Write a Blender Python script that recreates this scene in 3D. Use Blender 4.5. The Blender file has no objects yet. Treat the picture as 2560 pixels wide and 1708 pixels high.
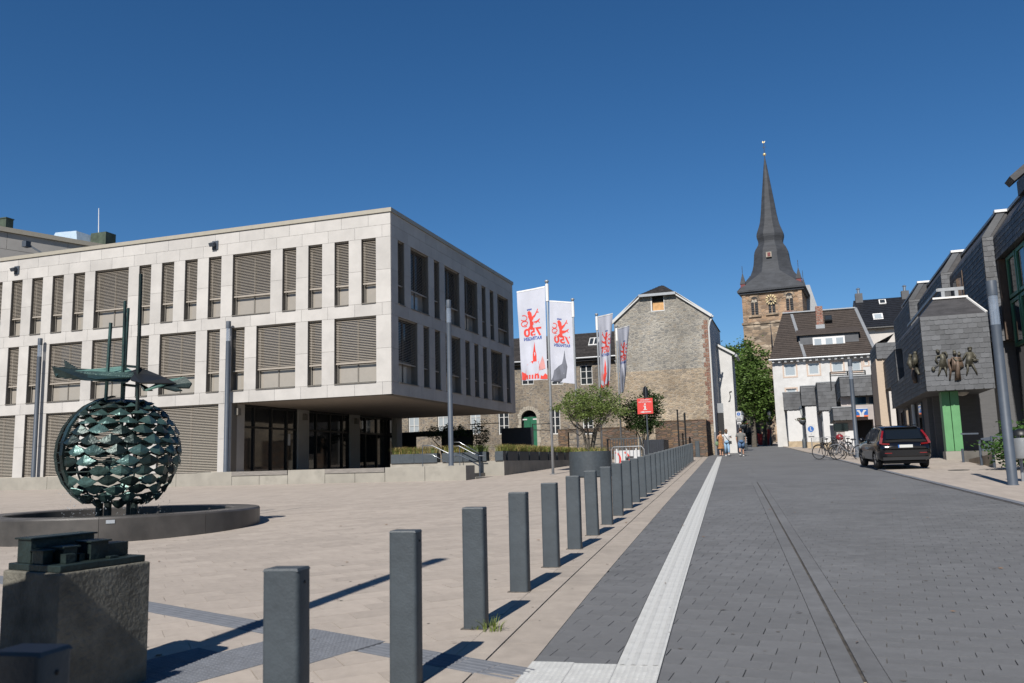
import bpy, bmesh, math, random
import numpy as np
from mathutils import Matrix, Vector
random.seed(7)
rng = random.Random(11)
R_ = math.radians
SC = bpy.context.scene
COL = SC.collection

# ------------------------------------------------------------------ camera, sky, sun, exposure
F_PX = 2151.6                       # focal length in pixels of a 2560 px wide frame
def cam_axes(yaw, pitch, roll):
    cy, sy, cp, sp, cr, sr = (math.cos(yaw), math.sin(yaw), math.cos(pitch), math.sin(pitch), math.cos(roll), math.sin(roll))
    f = np.array([sy*cp, cy*cp, sp]); r = np.array([cy, -sy, 0.0]); u = np.cross(r, f)
    return cr*r + sr*u, -sr*r + cr*u, f
CR, CU, CF = cam_axes(R_(-18.0952), R_(8.1811), R_(-1.5555))
cam_d = bpy.data.cameras.new('camera')
cam = bpy.data.objects.new('camera', cam_d); COL.objects.link(cam)
cam.matrix_world = Matrix(((CR[0], CU[0], -CF[0], 0), (CR[1], CU[1], -CF[1], 0), (CR[2], CU[2], -CF[2], 0), (0, 0, 0, 1)))
cam_d.sensor_width = 36.0; cam_d.lens = 36.0*F_PX/2560.0
cam_d.clip_start = 0.05; cam_d.clip_end = 3000.0
cam_d.dof.use_dof = True; cam_d.dof.focus_distance = 22.0; cam_d.dof.aperture_fstop = 4.0
SC.camera = cam

SUN_EL, SUN_AZ = R_(40.6), R_(1.5)            # shadows fall towards +Y, turned SUN_AZ towards +X
world = bpy.data.worlds.new('World'); SC.world = world; world.use_nodes = True
wn = world.node_tree; wn.nodes.clear()
sky = wn.nodes.new('ShaderNodeTexSky'); sky.sky_type = 'NISHITA'; sky.sun_disc = False
sky.sun_elevation = SUN_EL; sky.sun_rotation = math.pi + SUN_AZ
sky.altitude = 0.0; sky.air_density = 0.9; sky.dust_density = 0.0; sky.ozone_density = 6.0
hsv = wn.nodes.new('ShaderNodeHueSaturation'); hsv.inputs['Saturation'].default_value = 1.18
bg = wn.nodes.new('ShaderNodeBackground'); bg.inputs[1].default_value = 0.058
wo = wn.nodes.new('ShaderNodeOutputWorld')
wn.links.new(sky.outputs[0], hsv.inputs['Color']); wn.links.new(hsv.outputs[0], bg.inputs[0]); wn.links.new(bg.outputs[0], wo.inputs[0])
sun_d = bpy.data.lights.new('sun', 'SUN'); sun_d.energy = 4.9; sun_d.angle = R_(0.53); sun_d.color = (1.0, 0.955, 0.89)
sun = bpy.data.objects.new('sun', sun_d); COL.objects.link(sun)
_sd = Vector((math.sin(SUN_AZ)*math.cos(SUN_EL), math.cos(SUN_AZ)*math.cos(SUN_EL), -math.sin(SUN_EL)))
sun.rotation_euler = _sd.to_track_quat('-Z', 'Y').to_euler(); sun.location = (0, -20, 30)
SC.view_settings.view_transform = 'Standard'; SC.view_settings.look = 'None'
SC.view_settings.exposure = 0.6; SC.view_settings.gamma = 1.0; SC.view_settings.use_curve_mapping = False
SC.cycles.max_bounces = 6; SC.cycles.use_denoising = True

# ------------------------------------------------------------------ survey: a sight line of the photo met with a real plane
def ray(x, y):
    return CR*((x-1280)/F_PX) - CU*((y-854)/F_PX) + CF
def onY(x, y, Y): r = ray(x, y); return r*(Y/r[1])
def onX(x, y, X): r = ray(x, y); return r*(X/r[0])
def onZ(x, y, Z): r = ray(x, y); return r*(Z/r[2])
GY = [-60, -20, 0, 5.36, 8.54, 11.7, 15.1, 18.1, 51.1, 160, 400]
GZ = [-3.0, -2.1, -1.585, -1.397, -1.263, -1.155, -1.05, -.95, .004, 3.14, 6.0]
def gz(y): return float(np.interp(y, GY, GZ))
def onG(x, y):
    r = ray(x, y); lo, hi = 2.0, 300.0
    for _ in range(60):
        m = (lo+hi)/2
        if r[2]*m > gz(r[1]*m): lo = m
        else: hi = m
    return r*lo

# ------------------------------------------------------------------ mesh helpers
class MB:
    def __init__(s): s.v = []; s.f = []; s.a = []
    def add(s, vs, fs, var=None):
        n = len(s.v); s.v += [tuple(map(float, p)) for p in vs]; s.f += [tuple(i+n for i in f) for f in fs]
        if var is None: var = rng.random()
        s.a += [var]*len(fs); return s
    def box(s, x0, x1, y0, y1, z0, z1, var=None):
        return s.add([(x0,y0,z0),(x1,y0,z0),(x1,y1,z0),(x0,y1,z0),(x0,y0,z1),(x1,y0,z1),(x1,y1,z1),(x0,y1,z1)],
                     [(3,2,1,0),(4,5,6,7),(0,1,5,4),(1,2,6,5),(2,3,7,6),(3,0,4,7)], var)
    def obox(s, c, ux, uy, uz, var=None):
        c, ux, uy, uz = map(np.array, (c, ux, uy, uz)); vs = []
        for k in (-1, 1):
            for i, j in ((-1,-1),(1,-1),(1,1),(-1,1)): vs.append(c+i*ux+j*uy+k*uz)
        return s.add(vs, [(3,2,1,0),(4,5,6,7),(0,1,5,4),(1,2,6,5),(2,3,7,6),(3,0,4,7)], var)
    def bar(s, a, b, w, h, up=(0,0,1), var=None):
        a = np.array(a, float); b = np.array(b, float); d = b-a; L = np.linalg.norm(d)
        if L < 1e-6: return s
        d /= L; up = np.array(up, float); sd = np.cross(d, up); n = np.linalg.norm(sd)
        if n < 1e-4: sd = np.cross(d, (1,0,0)); n = np.linalg.norm(sd)
        sd /= n; up = np.cross(sd, d)
        return s.obox((a+b)/2, d*L/2, sd*w/2, up*h/2, var)
    def quad(s, *p, var=None): return s.add(list(p), [tuple(range(len(p)))], var)
    def prism(s, pts, z0, z1, var=None, bottom=True):
        n = len(pts); f0 = z0 if callable(z0) else (lambda x, y: z0); f1 = z1 if callable(z1) else (lambda x, y: z1)
        vs = [(p[0],p[1],f0(p[0],p[1])) for p in pts]+[(p[0],p[1],f1(p[0],p[1])) for p in pts]
        fs = [tuple(range(n, 2*n))]+[(i,(i+1)%n,n+(i+1)%n,n+i) for i in range(n)]
        if bottom: fs.append(tuple(range(n-1,-1,-1)))
        return s.add(vs, fs, var)
    def extrude(s, pts, d, var=None):              # planar polygon in 3-D pushed along d
        n = len(pts); pts = [np.array(p, float) for p in pts]; d = np.array(d, float)
        vs = pts+[p+d for p in pts]
        return s.add(vs, [tuple(range(n-1,-1,-1)), tuple(range(n,2*n))]+[(i,(i+1)%n,n+(i+1)%n,n+i) for i in range(n)], var)
    def tube(s, pts, r, n=8, cap=True, var=None):
        pts = [np.array(p, float) for p in pts]; m = len(pts); rs = r if isinstance(r, (list, tuple)) else [r]*m
        vs = []; fs = []; prev = None
        for i, p in enumerate(pts):
            d = pts[min(i+1,m-1)]-pts[max(i-1,0)]; d = d/(np.linalg.norm(d)+1e-12)
            ref = prev if prev is not None else (np.array((1.,0,0)) if abs(d[0]) < .9 else np.array((0,1.,0)))
            a = ref-d*np.dot(ref, d); a /= np.linalg.norm(a)+1e-12; b = np.cross(d, a); prev = a
            for k in range(n):
                t = 2*math.pi*k/n; vs.append(p+rs[i]*(math.cos(t)*a+math.sin(t)*b))
        for i in range(m-1):
            for k in range(n): fs.append((i*n+k, i*n+(k+1)%n, (i+1)*n+(k+1)%n, (i+1)*n+k))
        if cap: fs += [tuple(range(n-1,-1,-1)), tuple(range((m-1)*n, m*n))]
        return s.add(vs, fs, var)
    def lathe(s, prof, n=24, c=(0,0,0), var=None, a0=0, a1=2*math.pi):
        full = abs(a1-a0-2*math.pi) < 1e-6; m = n if full else n+1; vs = []; fs = []
        for r, z in prof:
            for k in range(m):
                t = a0+(a1-a0)*k/n; vs.append((c[0]+r*math.cos(t), c[1]+r*math.sin(t), c[2]+z))
        for i in range(len(prof)-1):
            for k in range(n):
                k2 = (k+1) % m; fs.append((i*m+k, i*m+k2, (i+1)*m+k2, (i+1)*m+k))
        return s.add(vs, fs, var)
    def ball(s, c, r, n=12, m=8, var=None, sq=(1,1,1)):
        vs = []; fs = []
        for i in range(m+1):
            ph = math.pi*i/m
            for k in range(n):
                t = 2*math.pi*k/n; vs.append((c[0]+sq[0]*r*math.sin(ph)*math.cos(t), c[1]+sq[1]*r*math.sin(ph)*math.sin(t), c[2]+sq[2]*r*math.cos(ph)))
        for i in range(m):
            for k in range(n): fs.append((i*n+k, (i+1)*n+k, (i+1)*n+(k+1)%n, i*n+(k+1)%n))
        return s.add(vs, fs, var)
    def xf(s, M):
        M = Matrix(M); s.v = [tuple(M @ Vector(p)) for p in s.v]; return s
    def mesh(s, name, mat, smooth=False):
        me = bpy.data.meshes.new(name); me.from_pydata(s.v, [], s.f)
        at = me.attributes.new('v', 'FLOAT', 'FACE'); at.data.foreach_set('value', s.a)
        if mat: me.materials.append(mat if not isinstance(mat, str) else MT[mat])
        if smooth: me.polygons.foreach_set('use_smooth', [True]*len(me.polygons))
        me.update(); return me
    def build(s, name, mat, parent=None, kind=None, smooth=False, bevel=0, label=None, cat=None, group=None, loc=None, rz=0, seg=2):
        o = bpy.data.objects.new(name, s.mesh(name, mat, smooth)); COL.objects.link(o)
        if parent is not None: o.parent = parent
        if loc is not None: o.location = loc
        if rz: o.rotation_euler = (0, 0, rz)
        if bevel:
            md = o.modifiers.new('bevel', 'BEVEL'); md.width = bevel; md.segments = seg; md.limit_method = 'ANGLE'; md.angle_limit = R_(40)
        return tag(o, label, cat, group, kind)
def tag(o, label=None, cat=None, group=None, kind=None):
    if label: o['label'] = label
    if cat: o['category'] = cat
    if group: o['group'] = group
    if kind: o['kind'] = kind
    return o
def thing(name, label, cat, loc=(0,0,0), rz=0, group=None):
    o = bpy.data.objects.new(name, None); COL.objects.link(o); o.empty_display_size = .2
    o.location = loc; o.rotation_euler = (0, 0, rz); return tag(o, label, cat, group)
def copy_tree(o, parent=None):
    c = o.copy(); COL.objects.link(c); c.parent = parent
    for ch in list(KIDS.get(o, [])) or [x for x in o.children]: copy_tree(ch, c)
    return c
KIDS = {}
def dup(root, loc, rz=0, label=None):
    c = copy_tree(root); c.location = loc; c.rotation_euler = (0, 0, rz)
    if label: c['label'] = label
    return c
def offset(root):
    """world-built parts of a thing: hold them still while the Empty stands at the thing's base"""
    for ch in root.children: ch.matrix_parent_inverse = Matrix.Translation(-Vector(root.location))
    return root
def smooth_auto(o, ang=35):
    o.data.polygons.foreach_set('use_smooth', [True]*len(o.data.polygons))
    o.data.set_sharp_from_angle(angle=R_(ang)); return o
# text: real letter shapes, turned to a mesh
def text_mesh(txt, size=1.0, depth=0.0, bold=0.0):
    cu = bpy.data.curves.new('t', 'FONT'); cu.body = txt; cu.size = size; cu.extrude = depth; cu.align_x = 'CENTER'; cu.align_y = 'CENTER'; cu.offset = bold
    cu.resolution_u = 3
    o = bpy.data.objects.new('t', cu); COL.objects.link(o)
    me = bpy.data.meshes.new_from_object(o.evaluated_get(bpy.context.evaluated_depsgraph_get()))
    vs = [tuple(v.co) for v in me.vertices]; fs = [tuple(p.vertices) for p in me.polygons]
    bpy.data.objects.remove(o); bpy.data.curves.remove(cu); bpy.data.meshes.remove(me)
    return vs, fs
# convex clipping of a 2-D polygon
def clip(poly, region):
    out = list(poly); n = len(region)
    ar = sum(region[i][0]*region[(i+1)%n][1]-region[(i+1)%n][0]*region[i][1] for i in range(n))
    for i in range(n):
        if not out: return out
        a = region[i]; b = region[(i+1)%n]; sg = 1 if ar > 0 else -1
        def side(p): return sg*((b[0]-a[0])*(p[1]-a[1])-(b[1]-a[1])*(p[0]-a[0]))
        res = []
        for k in range(len(out)):
            p, q = out[k], out[(k+1)%len(out)]; sp_, sq_ = side(p), side(q)
            if sp_ >= 0: res.append(p)
            if (sp_ >= 0) != (sq_ >= 0):
                t = sp_/(sp_-sq_); res.append((p[0]+t*(q[0]-p[0]), p[1]+t*(q[1]-p[1])))
        out = res
    return out
def area(p): return abs(sum(p[i][0]*p[(i+1)%len(p)][1]-p[(i+1)%len(p)][0]*p[i][1] for i in range(len(p))))/2

# ------------------------------------------------------------------ materials
MT = {}
KM = 0.75
def M(name, col, rough=.8, var=.08, scale=4.0, bump=0.0, bscale=60.0, metal=0.0, spec=.4, fvar=0.0, stretch=None, col2=None, mix=None, coat=0, alpha=None, stain=0.0, ang=0):
    m = bpy.data.materials.new(name); m.use_nodes = True; nt = m.node_tree; N = nt.nodes; L = nt.links
    b = N['Principled BSDF']; b.inputs['Roughness'].default_value = rough; b.inputs['Metallic'].default_value = metal
    b.inputs['Specular IOR Level'].default_value = spec; b.inputs['Coat Weight'].default_value = coat; b.inputs['Coat Roughness'].default_value = .05
    tc = N.new('ShaderNodeTexCoord'); mp = N.new('ShaderNodeMapping'); L.new(tc.outputs['Object'], mp.inputs[0])
    if stretch: mp.inputs['Scale'].default_value = stretch
    if ang: mp.inputs['Rotation'].default_value = (0, 0, ang)
    c = np.array(col)*KM; c2 = np.array(col2)*KM if col2 is not None else c*(1+2*var)
    c1 = c if col2 is not None else c*(1-2*var)
    nz = N.new('ShaderNodeTexNoise'); nz.inputs['Scale'].default_value = scale; nz.inputs['Detail'].default_value = 6; nz.inputs['Roughness'].default_value = .6
    L.new(mp.outputs[0], nz.inputs['Vector'])
    mx = N.new('ShaderNodeMix'); mx.data_type = 'RGBA'
    rp = N.new('ShaderNodeMapRange'); rp.inputs[1].default_value = .3; rp.inputs[2].default_value = .7; L.new(nz.outputs['Fac'], rp.inputs[0]); L.new(rp.outputs[0], mx.inputs[0])
    mx.inputs[6].default_value = (*np.clip(c1,0,1), 1); mx.inputs[7].default_value = (*np.clip(c2,0,1), 1)
    out = mx.outputs[2]
    if fvar:
        at = N.new('ShaderNodeAttribute'); at.attribute_name = 'v'
        mr = N.new('ShaderNodeMapRange'); mr.inputs[3].default_value = 1-fvar; mr.inputs[4].default_value = 1+fvar; L.new(at.outputs['Fac'], mr.inputs[0])
        ml = N.new('ShaderNodeVectorMath'); ml.operation = 'SCALE'; L.new(out, ml.inputs[0]); L.new(mr.outputs[0], ml.inputs['Scale']); out = ml.outputs[0]
    if stain:
        n2 = N.new('ShaderNodeTexNoise'); n2.inputs['Scale'].default_value = .55; n2.inputs['Detail'].default_value = 8; n2.inputs['Roughness'].default_value = .72
        L.new(tc.outputs['Object'], n2.inputs['Vector'])
        r2 = N.new('ShaderNodeMapRange'); r2.inputs[1].default_value = .42; r2.inputs[2].default_value = .72; r2.inputs[3].default_value = 1.0; r2.inputs[4].default_value = 1-stain; L.new(n2.outputs['Fac'], r2.inputs[0])
        ml = N.new('ShaderNodeVectorMath'); ml.operation = 'SCALE'; L.new(out, ml.inputs[0]); L.new(r2.outputs[0], ml.inputs['Scale']); out = ml.outputs[0]
    L.new(out, b.inputs['Base Color'])
    if bump:
        nb = N.new('ShaderNodeTexNoise'); nb.inputs['Scale'].default_value = bscale; nb.inputs['Detail'].default_value = 4; L.new(mp.outputs[0], nb.inputs['Vector'])
        bp = N.new('ShaderNodeBump'); bp.inputs['Strength'].default_value = bump; bp.inputs['Distance'].default_value = .02; L.new(nb.outputs['Fac'], bp.inputs['Height']); L.new(bp.outputs[0], b.inputs['Normal'])
    MT[name] = m; return m
def masonry(name, cols, mortar, sx, sy, sz, rough=.9, bump=.6, mort=.06, dirt=.25):
    """rubble or brick courses: stretched voronoi cells with mortar lines, several stone colours"""
    m = bpy.data.materials.new(name); m.use_nodes = True; nt = m.node_tree; N = nt.nodes; L = nt.links
    b = N['Principled BSDF']; b.inputs['Roughness'].default_value = rough; b.inputs['Specular IOR Level'].default_value = .25
    tc = N.new('ShaderNodeTexCoord'); mp = N.new('ShaderNodeMapping'); L.new(tc.outputs['Object'], mp.inputs[0]); mp.inputs['Scale'].default_value = (sx, sy, sz)
    dn = N.new('ShaderNodeTexNoise'); dn.inputs['Scale'].default_value = .7; L.new(mp.outputs[0], dn.inputs['Vector'])
    va = N.new('ShaderNodeVectorMath'); va.operation = 'MULTIPLY_ADD'; L.new(dn.outputs['Color'], va.inputs[0]); va.inputs[1].default_value = (.5,.5,.5); L.new(mp.outputs[0], va.inputs[2])
    vo = N.new('ShaderNodeTexVoronoi'); vo.inputs['Scale'].default_value = 1.0; vo.inputs['Randomness'].default_value = .8; L.new(va.outputs[0], vo.inputs['Vector'])
    ve = N.new('ShaderNodeTexVoronoi'); ve.feature = 'DISTANCE_TO_EDGE'; ve.inputs['Scale'].default_value = 1.0; ve.inputs['Randomness'].default_value = .8; L.new(va.outputs[0], ve.inputs['Vector'])
    sp = N.new('ShaderNodeSeparateColor'); L.new(vo.outputs['Color'], sp.inputs[0])
    cr = N.new('ShaderNodeValToRGB'); L.new(sp.outputs[0], cr.inputs[0]); e = cr.color_ramp.elements
    cr.color_ramp.interpolation = 'CONSTANT'
    for i, c in enumerate(cols):
        el = e[0] if i == 0 else (e[1] if i == 1 else e.new(i/len(cols)))
        el.position = i/len(cols); el.color = (*c, 1)
    n2 = N.new('ShaderNodeTexNoise'); n2.inputs['Scale'].default_value = .45; n2.inputs['Detail'].default_value = 7; L.new(tc.outputs['Object'], n2.inputs['Vector'])
    r2 = N.new('ShaderNodeMapRange'); r2.inputs[1].default_value = .3; r2.inputs[2].default_value = .7; r2.inputs[3].default_value = 1-dirt; r2.inputs[4].default_value = 1+dirt; L.new(n2.outputs['Fac'], r2.inputs[0])
    mr = N.new('ShaderNodeMapRange'); mr.inputs[1].default_value = mort*.5; mr.inputs[2].default_value = mort; L.new(ve.outputs['Distance'], mr.inputs[0])
    mx = N.new('ShaderNodeMix'); mx.data_type = 'RGBA'; L.new(mr.outputs[0], mx.inputs[0]); mx.inputs[6].default_value = (*mortar, 1); L.new(cr.outputs[0], mx.inputs[7])
    ml = N.new('ShaderNodeVectorMath'); ml.operation = 'SCALE'; L.new(mx.outputs[2], ml.inputs[0]); L.new(r2.outputs[0], ml.inputs['Scale'])
    L.new(ml.outputs[0], b.inputs['Base Color'])
    bp = N.new('ShaderNodeBump'); bp.inputs['Strength'].default_value = bump; bp.inputs['Distance'].default_value = .05; L.new(mr.outputs[0], bp.inputs['Height']); L.new(bp.outputs[0], b.inputs['Normal'])
    MT[name] = m; return m
def glass(name, col, rough=.03, see=.0):
    m = bpy.data.materials.new(name); m.use_nodes = True; nt = m.node_tree; N = nt.nodes; L = nt.links
    b = N['Principled BSDF']; b.inputs['Base Color'].default_value = (*col, 1); b.inputs['Roughness'].default_value = rough; b.inputs['Specular IOR Level'].default_value = .6
    if see:
        tr = N.new('ShaderNodeBsdfTransparent'); mx = N.new('ShaderNodeMixShader'); mx.inputs[0].default_value = see
        L.new(b.outputs[0], mx.inputs[1]); L.new(tr.outputs[0], mx.inputs[2]); L.new(mx.outputs[0], N['Material Output'].inputs[0])
    MT[name] = m; return m
# ================================================================== materials of the place
M('limestone', (.490,.468,.442), .75, .04, 1.2, .08, 40, fvar=.07, stain=.10)
M('limestone_gap', (.05,.05,.05), .9)
M('grey_render', (.40,.38,.355), .85, .05, .8, .1, 30)
M('bronze_metal', (.17,.155,.135), .55, .03, spec=.4)
M('cap_metal', (.36,.33,.27), .5, .03)
M('slat_metal', (.40,.355,.30), .45, .02, spec=.4)
M('screen', (.33,.30,.26), .12, .02, spec=.45)
M('soffit', (.30,.26,.22), .85, .04)
M('concrete', (.335,.312,.268), .9, .10, 2.2, .25, 70, stain=.30)
M('wood_grey', (.22,.20,.18), .8, .15, 3, stretch=(1,14,14))
M('plaza_paver', (.405,.350,.298), .9, .05, 6, .3, 120, fvar=.075, stain=.12)
M('plaza_joint', (.17,.145,.118), .95, .2, 9)
M('far_paving', (.405,.350,.298), .92, .06, 1.5, .3, 60, stain=.12, stretch=(3,.7,1))
M('road_paver', (.148,.150,.154), .88, .06, 7, .35, 160, fvar=.07, stain=.26)
M('road_joint', (.062,.056,.050), .95, .3, 8)
M('far_road', (.146,.148,.152), .88, .07, 1.2, .25, 60, stretch=(.5,3,1), stain=.24)
M('white_tile', (.52,.52,.50), .8, .06, 5, .2, 90, fvar=.06, stain=.12)
M('grey_tile', (.155,.165,.185), .85, .06, 6, .3, 110, fvar=.08)
M('kerb_stone', (.375,.325,.275), .9, .06, 5, .25, 90, fvar=.05, stain=.15)
M('slot_sand', (.50,.41,.30), .95, .3, 12, .4, 60)
M('anthracite', (.052,.064,.074), .52, .09, 9, .12, 60, spec=.42, stain=.22)
M('lamp_grey', (.060,.075,.098), .55, .06, spec=.35)
M('dark_stone', (.075,.068,.062), .42, .2, 1.5, .12, 60, spec=.5, stain=.3)
M('patina', (.070,.135,.120), .38, .0, 1.7, .5, 22, metal=.55, spec=.6, col2=(.012,.018,.020), fvar=.75)
M('patina_dark', (.018,.030,.028), .5, .3, 3, .4, 25, metal=.3)
M('patina_light', (.13,.25,.21), .6, .25, 4, .4, 30, metal=.2)
M('black_metal', (.012,.013,.014), .45, .1)
M('steel', (.55,.56,.57), .28, .03, metal=.9)
M('alu', (.52,.55,.58), .38, .03, metal=.5)
M('pedestal_stone', (.150,.142,.116), .95, .2, 5, .9, 34, stain=.25)
M('white_paint', (.74,.73,.71), .6, .02)
M('black', (.006,.006,.007), .6, 0)
glass('dark_glass', (.012,.014,.016), .04)
glass('clear_glass', (.30,.34,.38), .05, see=.55)
glass('lamp_glass', (.22,.26,.32), .12, see=.5)
glass('water', (.012,.016,.018), .06)
glass('drops', (.30,.33,.36), .05)

def leafmat(name, col, trans=.35, fvar=.5):
    m = bpy.data.materials.new(name); m.use_nodes = True; nt = m.node_tree; N = nt.nodes; L = nt.links; b = N['Principled BSDF']
    at = N.new('ShaderNodeAttribute'); at.attribute_name = 'v'; mr = N.new('ShaderNodeMapRange'); mr.inputs[3].default_value = 1-fvar; mr.inputs[4].default_value = 1+fvar; L.new(at.outputs['Fac'], mr.inputs[0])
    vm = N.new('ShaderNodeVectorMath'); vm.operation = 'SCALE'; vm.inputs[0].default_value = col; L.new(mr.outputs[0], vm.inputs['Scale']); L.new(vm.outputs[0], b.inputs['Base Color'])
    b.inputs['Roughness'].default_value = .55; b.inputs['Specular IOR Level'].default_value = .3
    t = N.new('ShaderNodeBsdfTranslucent'); L.new(vm.outputs[0], t.inputs[0]); mx = N.new('ShaderNodeMixShader'); mx.inputs[0].default_value = trans; L.new(b.outputs[0], mx.inputs[1]); L.new(t.outputs[0], mx.inputs[2]); L.new(mx.outputs[0], N['Material Output'].inputs[0])
    MT[name] = m
# ================================================================== ground, road, plaza
SL = -.073                                          # street line: x = o + SL*y
def band(o0, o1, y0, y1): return [(o0+SL*y0, y0), (o1+SL*y0, y0), (o1+SL*y1, y1), (o0+SL*y1, y1)]
def sheet(name, poly, off, mat, kind='structure', step=None, **k):
    mb = MB(); ys = [p[1] for p in poly]; cuts = sorted(set([min(ys), max(ys)]+[g for g in GY if min(ys) < g < max(ys)]))
    for a, b in zip(cuts, cuts[1:]):
        pc = clip(poly, [(-900,a),(900,a),(900,b),(-900,b)])
        if len(pc) > 2: mb.add([(p[0],p[1],gz(p[1])+off) for p in pc], [tuple(range(len(pc)))])
    return mb.build(name, mat, kind=kind, **k)
ground = sheet('ground', [(-400,-60),(400,-60),(400,400),(-400,400)], -.035, 'far_paving')
plaza = sheet('plaza', [(-60,-6),(-2.05+.44,-6),(-2.05+SL*58,58),(-60,58)], -.014, 'plaza_joint')
road = sheet('road', [(-1.43+.44,-6),(5.0+.44,-6),(5.0+SL*130,130),(-1.43+SL*130,130)], -.014, 'road_joint')
PV = 22.0
plaza_far = sheet('plaza_paving', [(-60,PV),(-2.05+SL*PV,PV),(-2.05+SL*58,58),(-60,58)], 0.0, 'far_paving')
sheet('plaza_forecourt', [(-30,-6),(-2.05+.44,-6),(-2.05+SL*3.0,3.0),(-30,3.0)], 0.0, 'far_paving')
RV = 27.0
road_far = sheet('road_paving', band(-1.43, 5.0, RV, 130), 0.0, 'far_road')
sheet('road_forecourt', band(-1.43, 5.0, -6, 4.0), 0.0, 'far_road')
sheet('pavement', [(5.15+.44,-6),(40,-6),(40,34),(5.15+SL*34,34)], .03, 'far_paving')
sheet('pavement_upper', [(5.15+SL*34,34),(40,34),(40,130),(5.15+SL*130,130)], .03, 'far_paving')

def lay(region, ang, length, course, shift, j_short, j_long, o_fn=None):
    """running-bond pavers clipped to a convex region -> list of polygons"""
    ca, sa = math.cos(ang), math.sin(ang); out = []
    us = [p[0]*ca+p[1]*sa for p in region]; vs = [-p[0]*sa+p[1]*ca for p in region]
    for r in range(int(min(vs)/course)-1, int(max(vs)/course)+2):
        for c in range(int(min(us)/length)-2, int(max(us)/length)+2):
            u0 = (c+(r*shift) % 1.0)*length; v0 = r*course
            ja = j_short*(rng.uniform(.15,1.0)**.7)/2; jb = j_short*rng.uniform(.1,.55)/2; jc = j_long*rng.uniform(.3,1.6)/2
            q = [(u0+ja, v0+jc), (u0+length-jb, v0+jc), (u0+length-jb, v0+course-jc), (u0+ja, v0+course-jc)]
            q = [(u*ca-v*sa, u*sa+v*ca) for u, v in q]
            if not all(True for _ in q): continue
            pc = clip(q, region)
            if len(pc) > 2 and area(pc) > .0015: out.append(pc)
    return out
def pix_seen(p):
    P = np.array([p[0], p[1], gz(p[1])]); d = P@CF
    if d < 1: return None
    return 1280+F_PX*(P@CR)/d, 854-F_PX*(P@CU)/d, d
def pave(polys, parent, mat, name, n_single=300, top=0.0, thick=.012, jit=.0012):
    items = []
    for pc in polys:
        cx = sum(p[0] for p in pc)/len(pc); cy = sum(p[1] for p in pc)/len(pc); s = pix_seen((cx, cy))
        vis = s is not None and -60 < s[0] < 2620 and s[1] < 1790
        items.append((0 if vis else 1, s[2] if s else 99, cx, cy, pc))
    items.sort(key=lambda t: (t[0], t[1])); rest = MB()
    for i, (nv, d, cx, cy, pc) in enumerate(items):
        h = top+rng.uniform(-jit, jit)
        if nv and d > 99: continue
        if i < n_single and not nv:
            mb = MB(); mb.prism([(p[0]-cx, p[1]-cy) for p in pc], lambda x, y: gz(y+cy)-thick-gz(cy), lambda x, y: gz(y+cy)+h-gz(cy), bottom=False)
            mb.build(name, mat, parent=parent, loc=(cx, cy, gz(cy)))
        else: rest.prism(pc, lambda x, y: gz(y)-thick, lambda x, y: gz(y)+h, bottom=False)
    if rest.f: rest.build(name+'_field', mat, parent=parent, kind='stuff')
    return items
# plaza slabs, laid diagonally; the tactile strips are cut out of them
GU = np.array([.938,-.347]); GV = np.array([.347,.938])
def strip_poly(c, hu, hv): c = np.array(c); return [tuple(c+a*hu*GU+b*hv*GV) for a, b in ((-1,-1),(1,-1),(1,1),(-1,1))]
g0 = np.array((-1.84,5.70)); guide_c = g0-GU*4.6; guide = strip_poly(guide_c, 4.6, .15)
att_c = np.array((-3.36,5.98))-GU*.46; att = strip_poly(att_c, .45, .45)
att2 = strip_poly(att_c-GV*.90-GU*.3, .45, .45)
def split_out(polys, hole):
    """remove a convex hole from convex polygons"""
    n = len(hole); res = []
    for p in polys:
        if area(clip(p, hole)) < 1e-5: res.append(p); continue
        rem = p
        for i in range(n):
            a = np.array(hole[i]); b = np.array(hole[(i+1)%n]); d = b-a; nrm = np.array((d[1],-d[0])); nrm = nrm/np.linalg.norm(nrm); d = d/np.linalg.norm(d)
            big = 60
            outside = [tuple(a-d*big), tuple(a-d*big+nrm*big), tuple(b+d*big+nrm*big), tuple(b+d*big)]
            inside = [tuple(a-d*big), tuple(b+d*big), tuple(b+d*big-nrm*big), tuple(a-d*big-nrm*big)]
            o = clip(rem, outside)
            if len(o) > 2 and area(o) > .0012: res.append(o)
            rem = clip(rem, inside)
            if len(rem) < 3: break
    return res
reg = [(-2.05+SL*3.0,3.0), (-2.05+SL*PV,PV), (-1.17*PV-1.2,PV), (-5.2,3.0)]
pl = lay(reg, R_(44), .60, .30, .37, .009, .004)
grow = lambda c, hu, hv: strip_poly(c, hu+.004, hv+.004)
for h in (grow(guide_c,4.6,.15), grow(att_c,.45,.45), grow(att_c-GV*.90-GU*.3,.45,.45)): pl = split_out(pl, h)
pave(pl, plaza, 'plaza_paver', 'paver')
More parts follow.
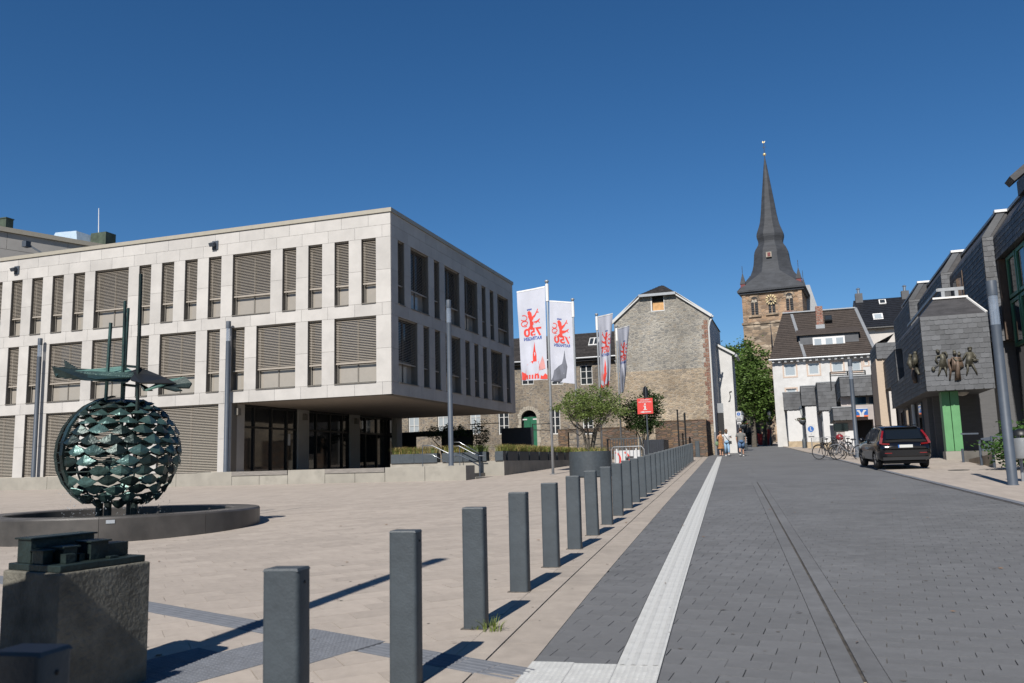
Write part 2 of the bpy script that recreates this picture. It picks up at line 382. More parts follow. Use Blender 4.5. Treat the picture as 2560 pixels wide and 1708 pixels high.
# grey tactile tiles: ribbed guidance strip and studded attention fields
def rib_tile(n=5, s=.296, along_u=True):
    mb = MB(); h = s/2; mb.prism([(-h,-h),(h,-h),(h,h),(-h,h)], -.012, .001, bottom=False)
    for k in range(n):
        c = -h+(k+.5)*s/n; w = s/n*.28
        if along_u: mb.add([(-h,c-w,.0012),(h,c-w,.0012),(h,c-w*.5,.005),(-h,c-w*.5,.005),(-h,c+w*.5,.005),(h,c+w*.5,.005),(h,c+w,.0012),(-h,c+w,.0012)], [(0,1,2,3),(3,2,5,4),(4,5,6,7)])
        else: mb.add([(c-w,h,.0012),(c-w,-h,.0012),(c-w*.5,-h,.005),(c-w*.5,h,.005),(c+w*.5,h,.005),(c+w*.5,-h,.005),(c+w,-h,.0012),(c+w,h,.0012)], [(0,1,2,3),(3,2,5,4),(4,5,6,7)])
    return mb
def stud_tile(n=7, s=.296, hgt=.0045):
    mb = MB(); h = s/2; mb.prism([(-h,-h),(h,-h),(h,h),(-h,h)], -.012, .001, bottom=False)
    for i in range(n):
        for j in range(n):
            x = -h+(i+.5)*s/n; y = -h+(j+.5)*s/n; a = s/n*.33; b = a*.55
            mb.add([(x-a,y-a,.0012),(x+a,y-a,.0012),(x+a,y+a,.0012),(x-a,y+a,.0012),(x-b,y-b,hgt),(x+b,y-b,hgt),(x+b,y+b,hgt),(x-b,y+b,hgt)],
                   [(4,5,6,7),(0,1,5,4),(1,2,6,5),(2,3,7,6),(3,0,4,7)])
    return mb
def slope_rot(y, rz):
    s = (gz(y+.15)-gz(y-.15))/.3
    return (Matrix.Rotation(math.atan(s), 3, 'X') @ Matrix.Rotation(rz, 3, 'Z')).to_euler()
def place(me, name, xy, rz, parent, off=0.0):
    o = bpy.data.objects.new(name, me); COL.objects.link(o); o.parent = parent
    o.location = (xy[0], xy[1], gz(xy[1])+off); o.rotation_euler = slope_rot(xy[1], rz); return o
ga = math.atan2(GU[1], GU[0])
rt = rib_tile().mesh('ribbed_tile', 'grey_tile'); st = stud_tile().mesh('studded_tile', 'grey_tile')
for k in range(30):
    c = g0-GU*(.15+.3*k)
    if abs((c-att_c)@GU) < .45 and abs((c-att_c)@GV) < .45: continue
    place(rt, 'ribbed_tile', c, ga, plaza)
for cc in (att_c, att_c-GV*.90-GU*.3):
    for i in (-1,0,1):
        for j in (-1,0,1): place(st, 'studded_tile', cc+GU*.3*i+GV*.3*j, ga, plaza)
# road pavers in three fields, drainage channel, white guidance strip
pr = []
for o0, o1, L_, C_, sh in ((-1.43,-.845,.30,.195,.5), (-.535,.565,.29,.195,.5), (.875,5.0,.33,.145,.34)):
    pr += lay(band(o0, o1, 4.0, RV), -math.atan(.073), L_, C_, sh, .010, .0035)
holeW = band(-1.44,-.535,4.0,6.035)
pr = split_out(pr, [(p[0], p[1]) for p in holeW])
pave(pr, road, 'road_paver', 'paver')
sa = math.atan(.073)
def bandbox(mb, o0, o1, y0, y1, top, thick=.012): mb.prism(band(o0,o1,y0,y1), lambda x, y: gz(y)-thick, lambda x, y: gz(y)+top, bottom=False); return mb
y = 4.0
while y < 56:
    for o0, o1 in ((.570,.7075),(.7325,.870)):
        bandbox(MB(), o0, o1, y+.003, y+.997, .001).build('channel_slab', 'road_paver', parent=road)
    y += 1.0
bandbox(MB(), .709, .731, 4.0, 56, -.001).build('channel_slot', 'slot_sand', parent=road)
wt = rib_tile(4, .297, False).mesh('tactile_tile', 'white_tile'); ws = stud_tile(8, .297, .003).mesh('blister_tile', 'white_tile')
y = 6.185
while y < 57.5:
    place(wt, 'tactile_tile', (-.69+SL*y, y), sa, road, .002); y += .30
for i in range(3):
    for j in range(6): place(ws, 'blister_tile', (-1.29+.3*i+SL*(5.885-.3*j), 5.885-.3*j), sa, road, .002)
y = 3.0; k = 0
while y < 57:
    bandbox(MB(), -2.045, -1.79, y+.003, y+.797, .001).build('kerb_slab', 'kerb_stone', parent=plaza)
    bandbox(MB(), -1.775, -1.435, y+.3, y+1.095, .001).build('kerb_slab', 'kerb_stone', parent=plaza); y += .8; k += 1
kr = sheet('kerb', band(4.99,5.15,-6,130), .012, 'kerb_stone')
y = 10.0
while y < 90:
    mb = MB(); bandbox(mb, 5.0, 5.145, y+.004, y+.996, .032, .03); mb.build('kerb_stone', 'grey_tile' if y < 60 else 'kerb_stone', parent=kr); y += 1.0

# ================================================================== bollards
bol = thing('bollard', 'x', 'bollard', (0,0,0), group='bollards along the plaza edge')
mb = MB(); mb.prism([(-.095,-.07),(.095,-.07),(.095,.07),(-.095,.07)], 0, .985)
top = MB(); 
me_ = MB(); rr = .022; pts_ = []
for cx_, cy_, a0_ in ((.073,.048,0),(-.073,.048,90),(-.073,-.048,180),(.073,-.048,270)):
    for q_ in range(4): pts_.append((cx_+rr*math.cos(R_(a0_+30*q_)), cy_+rr*math.sin(R_(a0_+30*q_))))
me_.prism(pts_, 0, .99); smooth_auto(me_.build('post', 'anthracite', bol))
mb = MB(); mb.add([(-.094,-.069,.986),(.094,-.069,.986),(.094,.069,.986),(-.094,.069,.986),(-.086,-.061,1.0),(.086,-.061,1.0),(.086,.061,1.0),(-.086,.061,1.0)], [(4,5,6,7),(0,1,5,4),(1,2,6,5),(2,3,7,6),(3,0,4,7)])
mb.build('cap', 'anthracite', bol)
mb = MB(); mb.ball((.094,0,.93), .009, 8, 5); mb.build('screw', 'black_metal', bol)
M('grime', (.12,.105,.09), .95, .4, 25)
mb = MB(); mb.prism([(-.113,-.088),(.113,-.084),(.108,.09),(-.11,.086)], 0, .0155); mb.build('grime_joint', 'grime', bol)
ORD = ['nearest','second','third','fourth','fifth','sixth','seventh','eighth','ninth','tenth','eleventh','twelfth','thirteenth','fourteenth','fifteenth','sixteenth','seventeenth','eighteenth','nineteenth','twentieth','twenty-first','twenty-second','twenty-third','twenty-fourth','twenty-fifth','twenty-sixth','twenty-seventh','twenty-eighth','twenty-ninth','thirtieth','thirty-first','thirty-second']
nb = 31
for k in range(nb):
    y = 2.17+1.593*k; x = -2.145+SL*y
    if k == 0: lb = 'dark shaded grey bollard in the bottom corner before the model pedestal'
    elif k == 1: lb = 'grey rectangular bollard, first fully sunlit one at the bottom of the row'
    elif k == nb-1: lb = 'grey rectangular bollard at the far end of the long row'
    else: lb = 'grey rectangular bollard, %s counted from the bottom picture edge' % ORD[k]
    o = bol if k == 0 else copy_tree(bol)
    o.location = (x+rng.uniform(-.006,.006), y, gz(y)-.012); o.rotation_euler = (R_(rng.uniform(-.5,.5)), R_(rng.uniform(-.5,.5)), sa+R_(rng.uniform(-1.2,1.2))); o['label'] = lb
p = onG(1745, 1143)
o = dup(bol, (p[0], p[1], p[2]), sa, 'lone grey bollard past the row, before the brick wall end'); o.scale = (1.5,1.5,1.05)
# ================================================================== office building: stone slabs, blinds, cantilevered corner
XA, YA = -17.0, 34.6
off = thing('office_building', 'pale stone office block with slatted blinds and a cantilevered corner over the plaza', 'office building', (XA, YA, .0))
class Face:                      # a facade seen from outside: a along it, d outward
    def __init__(s, o, ua, nd): s.o = np.array(o, float); s.ua = np.array(ua, float); s.nd = np.array(nd, float)
    def P(s, a, d, z): return tuple(s.o+s.ua*a+s.nd*d+np.array((0,0,z)))
    def box(s, mb, a0, a1, d0, d1, z0, z1, var=None):
        c = s.o+s.ua*(a0+a1)/2+s.nd*(d0+d1)/2+np.array((0,0,(z0+z1)/2))
        return mb.obox(c, s.ua*(a1-a0)/2, s.nd*(d1-d0)/2, np.array((0,0,(z1-z0)/2)), var)
FA = Face((XA, YA, 0), (-1,0,0), (0,-1,0)); FB = Face((XA, YA, 0), (0,1,0), (1,0,0))
ZR = dict(cap=11.65, a=11.085, b=10.51, m1=8.99, s1=7.47, t2=6.89, m2=5.38, s2=3.85, bot=3.28)
inner = MB()
def panel(fc, a0, a1, z0, z1, g=.005):
    mb = MB(); fc.box(mb, a0+g, a1-g, -.04, 0, z0+g, z1-g); mb.build('stone_panel', 'limestone', off)
def window(fc, a0, a1, z0, z1, zb, full=False):
    """recessed window: frame (part) > pane, blind, sill"""
    w = MB(); fr = .055
    for b in ((a0,a0+fr,z0,z1),(a1-fr,a1,z0,z1),(a0+fr,a1-fr,z0,z0+fr),(a0+fr,a1-fr,z1-fr,z1)): fc.box(w, b[0], b[1], -.36, -.29, b[2], b[3])
    wide = a1-a0 > 1.2
    if wide: fc.box(w, (a0+a1)/2-.03, (a0+a1)/2+.03, -.36, -.285, z0+fr, z1-fr)
    wo_ = w.build('window', 'bronze_metal', off)
    p = MB(); fc.box(p, a0+fr, a1-fr, -.35, -.335, z0+fr, z1-fr); p.build('pane', 'dark_glass', wo_)
    if not full:
        p = MB(); nseg = 2 if wide else 1; L_ = (a1-a0-2*fr)/nseg
        for k in range(nseg): fc.box(p, a0+fr+k*L_+.03, a0+fr+(k+1)*L_-.03, -.333, -.318, z0+fr+.02, zb+.15)
        p.build('inner_screen', 'screen', wo_)
        s_ = MB(); fc.box(s_, a0+.004, a1-.004, -.30, .05, z0-.015, z0+.02); s_.build('sill', 'bronze_metal', wo_)
    bl = MB(); z = z1-.05; tl = R_(38)
    while z > zb+.02:
        c = fc.o+fc.ua*(a0+a1)/2+fc.nd*(-.14)+np.array((0,0,z))
        ax = fc.nd*math.cos(tl)-np.array((0,0,math.sin(tl))); nn = fc.nd*math.sin(tl)+np.array((0,0,math.cos(tl)))
        bl.obox(c, fc.ua*((a1-a0)/2-.02), ax*.0225, nn*.002); z -= .0765
    fc.box(bl, a0+.02, a1-.02, -.165, -.115, zb-.03, zb+.015)
    fc.box(bl, a0+.005, a1-.005, -.20, -.10, z1-.03, z1+.03)
    bl.build('blind', 'slat_metal', wo_, kind='stuff')
NA = 19; PA = 1.395; PB = 1.40
def openings(spec, pitch, w):                 # spec: list of (first module, number of modules)
    return [(.75+pitch*k, .75+pitch*(k+n-1)+w) for k, n in spec]
def storey(fc, ops, end, z0, z1, zm, zb, full=False):
    prev = 0.0 if fc is FA else .046
    for a0, a1 in ops+[(end, end)]:
        if a0 > prev+.02:
            panel(fc, prev, a0, zm, z1); panel(fc, prev, a0, z0, zm)
            fc.box(inner, prev+.006 if prev > .1 else prev+.05, a0-.006, -.46, -.042, z0+.002, z1-.002)
        if a1 > a0: window(fc, a0+.002, a1-.002, z0+.005, z1-.01, zb, full)
        prev = a1
endA = .75+PA*NA-.66; endB = 17.8
r1 = [(0,1),(1,1),(2,1),(3,1),(4,2),(6,1),(7,1),(8,1),(9,1),(10,2),(12,1),(13,1),(14,1),(15,1),(16,2)]
r2 = [(0,2),(2,1),(3,2),(5,1),(6,1),(7,2),(9,1),(10,2),(12,2),(14,1),(15,1),(16,2)]
rg = [(6,3),(9,1),(10,2),(12,2),(14,1),(15,2),(17,1)]
storey(FA, openings(r1, PA, .735), endA, ZR['s1'], ZR['b'], ZR['m1'], 8.42)
storey(FA, openings(r2, PA, .735), endA, ZR['s2'], ZR['t2'], ZR['m2'], 4.80)
b1 = [(0,1),(1,2),(3,1),(4,2),(6,2),(8,1),(9,1),(10,2)]; b2 = [(0,2),(2,1),(3,1),(4,2),(6,1),(7,1),(8,1),(9,2),(11,1)]
storey(FB, openings(b1, PB, .72), endB, ZR['s1'], ZR['b'], ZR['m1'], 8.42)
storey(FB, openings(b2, PB, .72), endB, ZR['s2'], ZR['t2'], ZR['m2'], 4.80)
for fc, pitch, end in ((FA, PA, endA), (FB, PB, endB)):
    st0 = 0.0 if fc is FA else .046
    for z0, z1, first in ((ZR['a'],ZR['cap'],1.13), (ZR['b'],ZR['a'],.43), (ZR['t2'],ZR['s1'],.44), (ZR['bot'],ZR['s2'],.45)):
        j = [st0]; x = first
        while x < end-.1: j.append(x); x += pitch
        j.append(end)
        for p, q in zip(j, j[1:]): panel(fc, p, q, z0, z1)
        fc.box(inner, st0+.05, end-.01, -.46, -.042, z0-.001, z1+.001)
# ground floor of the front, left of the recess
ops = [(.75+PA*k, .75+PA*(k+n-1)+.735) for k, n in rg]; prev = 8.38
for a0, a1 in ops+[(endA, endA)]:
    if a0 > prev+.02:
        panel(FA, prev, a0, 1.6, 3.275); panel(FA, prev, a0, .02, 1.6); FA.box(inner, prev+.006, a0-.006, -.46, -.042, .03, 3.27)
    if a1 > a0: window(FA, a0+.002, a1-.002, .05, 3.27, .06, True)
    prev = a1
inner.build('wall', 'bronze_metal', off)
mb = MB(); mb.box(XA-endA+.02, XA-.48, YA+.48, YA+endB-.02, 3.32, 11.6); mb.box(XA-endA+.02, -25.62, YA+.48, YA+endB-.02, 0, 3.31)
mb.build('core', 'black', off)
mb = MB(); mb.box(XA-8.375, XA-.045, YA+.045, YA+endB-.03, 3.283, 3.315); mb.build('soffit', 'soffit', off)
mb = MB(); mb.box(XA-endA-.02, XA+.06, YA-.06, YA+endB+.05, 11.655, 11.70); mb.box(XA-endA-.02, XA+.06, YA-.06, YA+.35, 11.70, 11.845); mb.box(XA-.35, XA+.06, YA+.351, YA+endB+.05, 11.70, 11.845)
mb.build('roof_cap', 'cap_metal', off)
# recessed glazing along the side of the entrance
GX = -25.55
bays = [(35.66,40.44),(41.50,46.13),(47.30,52.2)]
for y0, y1 in ((34.66,35.66),(40.44,41.50),(46.13,47.30)):
    mb = MB(); mb.box(GX-.3, GX+.16, y0, y1, .0, 3.28); mb.build('pillar', 'grey_render', off)
for y0, y1 in bays:
    ys = [y0, y0+.95, y0+2.45, y0+3.85, y1]; ms = MB()
    for yy in ys: ms.box(GX-.08, GX+.06, yy-.06, yy+.06, .0, 3.28)
    for a, b in zip(ys, ys[1:]):
        for z in (.03, 2.2, 3.22): ms.box(GX-.07, GX+.05, a+.06, b-.06, z-.05, z+.05)
    wfr = ms.build('glazed_front', 'black_metal', off)
    for a, b in zip(ys, ys[1:]):
        for z0, z1 in ((.08,2.15),(2.25,3.17)):
            p = MB(); p.box(GX-.03, GX-.015, a+.05, b-.05, z0, z1); p.build('pane', 'dark_glass', wfr)
p = MB(); p.box(GX+.0, GX+.012, 40.44-.95, 40.44-.55, 1.35, 1.95); p.build('notice', 'white_paint', off)
for yy in (35.0, 40.95, 46.7):
    l = MB(); l.box(GX+.16, GX+.34, yy-.12, yy+.12, 2.72, 3.05); l.build('wall_lamp', 'bronze_metal', off)
p = MB(); p.box(-25.3, -24.95, 51.5, 52.3, 0, 3.28); p.build('pillar', 'grey_render', off)
for px, py in ((43,676),(539,614)):                                # flood lights on the front
    c = onY(px, py, YA); l = MB(); l.box(c[0]-.17,c[0]+.17,YA-.045,YA-.002,c[2]-.22,c[2]+.22); l.obox((c[0]-.05,YA-.18,c[2]+.02),(.13,0,0),(0,.10,.05),(0,-.05,.08)); l.build('flood_light','lamp_grey',off)
offset(off)
# higher wing behind, turned, with roof boxes
q = onY(0, 567, 46.0); du = np.array((math.sin(R_(22.4)), math.cos(R_(22.4)), 0)); dn = np.array((du[1], -du[0], 0))
wing = thing('rear_wing', 'plain grey wall of a higher wing behind the pale office block', 'building', (q[0], q[1], 0))
a = q-du*8; b = q+du*26; hz = q[2]
for k in range(6):
    z1 = hz-.35-k*1.25; n = 8
    for j in range(n):
        p0 = a+(b-a)*(j+(.5 if k % 2 else 0))/n; p1 = a+(b-a)*min(1, (j+1+(.5 if k % 2 else 0))/n)
        mb = MB(); m_ = (p0+p1)/2; L_ = np.linalg.norm(p1-p0)
        if L_ < .1: continue
        mb.obox((m_[0],m_[1],z1-.62), du*(L_/2-.012), -dn*.03, (0,0,.612)); mb.build('stone_panel', 'grey_render', wing)
mb = MB(); c = (a+b)/2-dn*8.1; mb.obox((c[0],c[1],(hz-.3)/2), du*17, dn*8, (0,0,(hz-.3)/2)); mb.build('wall', 'limestone_gap', wing)
mb = MB(); mb.obox((c[0],c[1],hz-.17), du*17.1, dn*8.3, (0,0,.17)); mb.build('roof_cap', 'cap_metal', wing)
M('green_copper', (.055,.075,.05), .6, .2, 2)
M('sky_dome', (.42,.52,.62), .2, .05)
e = onY(66, 611, 44.0); f_ = onY(97, 632, 44.0)
mb = MB(); mb.box(e[0]-.18,e[0]+.18,e[1]-.2,e[1]+.2,e[2]-.2,e[2]+.2); mb.bar(e+np.array((0,.2,0)), f_+np.array((.3,1.2,-.4)), .12, .12); mb.build('flood_light', 'lamp_grey', wing)
offset(wing)
p0 = onY(226, 612, 60); p1 = onY(286, 612, 60); pt = onY(226, 584, 60)
t_ = thing('roof_box', 'dark green metal box on the roof beside the thin aerial', 'roof plant', (p0[0], 60, p0[2]-3))
mb = MB(); mb.box(p0[0], p1[0]-1.0, 60, 61.2, p0[2]-3, pt[2]); mb.box(p0[0]-.9, p0[0]-.01, 60.3, 61, p0[2]-3, pt[2]-.35); mb.build('housing', 'green_copper', t_)
mb = MB(); mb.box(p0[0]-.5, p0[0]-.35, 60.5, 61, p0[2]-.1, p0[2]+.3); mb.build('vent', 'alu', t_); offset(t_)
p0 = onY(-40, 566, 52); p1 = onY(40, 566, 52); pt = onY(30, 543, 52)
t_ = thing('roof_box', 'dark green metal box at the top corner, cut by the picture edge', 'roof plant', (p1[0], 52, p0[2]-2))
mb = MB(); mb.box(p0[0], p1[0]-1.1, 52, 52.7, p0[2]-2, pt[2]); mb.build('housing', 'green_copper', t_); mb = MB(); mb.box(p0[0]-.05, p1[0]-1.05, 51.95, 52.75, pt[2], pt[2]+.08); mb.build('lid', 'green_copper', t_); offset(t_)
p0 = onY(100, 600, 58); p1 = onY(196, 606, 58); pt = onY(150, 574, 58)
t_ = thing('skylight', 'pale blue glazed skylight hump above the grey wing', 'skylight', (p0[0], 58, p0[2]-2))
mb = MB(); h = pt[2]; b0 = p0[2]-2; mb.add([(p0[0],58,b0),(p1[0],58,b0),(p1[0],62,b0),(p0[0],62,b0),(p0[0]+1.1,58.6,h),(p1[0]-.9,58.6,h-.1),(p1[0]-.9,61.4,h-.1),(p0[0]+1.1,61.4,h)], [(4,5,6,7),(0,1,5,4),(1,2,6,5),(2,3,7,6),(3,0,4,7)]); mb.build('glazing', 'sky_dome', t_)
mb = MB(); mb.box(p0[0]-.1,p1[0]+.1,57.9,62.1,b0-.2,b0); mb.build('base', 'alu', t_); offset(t_)
p0 = onY(247, 612, 62); p1 = onY(247, 521, 62)
t_ = thing('aerial', 'thin white aerial rod on the roof against the sky', 'aerial', (p0[0], 62, p0[2]))
mb = MB(); mb.tube([(p0[0],62,p0[2]-1),(p1[0],62,p1[2])], [.05,.03], 6); mb.build('rod', 'white_paint', t_); mb = MB(); mb.box(p0[0]-.15,p0[0]+.15,61.85,62.15,p0[2]-1.2,p0[2]-1); mb.build('base', 'alu', t_); offset(t_)

# ================================================================== terrace wall with bench seats
YP = 32.2
ter = thing('terrace_wall', 'long low concrete terrace wall with wooden bench seats before the office', 'wall', (-25, YP, -.5))
xs = [onY(p, 1190, YP)[0] for p in (-30, 118, 232, 350, 440, 579, 648, 719, 812, 887, 962, 1062, 1165.3)]
seats = [(579,719),(812,962)]; sx = [(onY(a,1190,YP)[0], onY(b,1190,YP)[0]) for a, b in seats]
sx.append((onY(365,1190,YP)[0], onY(493,1190,YP)[0]))
for a, b in zip(xs, xs[1:]):
    seat = any(s0-.05 < a and b < s1+.05 for s0, s1 in sx[:2])
    mb = MB(); mb.box(a+.006, b-.006, YP, YP+1.0, -.95, -.14 if seat else .05); mb.build('concrete_block', 'concrete', ter, bevel=.012)
for a, b in sx:
    mb = MB()
    for k in range(5): mb.box(a+.01, b-.01, YP-.03+k*.2, YP+.16+k*.2, -.135 if b > -24.6 or a > -25 else .052, .045 if b > -24.6 or a > -25 else .075)
    mb.build('bench_seat', 'wood_grey', ter)
mb = MB(); mb.box(xs[0], -14.6, YP+1.002, 36.2, -1.0, .02); mb.box(xs[0], -19.0, 36.2, 53, -1.0, .02); mb.build('terrace_floor', 'far_paving', ter)
offset(ter)
# ================================================================== plaza lamps
def lamp(h, r, label, loc, glass_len, cap_len, lean=0):
    t = thing('lamp_post', label, 'street lamp', loc, group='cylindrical street lamps')
    mb = MB(); mb.lathe([(r*1.18,0),(r*1.18,.02),(r,.03),(r,h-glass_len-cap_len)], 24); mb.build('pole', 'lamp_grey', t, smooth=True)
    mb = MB(); mb.lathe([(r*.96,h-cap_len-glass_len),(r*.96,h-cap_len)], 24); mb.build('glass_tube', 'lamp_glass', t, smooth=True)
    mb = MB()
    for k in range(3): mb.tube([(r*.75*math.cos(k*2.1+.4), r*.75*math.sin(k*2.1+.4), h-cap_len-glass_len), (r*.75*math.cos(k*2.1+.4), r*.75*math.sin(k*2.1+.4), h-cap_len)], r*.10, 6)
    mb.build('inner_rods', 'steel', t)
    mb = MB(); mb.lathe([(0,h-cap_len-.001),(r*1.04,h-cap_len),(r*1.04,h-.01),(r*.98,h),(0,h)], 24); smooth_auto(mb.build('cap', 'lamp_grey', t))
    return t
def lampz(px, py, Y): return onY(px, py, Y)[0]
lamp(6.85, .105, 'tall cylindrical grey lamp on the terrace wall end by the handrails', (lampz(1128,1160,32.75), 32.75, .045), .62, .34)
lamp(7.15, .11, 'tall cylindrical grey lamp before the office, left of the dark entrance', (lampz(564,1180,34.3), 34.3, .02), .62, .34)
lamp(7.15, .11, 'tall cylindrical grey lamp behind the sphere fountain, farthest left', (lampz(83,1193,34.3), 34.3, .02), .62, .34)
b = onG(2533, 1216); lamp(4.9, .112, 'cylindrical grey lamp on the right pavement before the slate oriel', (b[0], b[1], b[2]+.02), .72, .36)
lamp(5.0, .105, 'cylindrical grey lamp beside the parked bicycles and dark car', (2.79, 47, gz(47)), .66, .34)
# ================================================================== sphere fountain
FC = np.array((-13.03, 14.32)); gf = gz(14.3)
ZT = -.70
fnt = thing('fountain_basin', 'round dark stone fountain basin with a low rim and water', 'fountain', (FC[0], FC[1], gf))
nseg = 9
for k in range(nseg):
    a0 = R_(-96+k*360/nseg)+.0012; a1 = R_(-96+(k+1)*360/nseg)-.0012
    mb = MB(); prof = [(2.65,-1.6),(2.65,ZT-.03),(2.63,ZT),(2.12,ZT),(2.10,ZT-.02),(2.10,-1.6)]
    mb.lathe(prof, 12, (FC[0],FC[1],0), a0=a0, a1=a1)
    for a in (a0, a1): mb.add([(FC[0]+r*math.cos(a), FC[1]+r*math.sin(a), z) for r, z in prof], [tuple(range(6))])
    smooth_auto(mb.build('stone_segment', 'dark_stone', fnt), 30)
mb = MB(); mb.prism([(FC[0]+2.11*math.cos(R_(t)), FC[1]+2.11*math.sin(R_(t))) for t in range(0,360,8)], -1.6, -.93); mb.build('water', 'water', fnt)
mb = MB(); c = onY(550, 1283, 13.0); a = R_(-52); mb.obox((FC[0]+2.655*math.cos(a), FC[1]+2.655*math.sin(a), -.78), (-.07*math.sin(a), .07*math.cos(a), 0), (.006*math.cos(a), .006*math.sin(a), 0), (0,0,.03)); mb.build('plaque', 'alu', fnt)
offset(fnt)
SCN = np.array((-13.10, 14.22, .46)); RS = 1.13
scu = thing('sphere_sculpture', 'green bronze sphere of overlapping pointed plates with masts and a sharp folded vessel on top', 'sculpture', (SCN[0], SCN[1], -.93))
def plate(w, h):
    mb = MB(); t = .012
    pr_ = [(-w/2,0,0),(-w*.25,-.01,h*.36),(0,.0,h*.66),(w*.25,-.01,h*.36),(w/2,0,0),(w*.25,.06,-h*.24),(0,.085,-h*.34),(-w*.25,.06,-h*.24)]
    vs = pr_+[(x, y-t, z) for x, y, z in pr_]+[(0,.075,.0),(0,.055,.0)]
    fs = []
    for i in range(8): fs.append((i,(i+1)%8,16)); fs.append((8+(i+1)%8,8+i,17)); fs.append((i,8+i,8+(i+1)%8,(i+1)%8))
    mb.add(vs, fs); return mb
pms = [[plate(w, .200).mesh('plate', 'patina') for _ in range(5)] for w in (.27, .34, .40, .45)]
for me_ in sum(pms, []): me_.attributes['v'].data.foreach_set('value', [rng.random()]*len(me_.polygons))
vd = np.array((-SCN[0], -SCN[1])); va = math.atan2(vd[1], vd[0])          # azimuth of the side facing the viewer
for i in range(13):
    la = R_(61-i*10.0); rr = RS*math.cos(la); n = max(7, int(round(2*math.pi*rr/.385)))
    for k in range(n):
        az = va+2*math.pi*(k+.5*(i % 2))/n+.05*math.sin(i*1.7); da = (az-va+math.pi) % (2*math.pi)-math.pi
        if -2.05 < da < -.98: continue                                     # open sector with the rib bands
        if rng.random() < (.07 if i > 6 else .015): continue
        wch = 3 if rr > 1.05 else (2 if rr > .8 else (1 if rr > .6 else 0))
        o = bpy.data.objects.new('plate', pms[wch][rng.randrange(5)]); COL.objects.link(o); o.parent = scu
        out = np.array((math.cos(az)*math.cos(la), math.sin(az)*math.cos(la), math.sin(la)))
        tang = np.array((-math.sin(az), math.cos(az), 0)); up = np.cross(tang, -out) if False else np.cross(out, tang)
        up = up if up[2] > 0 else -up
        tilt = R_(-16+rng.uniform(-11,11)); o2 = out*math.cos(tilt)+up*math.sin(tilt); u2 = up*math.cos(tilt)-out*math.sin(tilt)
        P = SCN+out*(RS+rng.uniform(-.03,.03)); roll = R_(rng.uniform(-5,5)); sd = np.cross(o2, u2); sd, u2 = sd*math.cos(roll)+u2*math.sin(roll), u2*math.cos(roll)-sd*math.sin(roll); sd = sd*rng.uniform(.88,1.08)
        o.matrix_local = Matrix(((sd[0],o2[0],u2[0],P[0]-scu.location[0]),(sd[1],o2[1],u2[1],P[1]-scu.location[1]),(sd[2],o2[2],u2[2],P[2]-scu.location[2]),(0,0,0,1)))
SB = scu.location
def sbuild(mb, name, mat, **k):
    o = mb.build(name, mat, scu, **k); o.matrix_parent_inverse = Matrix.Translation(-Vector(SB)); return o
mb = MB()
for i in range(13):
    la = R_(61-i*10.0); r = RS*math.cos(la)*.985; z = SCN[2]+RS*math.sin(la)
    mb.tube([(SCN[0]+r*math.cos(t*.2618), SCN[1]+r*math.sin(t*.2618), z) for t in range(25)], .014, 5, cap=False)
for k in range(7):
    az = k*2*math.pi/7+.2
    mb.tube([(SCN[0]+.96*RS*math.cos(az)*math.cos(R_(p)), SCN[1]+.96*RS*math.sin(az)*math.cos(R_(p)), SCN[2]+.96*RS*math.sin(R_(p))) for p in range(-70,75,12)], .02, 5)
sbuild(mb, 'inner_hoops', 'patina_dark')
for s_, da0 in ((0,-1.66),(1,-1.08)):                                        # two meridian bands at the open side
    mb = MB(); az = va+da0; L0 = [R_(p) for p in range(-58,84,14)]
    for a, b in zip(L0, L0[1:]):
        for t0, t1, r0, r1_ in ((-.035,.035,1.05,1.05),):
            q = []
            for la, t in ((a,-1),(a,1),(b,1),(b,-1)):
                tg = np.array((-math.sin(az), math.cos(az), 0)); ou = np.array((math.cos(az)*math.cos(la), math.sin(az)*math.cos(la), math.sin(la))); q.append(SCN+ou*RS*1.03+tg*t*(.17 if s_ == 0 else .06))
            mb.extrude(q, -np.array((math.cos(az), math.sin(az), 0))*.05)
    sbuild(mb, 'rib_band', 'patina_dark' if s_ == 0 else 'patina')
mb = MB(); mb.lathe([(.02,1.10),(.30,1.07),(.52,.985),(.60,.90),(.54,.90),(.3,1.0),(.02,1.04)], 18, tuple(SCN)); sbuild(mb, 'crown_cap', 'patina_dark')
DP = 17.35
def D(x, y, d=DP): return ray(x, y)*d
for (x0, y0, x1, y1, w, mt, dd) in ((262,1010,277,807,.036,'patina',17.2),(305,1010,313,752,.034,'patina',17.3),(307,1010,321,770,.03,'patina',17.55),(344,1010,352,685,.038,'patina_dark',17.05)):
    mb = MB(); mb.bar(D(x0,y0,dd)-np.array((0,0,.5)), D(x1,y1,dd), w*1.3, w*1.3, (0,1,0)); sbuild(mb, 'mast', mt)
mb = MB(); mb.bar(D(312,915,17.3), D(347,918,17.05), .05, .05); mb.bar(D(310,962,17.3), D(346,966,17.05), .05, .05); sbuild(mb, 'strut', 'patina_dark')
def sheet3(pts, th=.03, mat='patina', name='hull_plate'):
    P = [D(*p) for p in pts]; n = np.cross(P[1]-P[0], P[-1]-P[0]); n = n/np.linalg.norm(n)*th
    mb = MB(); mb.extrude(P, n); sbuild(mb, name, mat)
sheet3([(131,917,17.3),(139,943,17.3),(216,952,16.7),(318,957,16.9),(334,943,17.3),(322,929,17.6)], mat='patina_dark')
sheet3([(133,916,17.35),(150,931,17.2),(140,942,17.25)], mat='patina', name='fin')
sheet3([(163,901,17.7),(166,929,17.6),(200,925,17.5)], mat='patina_dark', name='fin')
sheet3([(164,931,17.6),(310,915,17.9),(336,930,17.4),(186,927,17.2)], mat='patina_light')
sheet3([(150,931,17.25),(186,927,17.2),(334,931,17.0),(334,943,16.9),(240,948,16.8)], mat='patina')
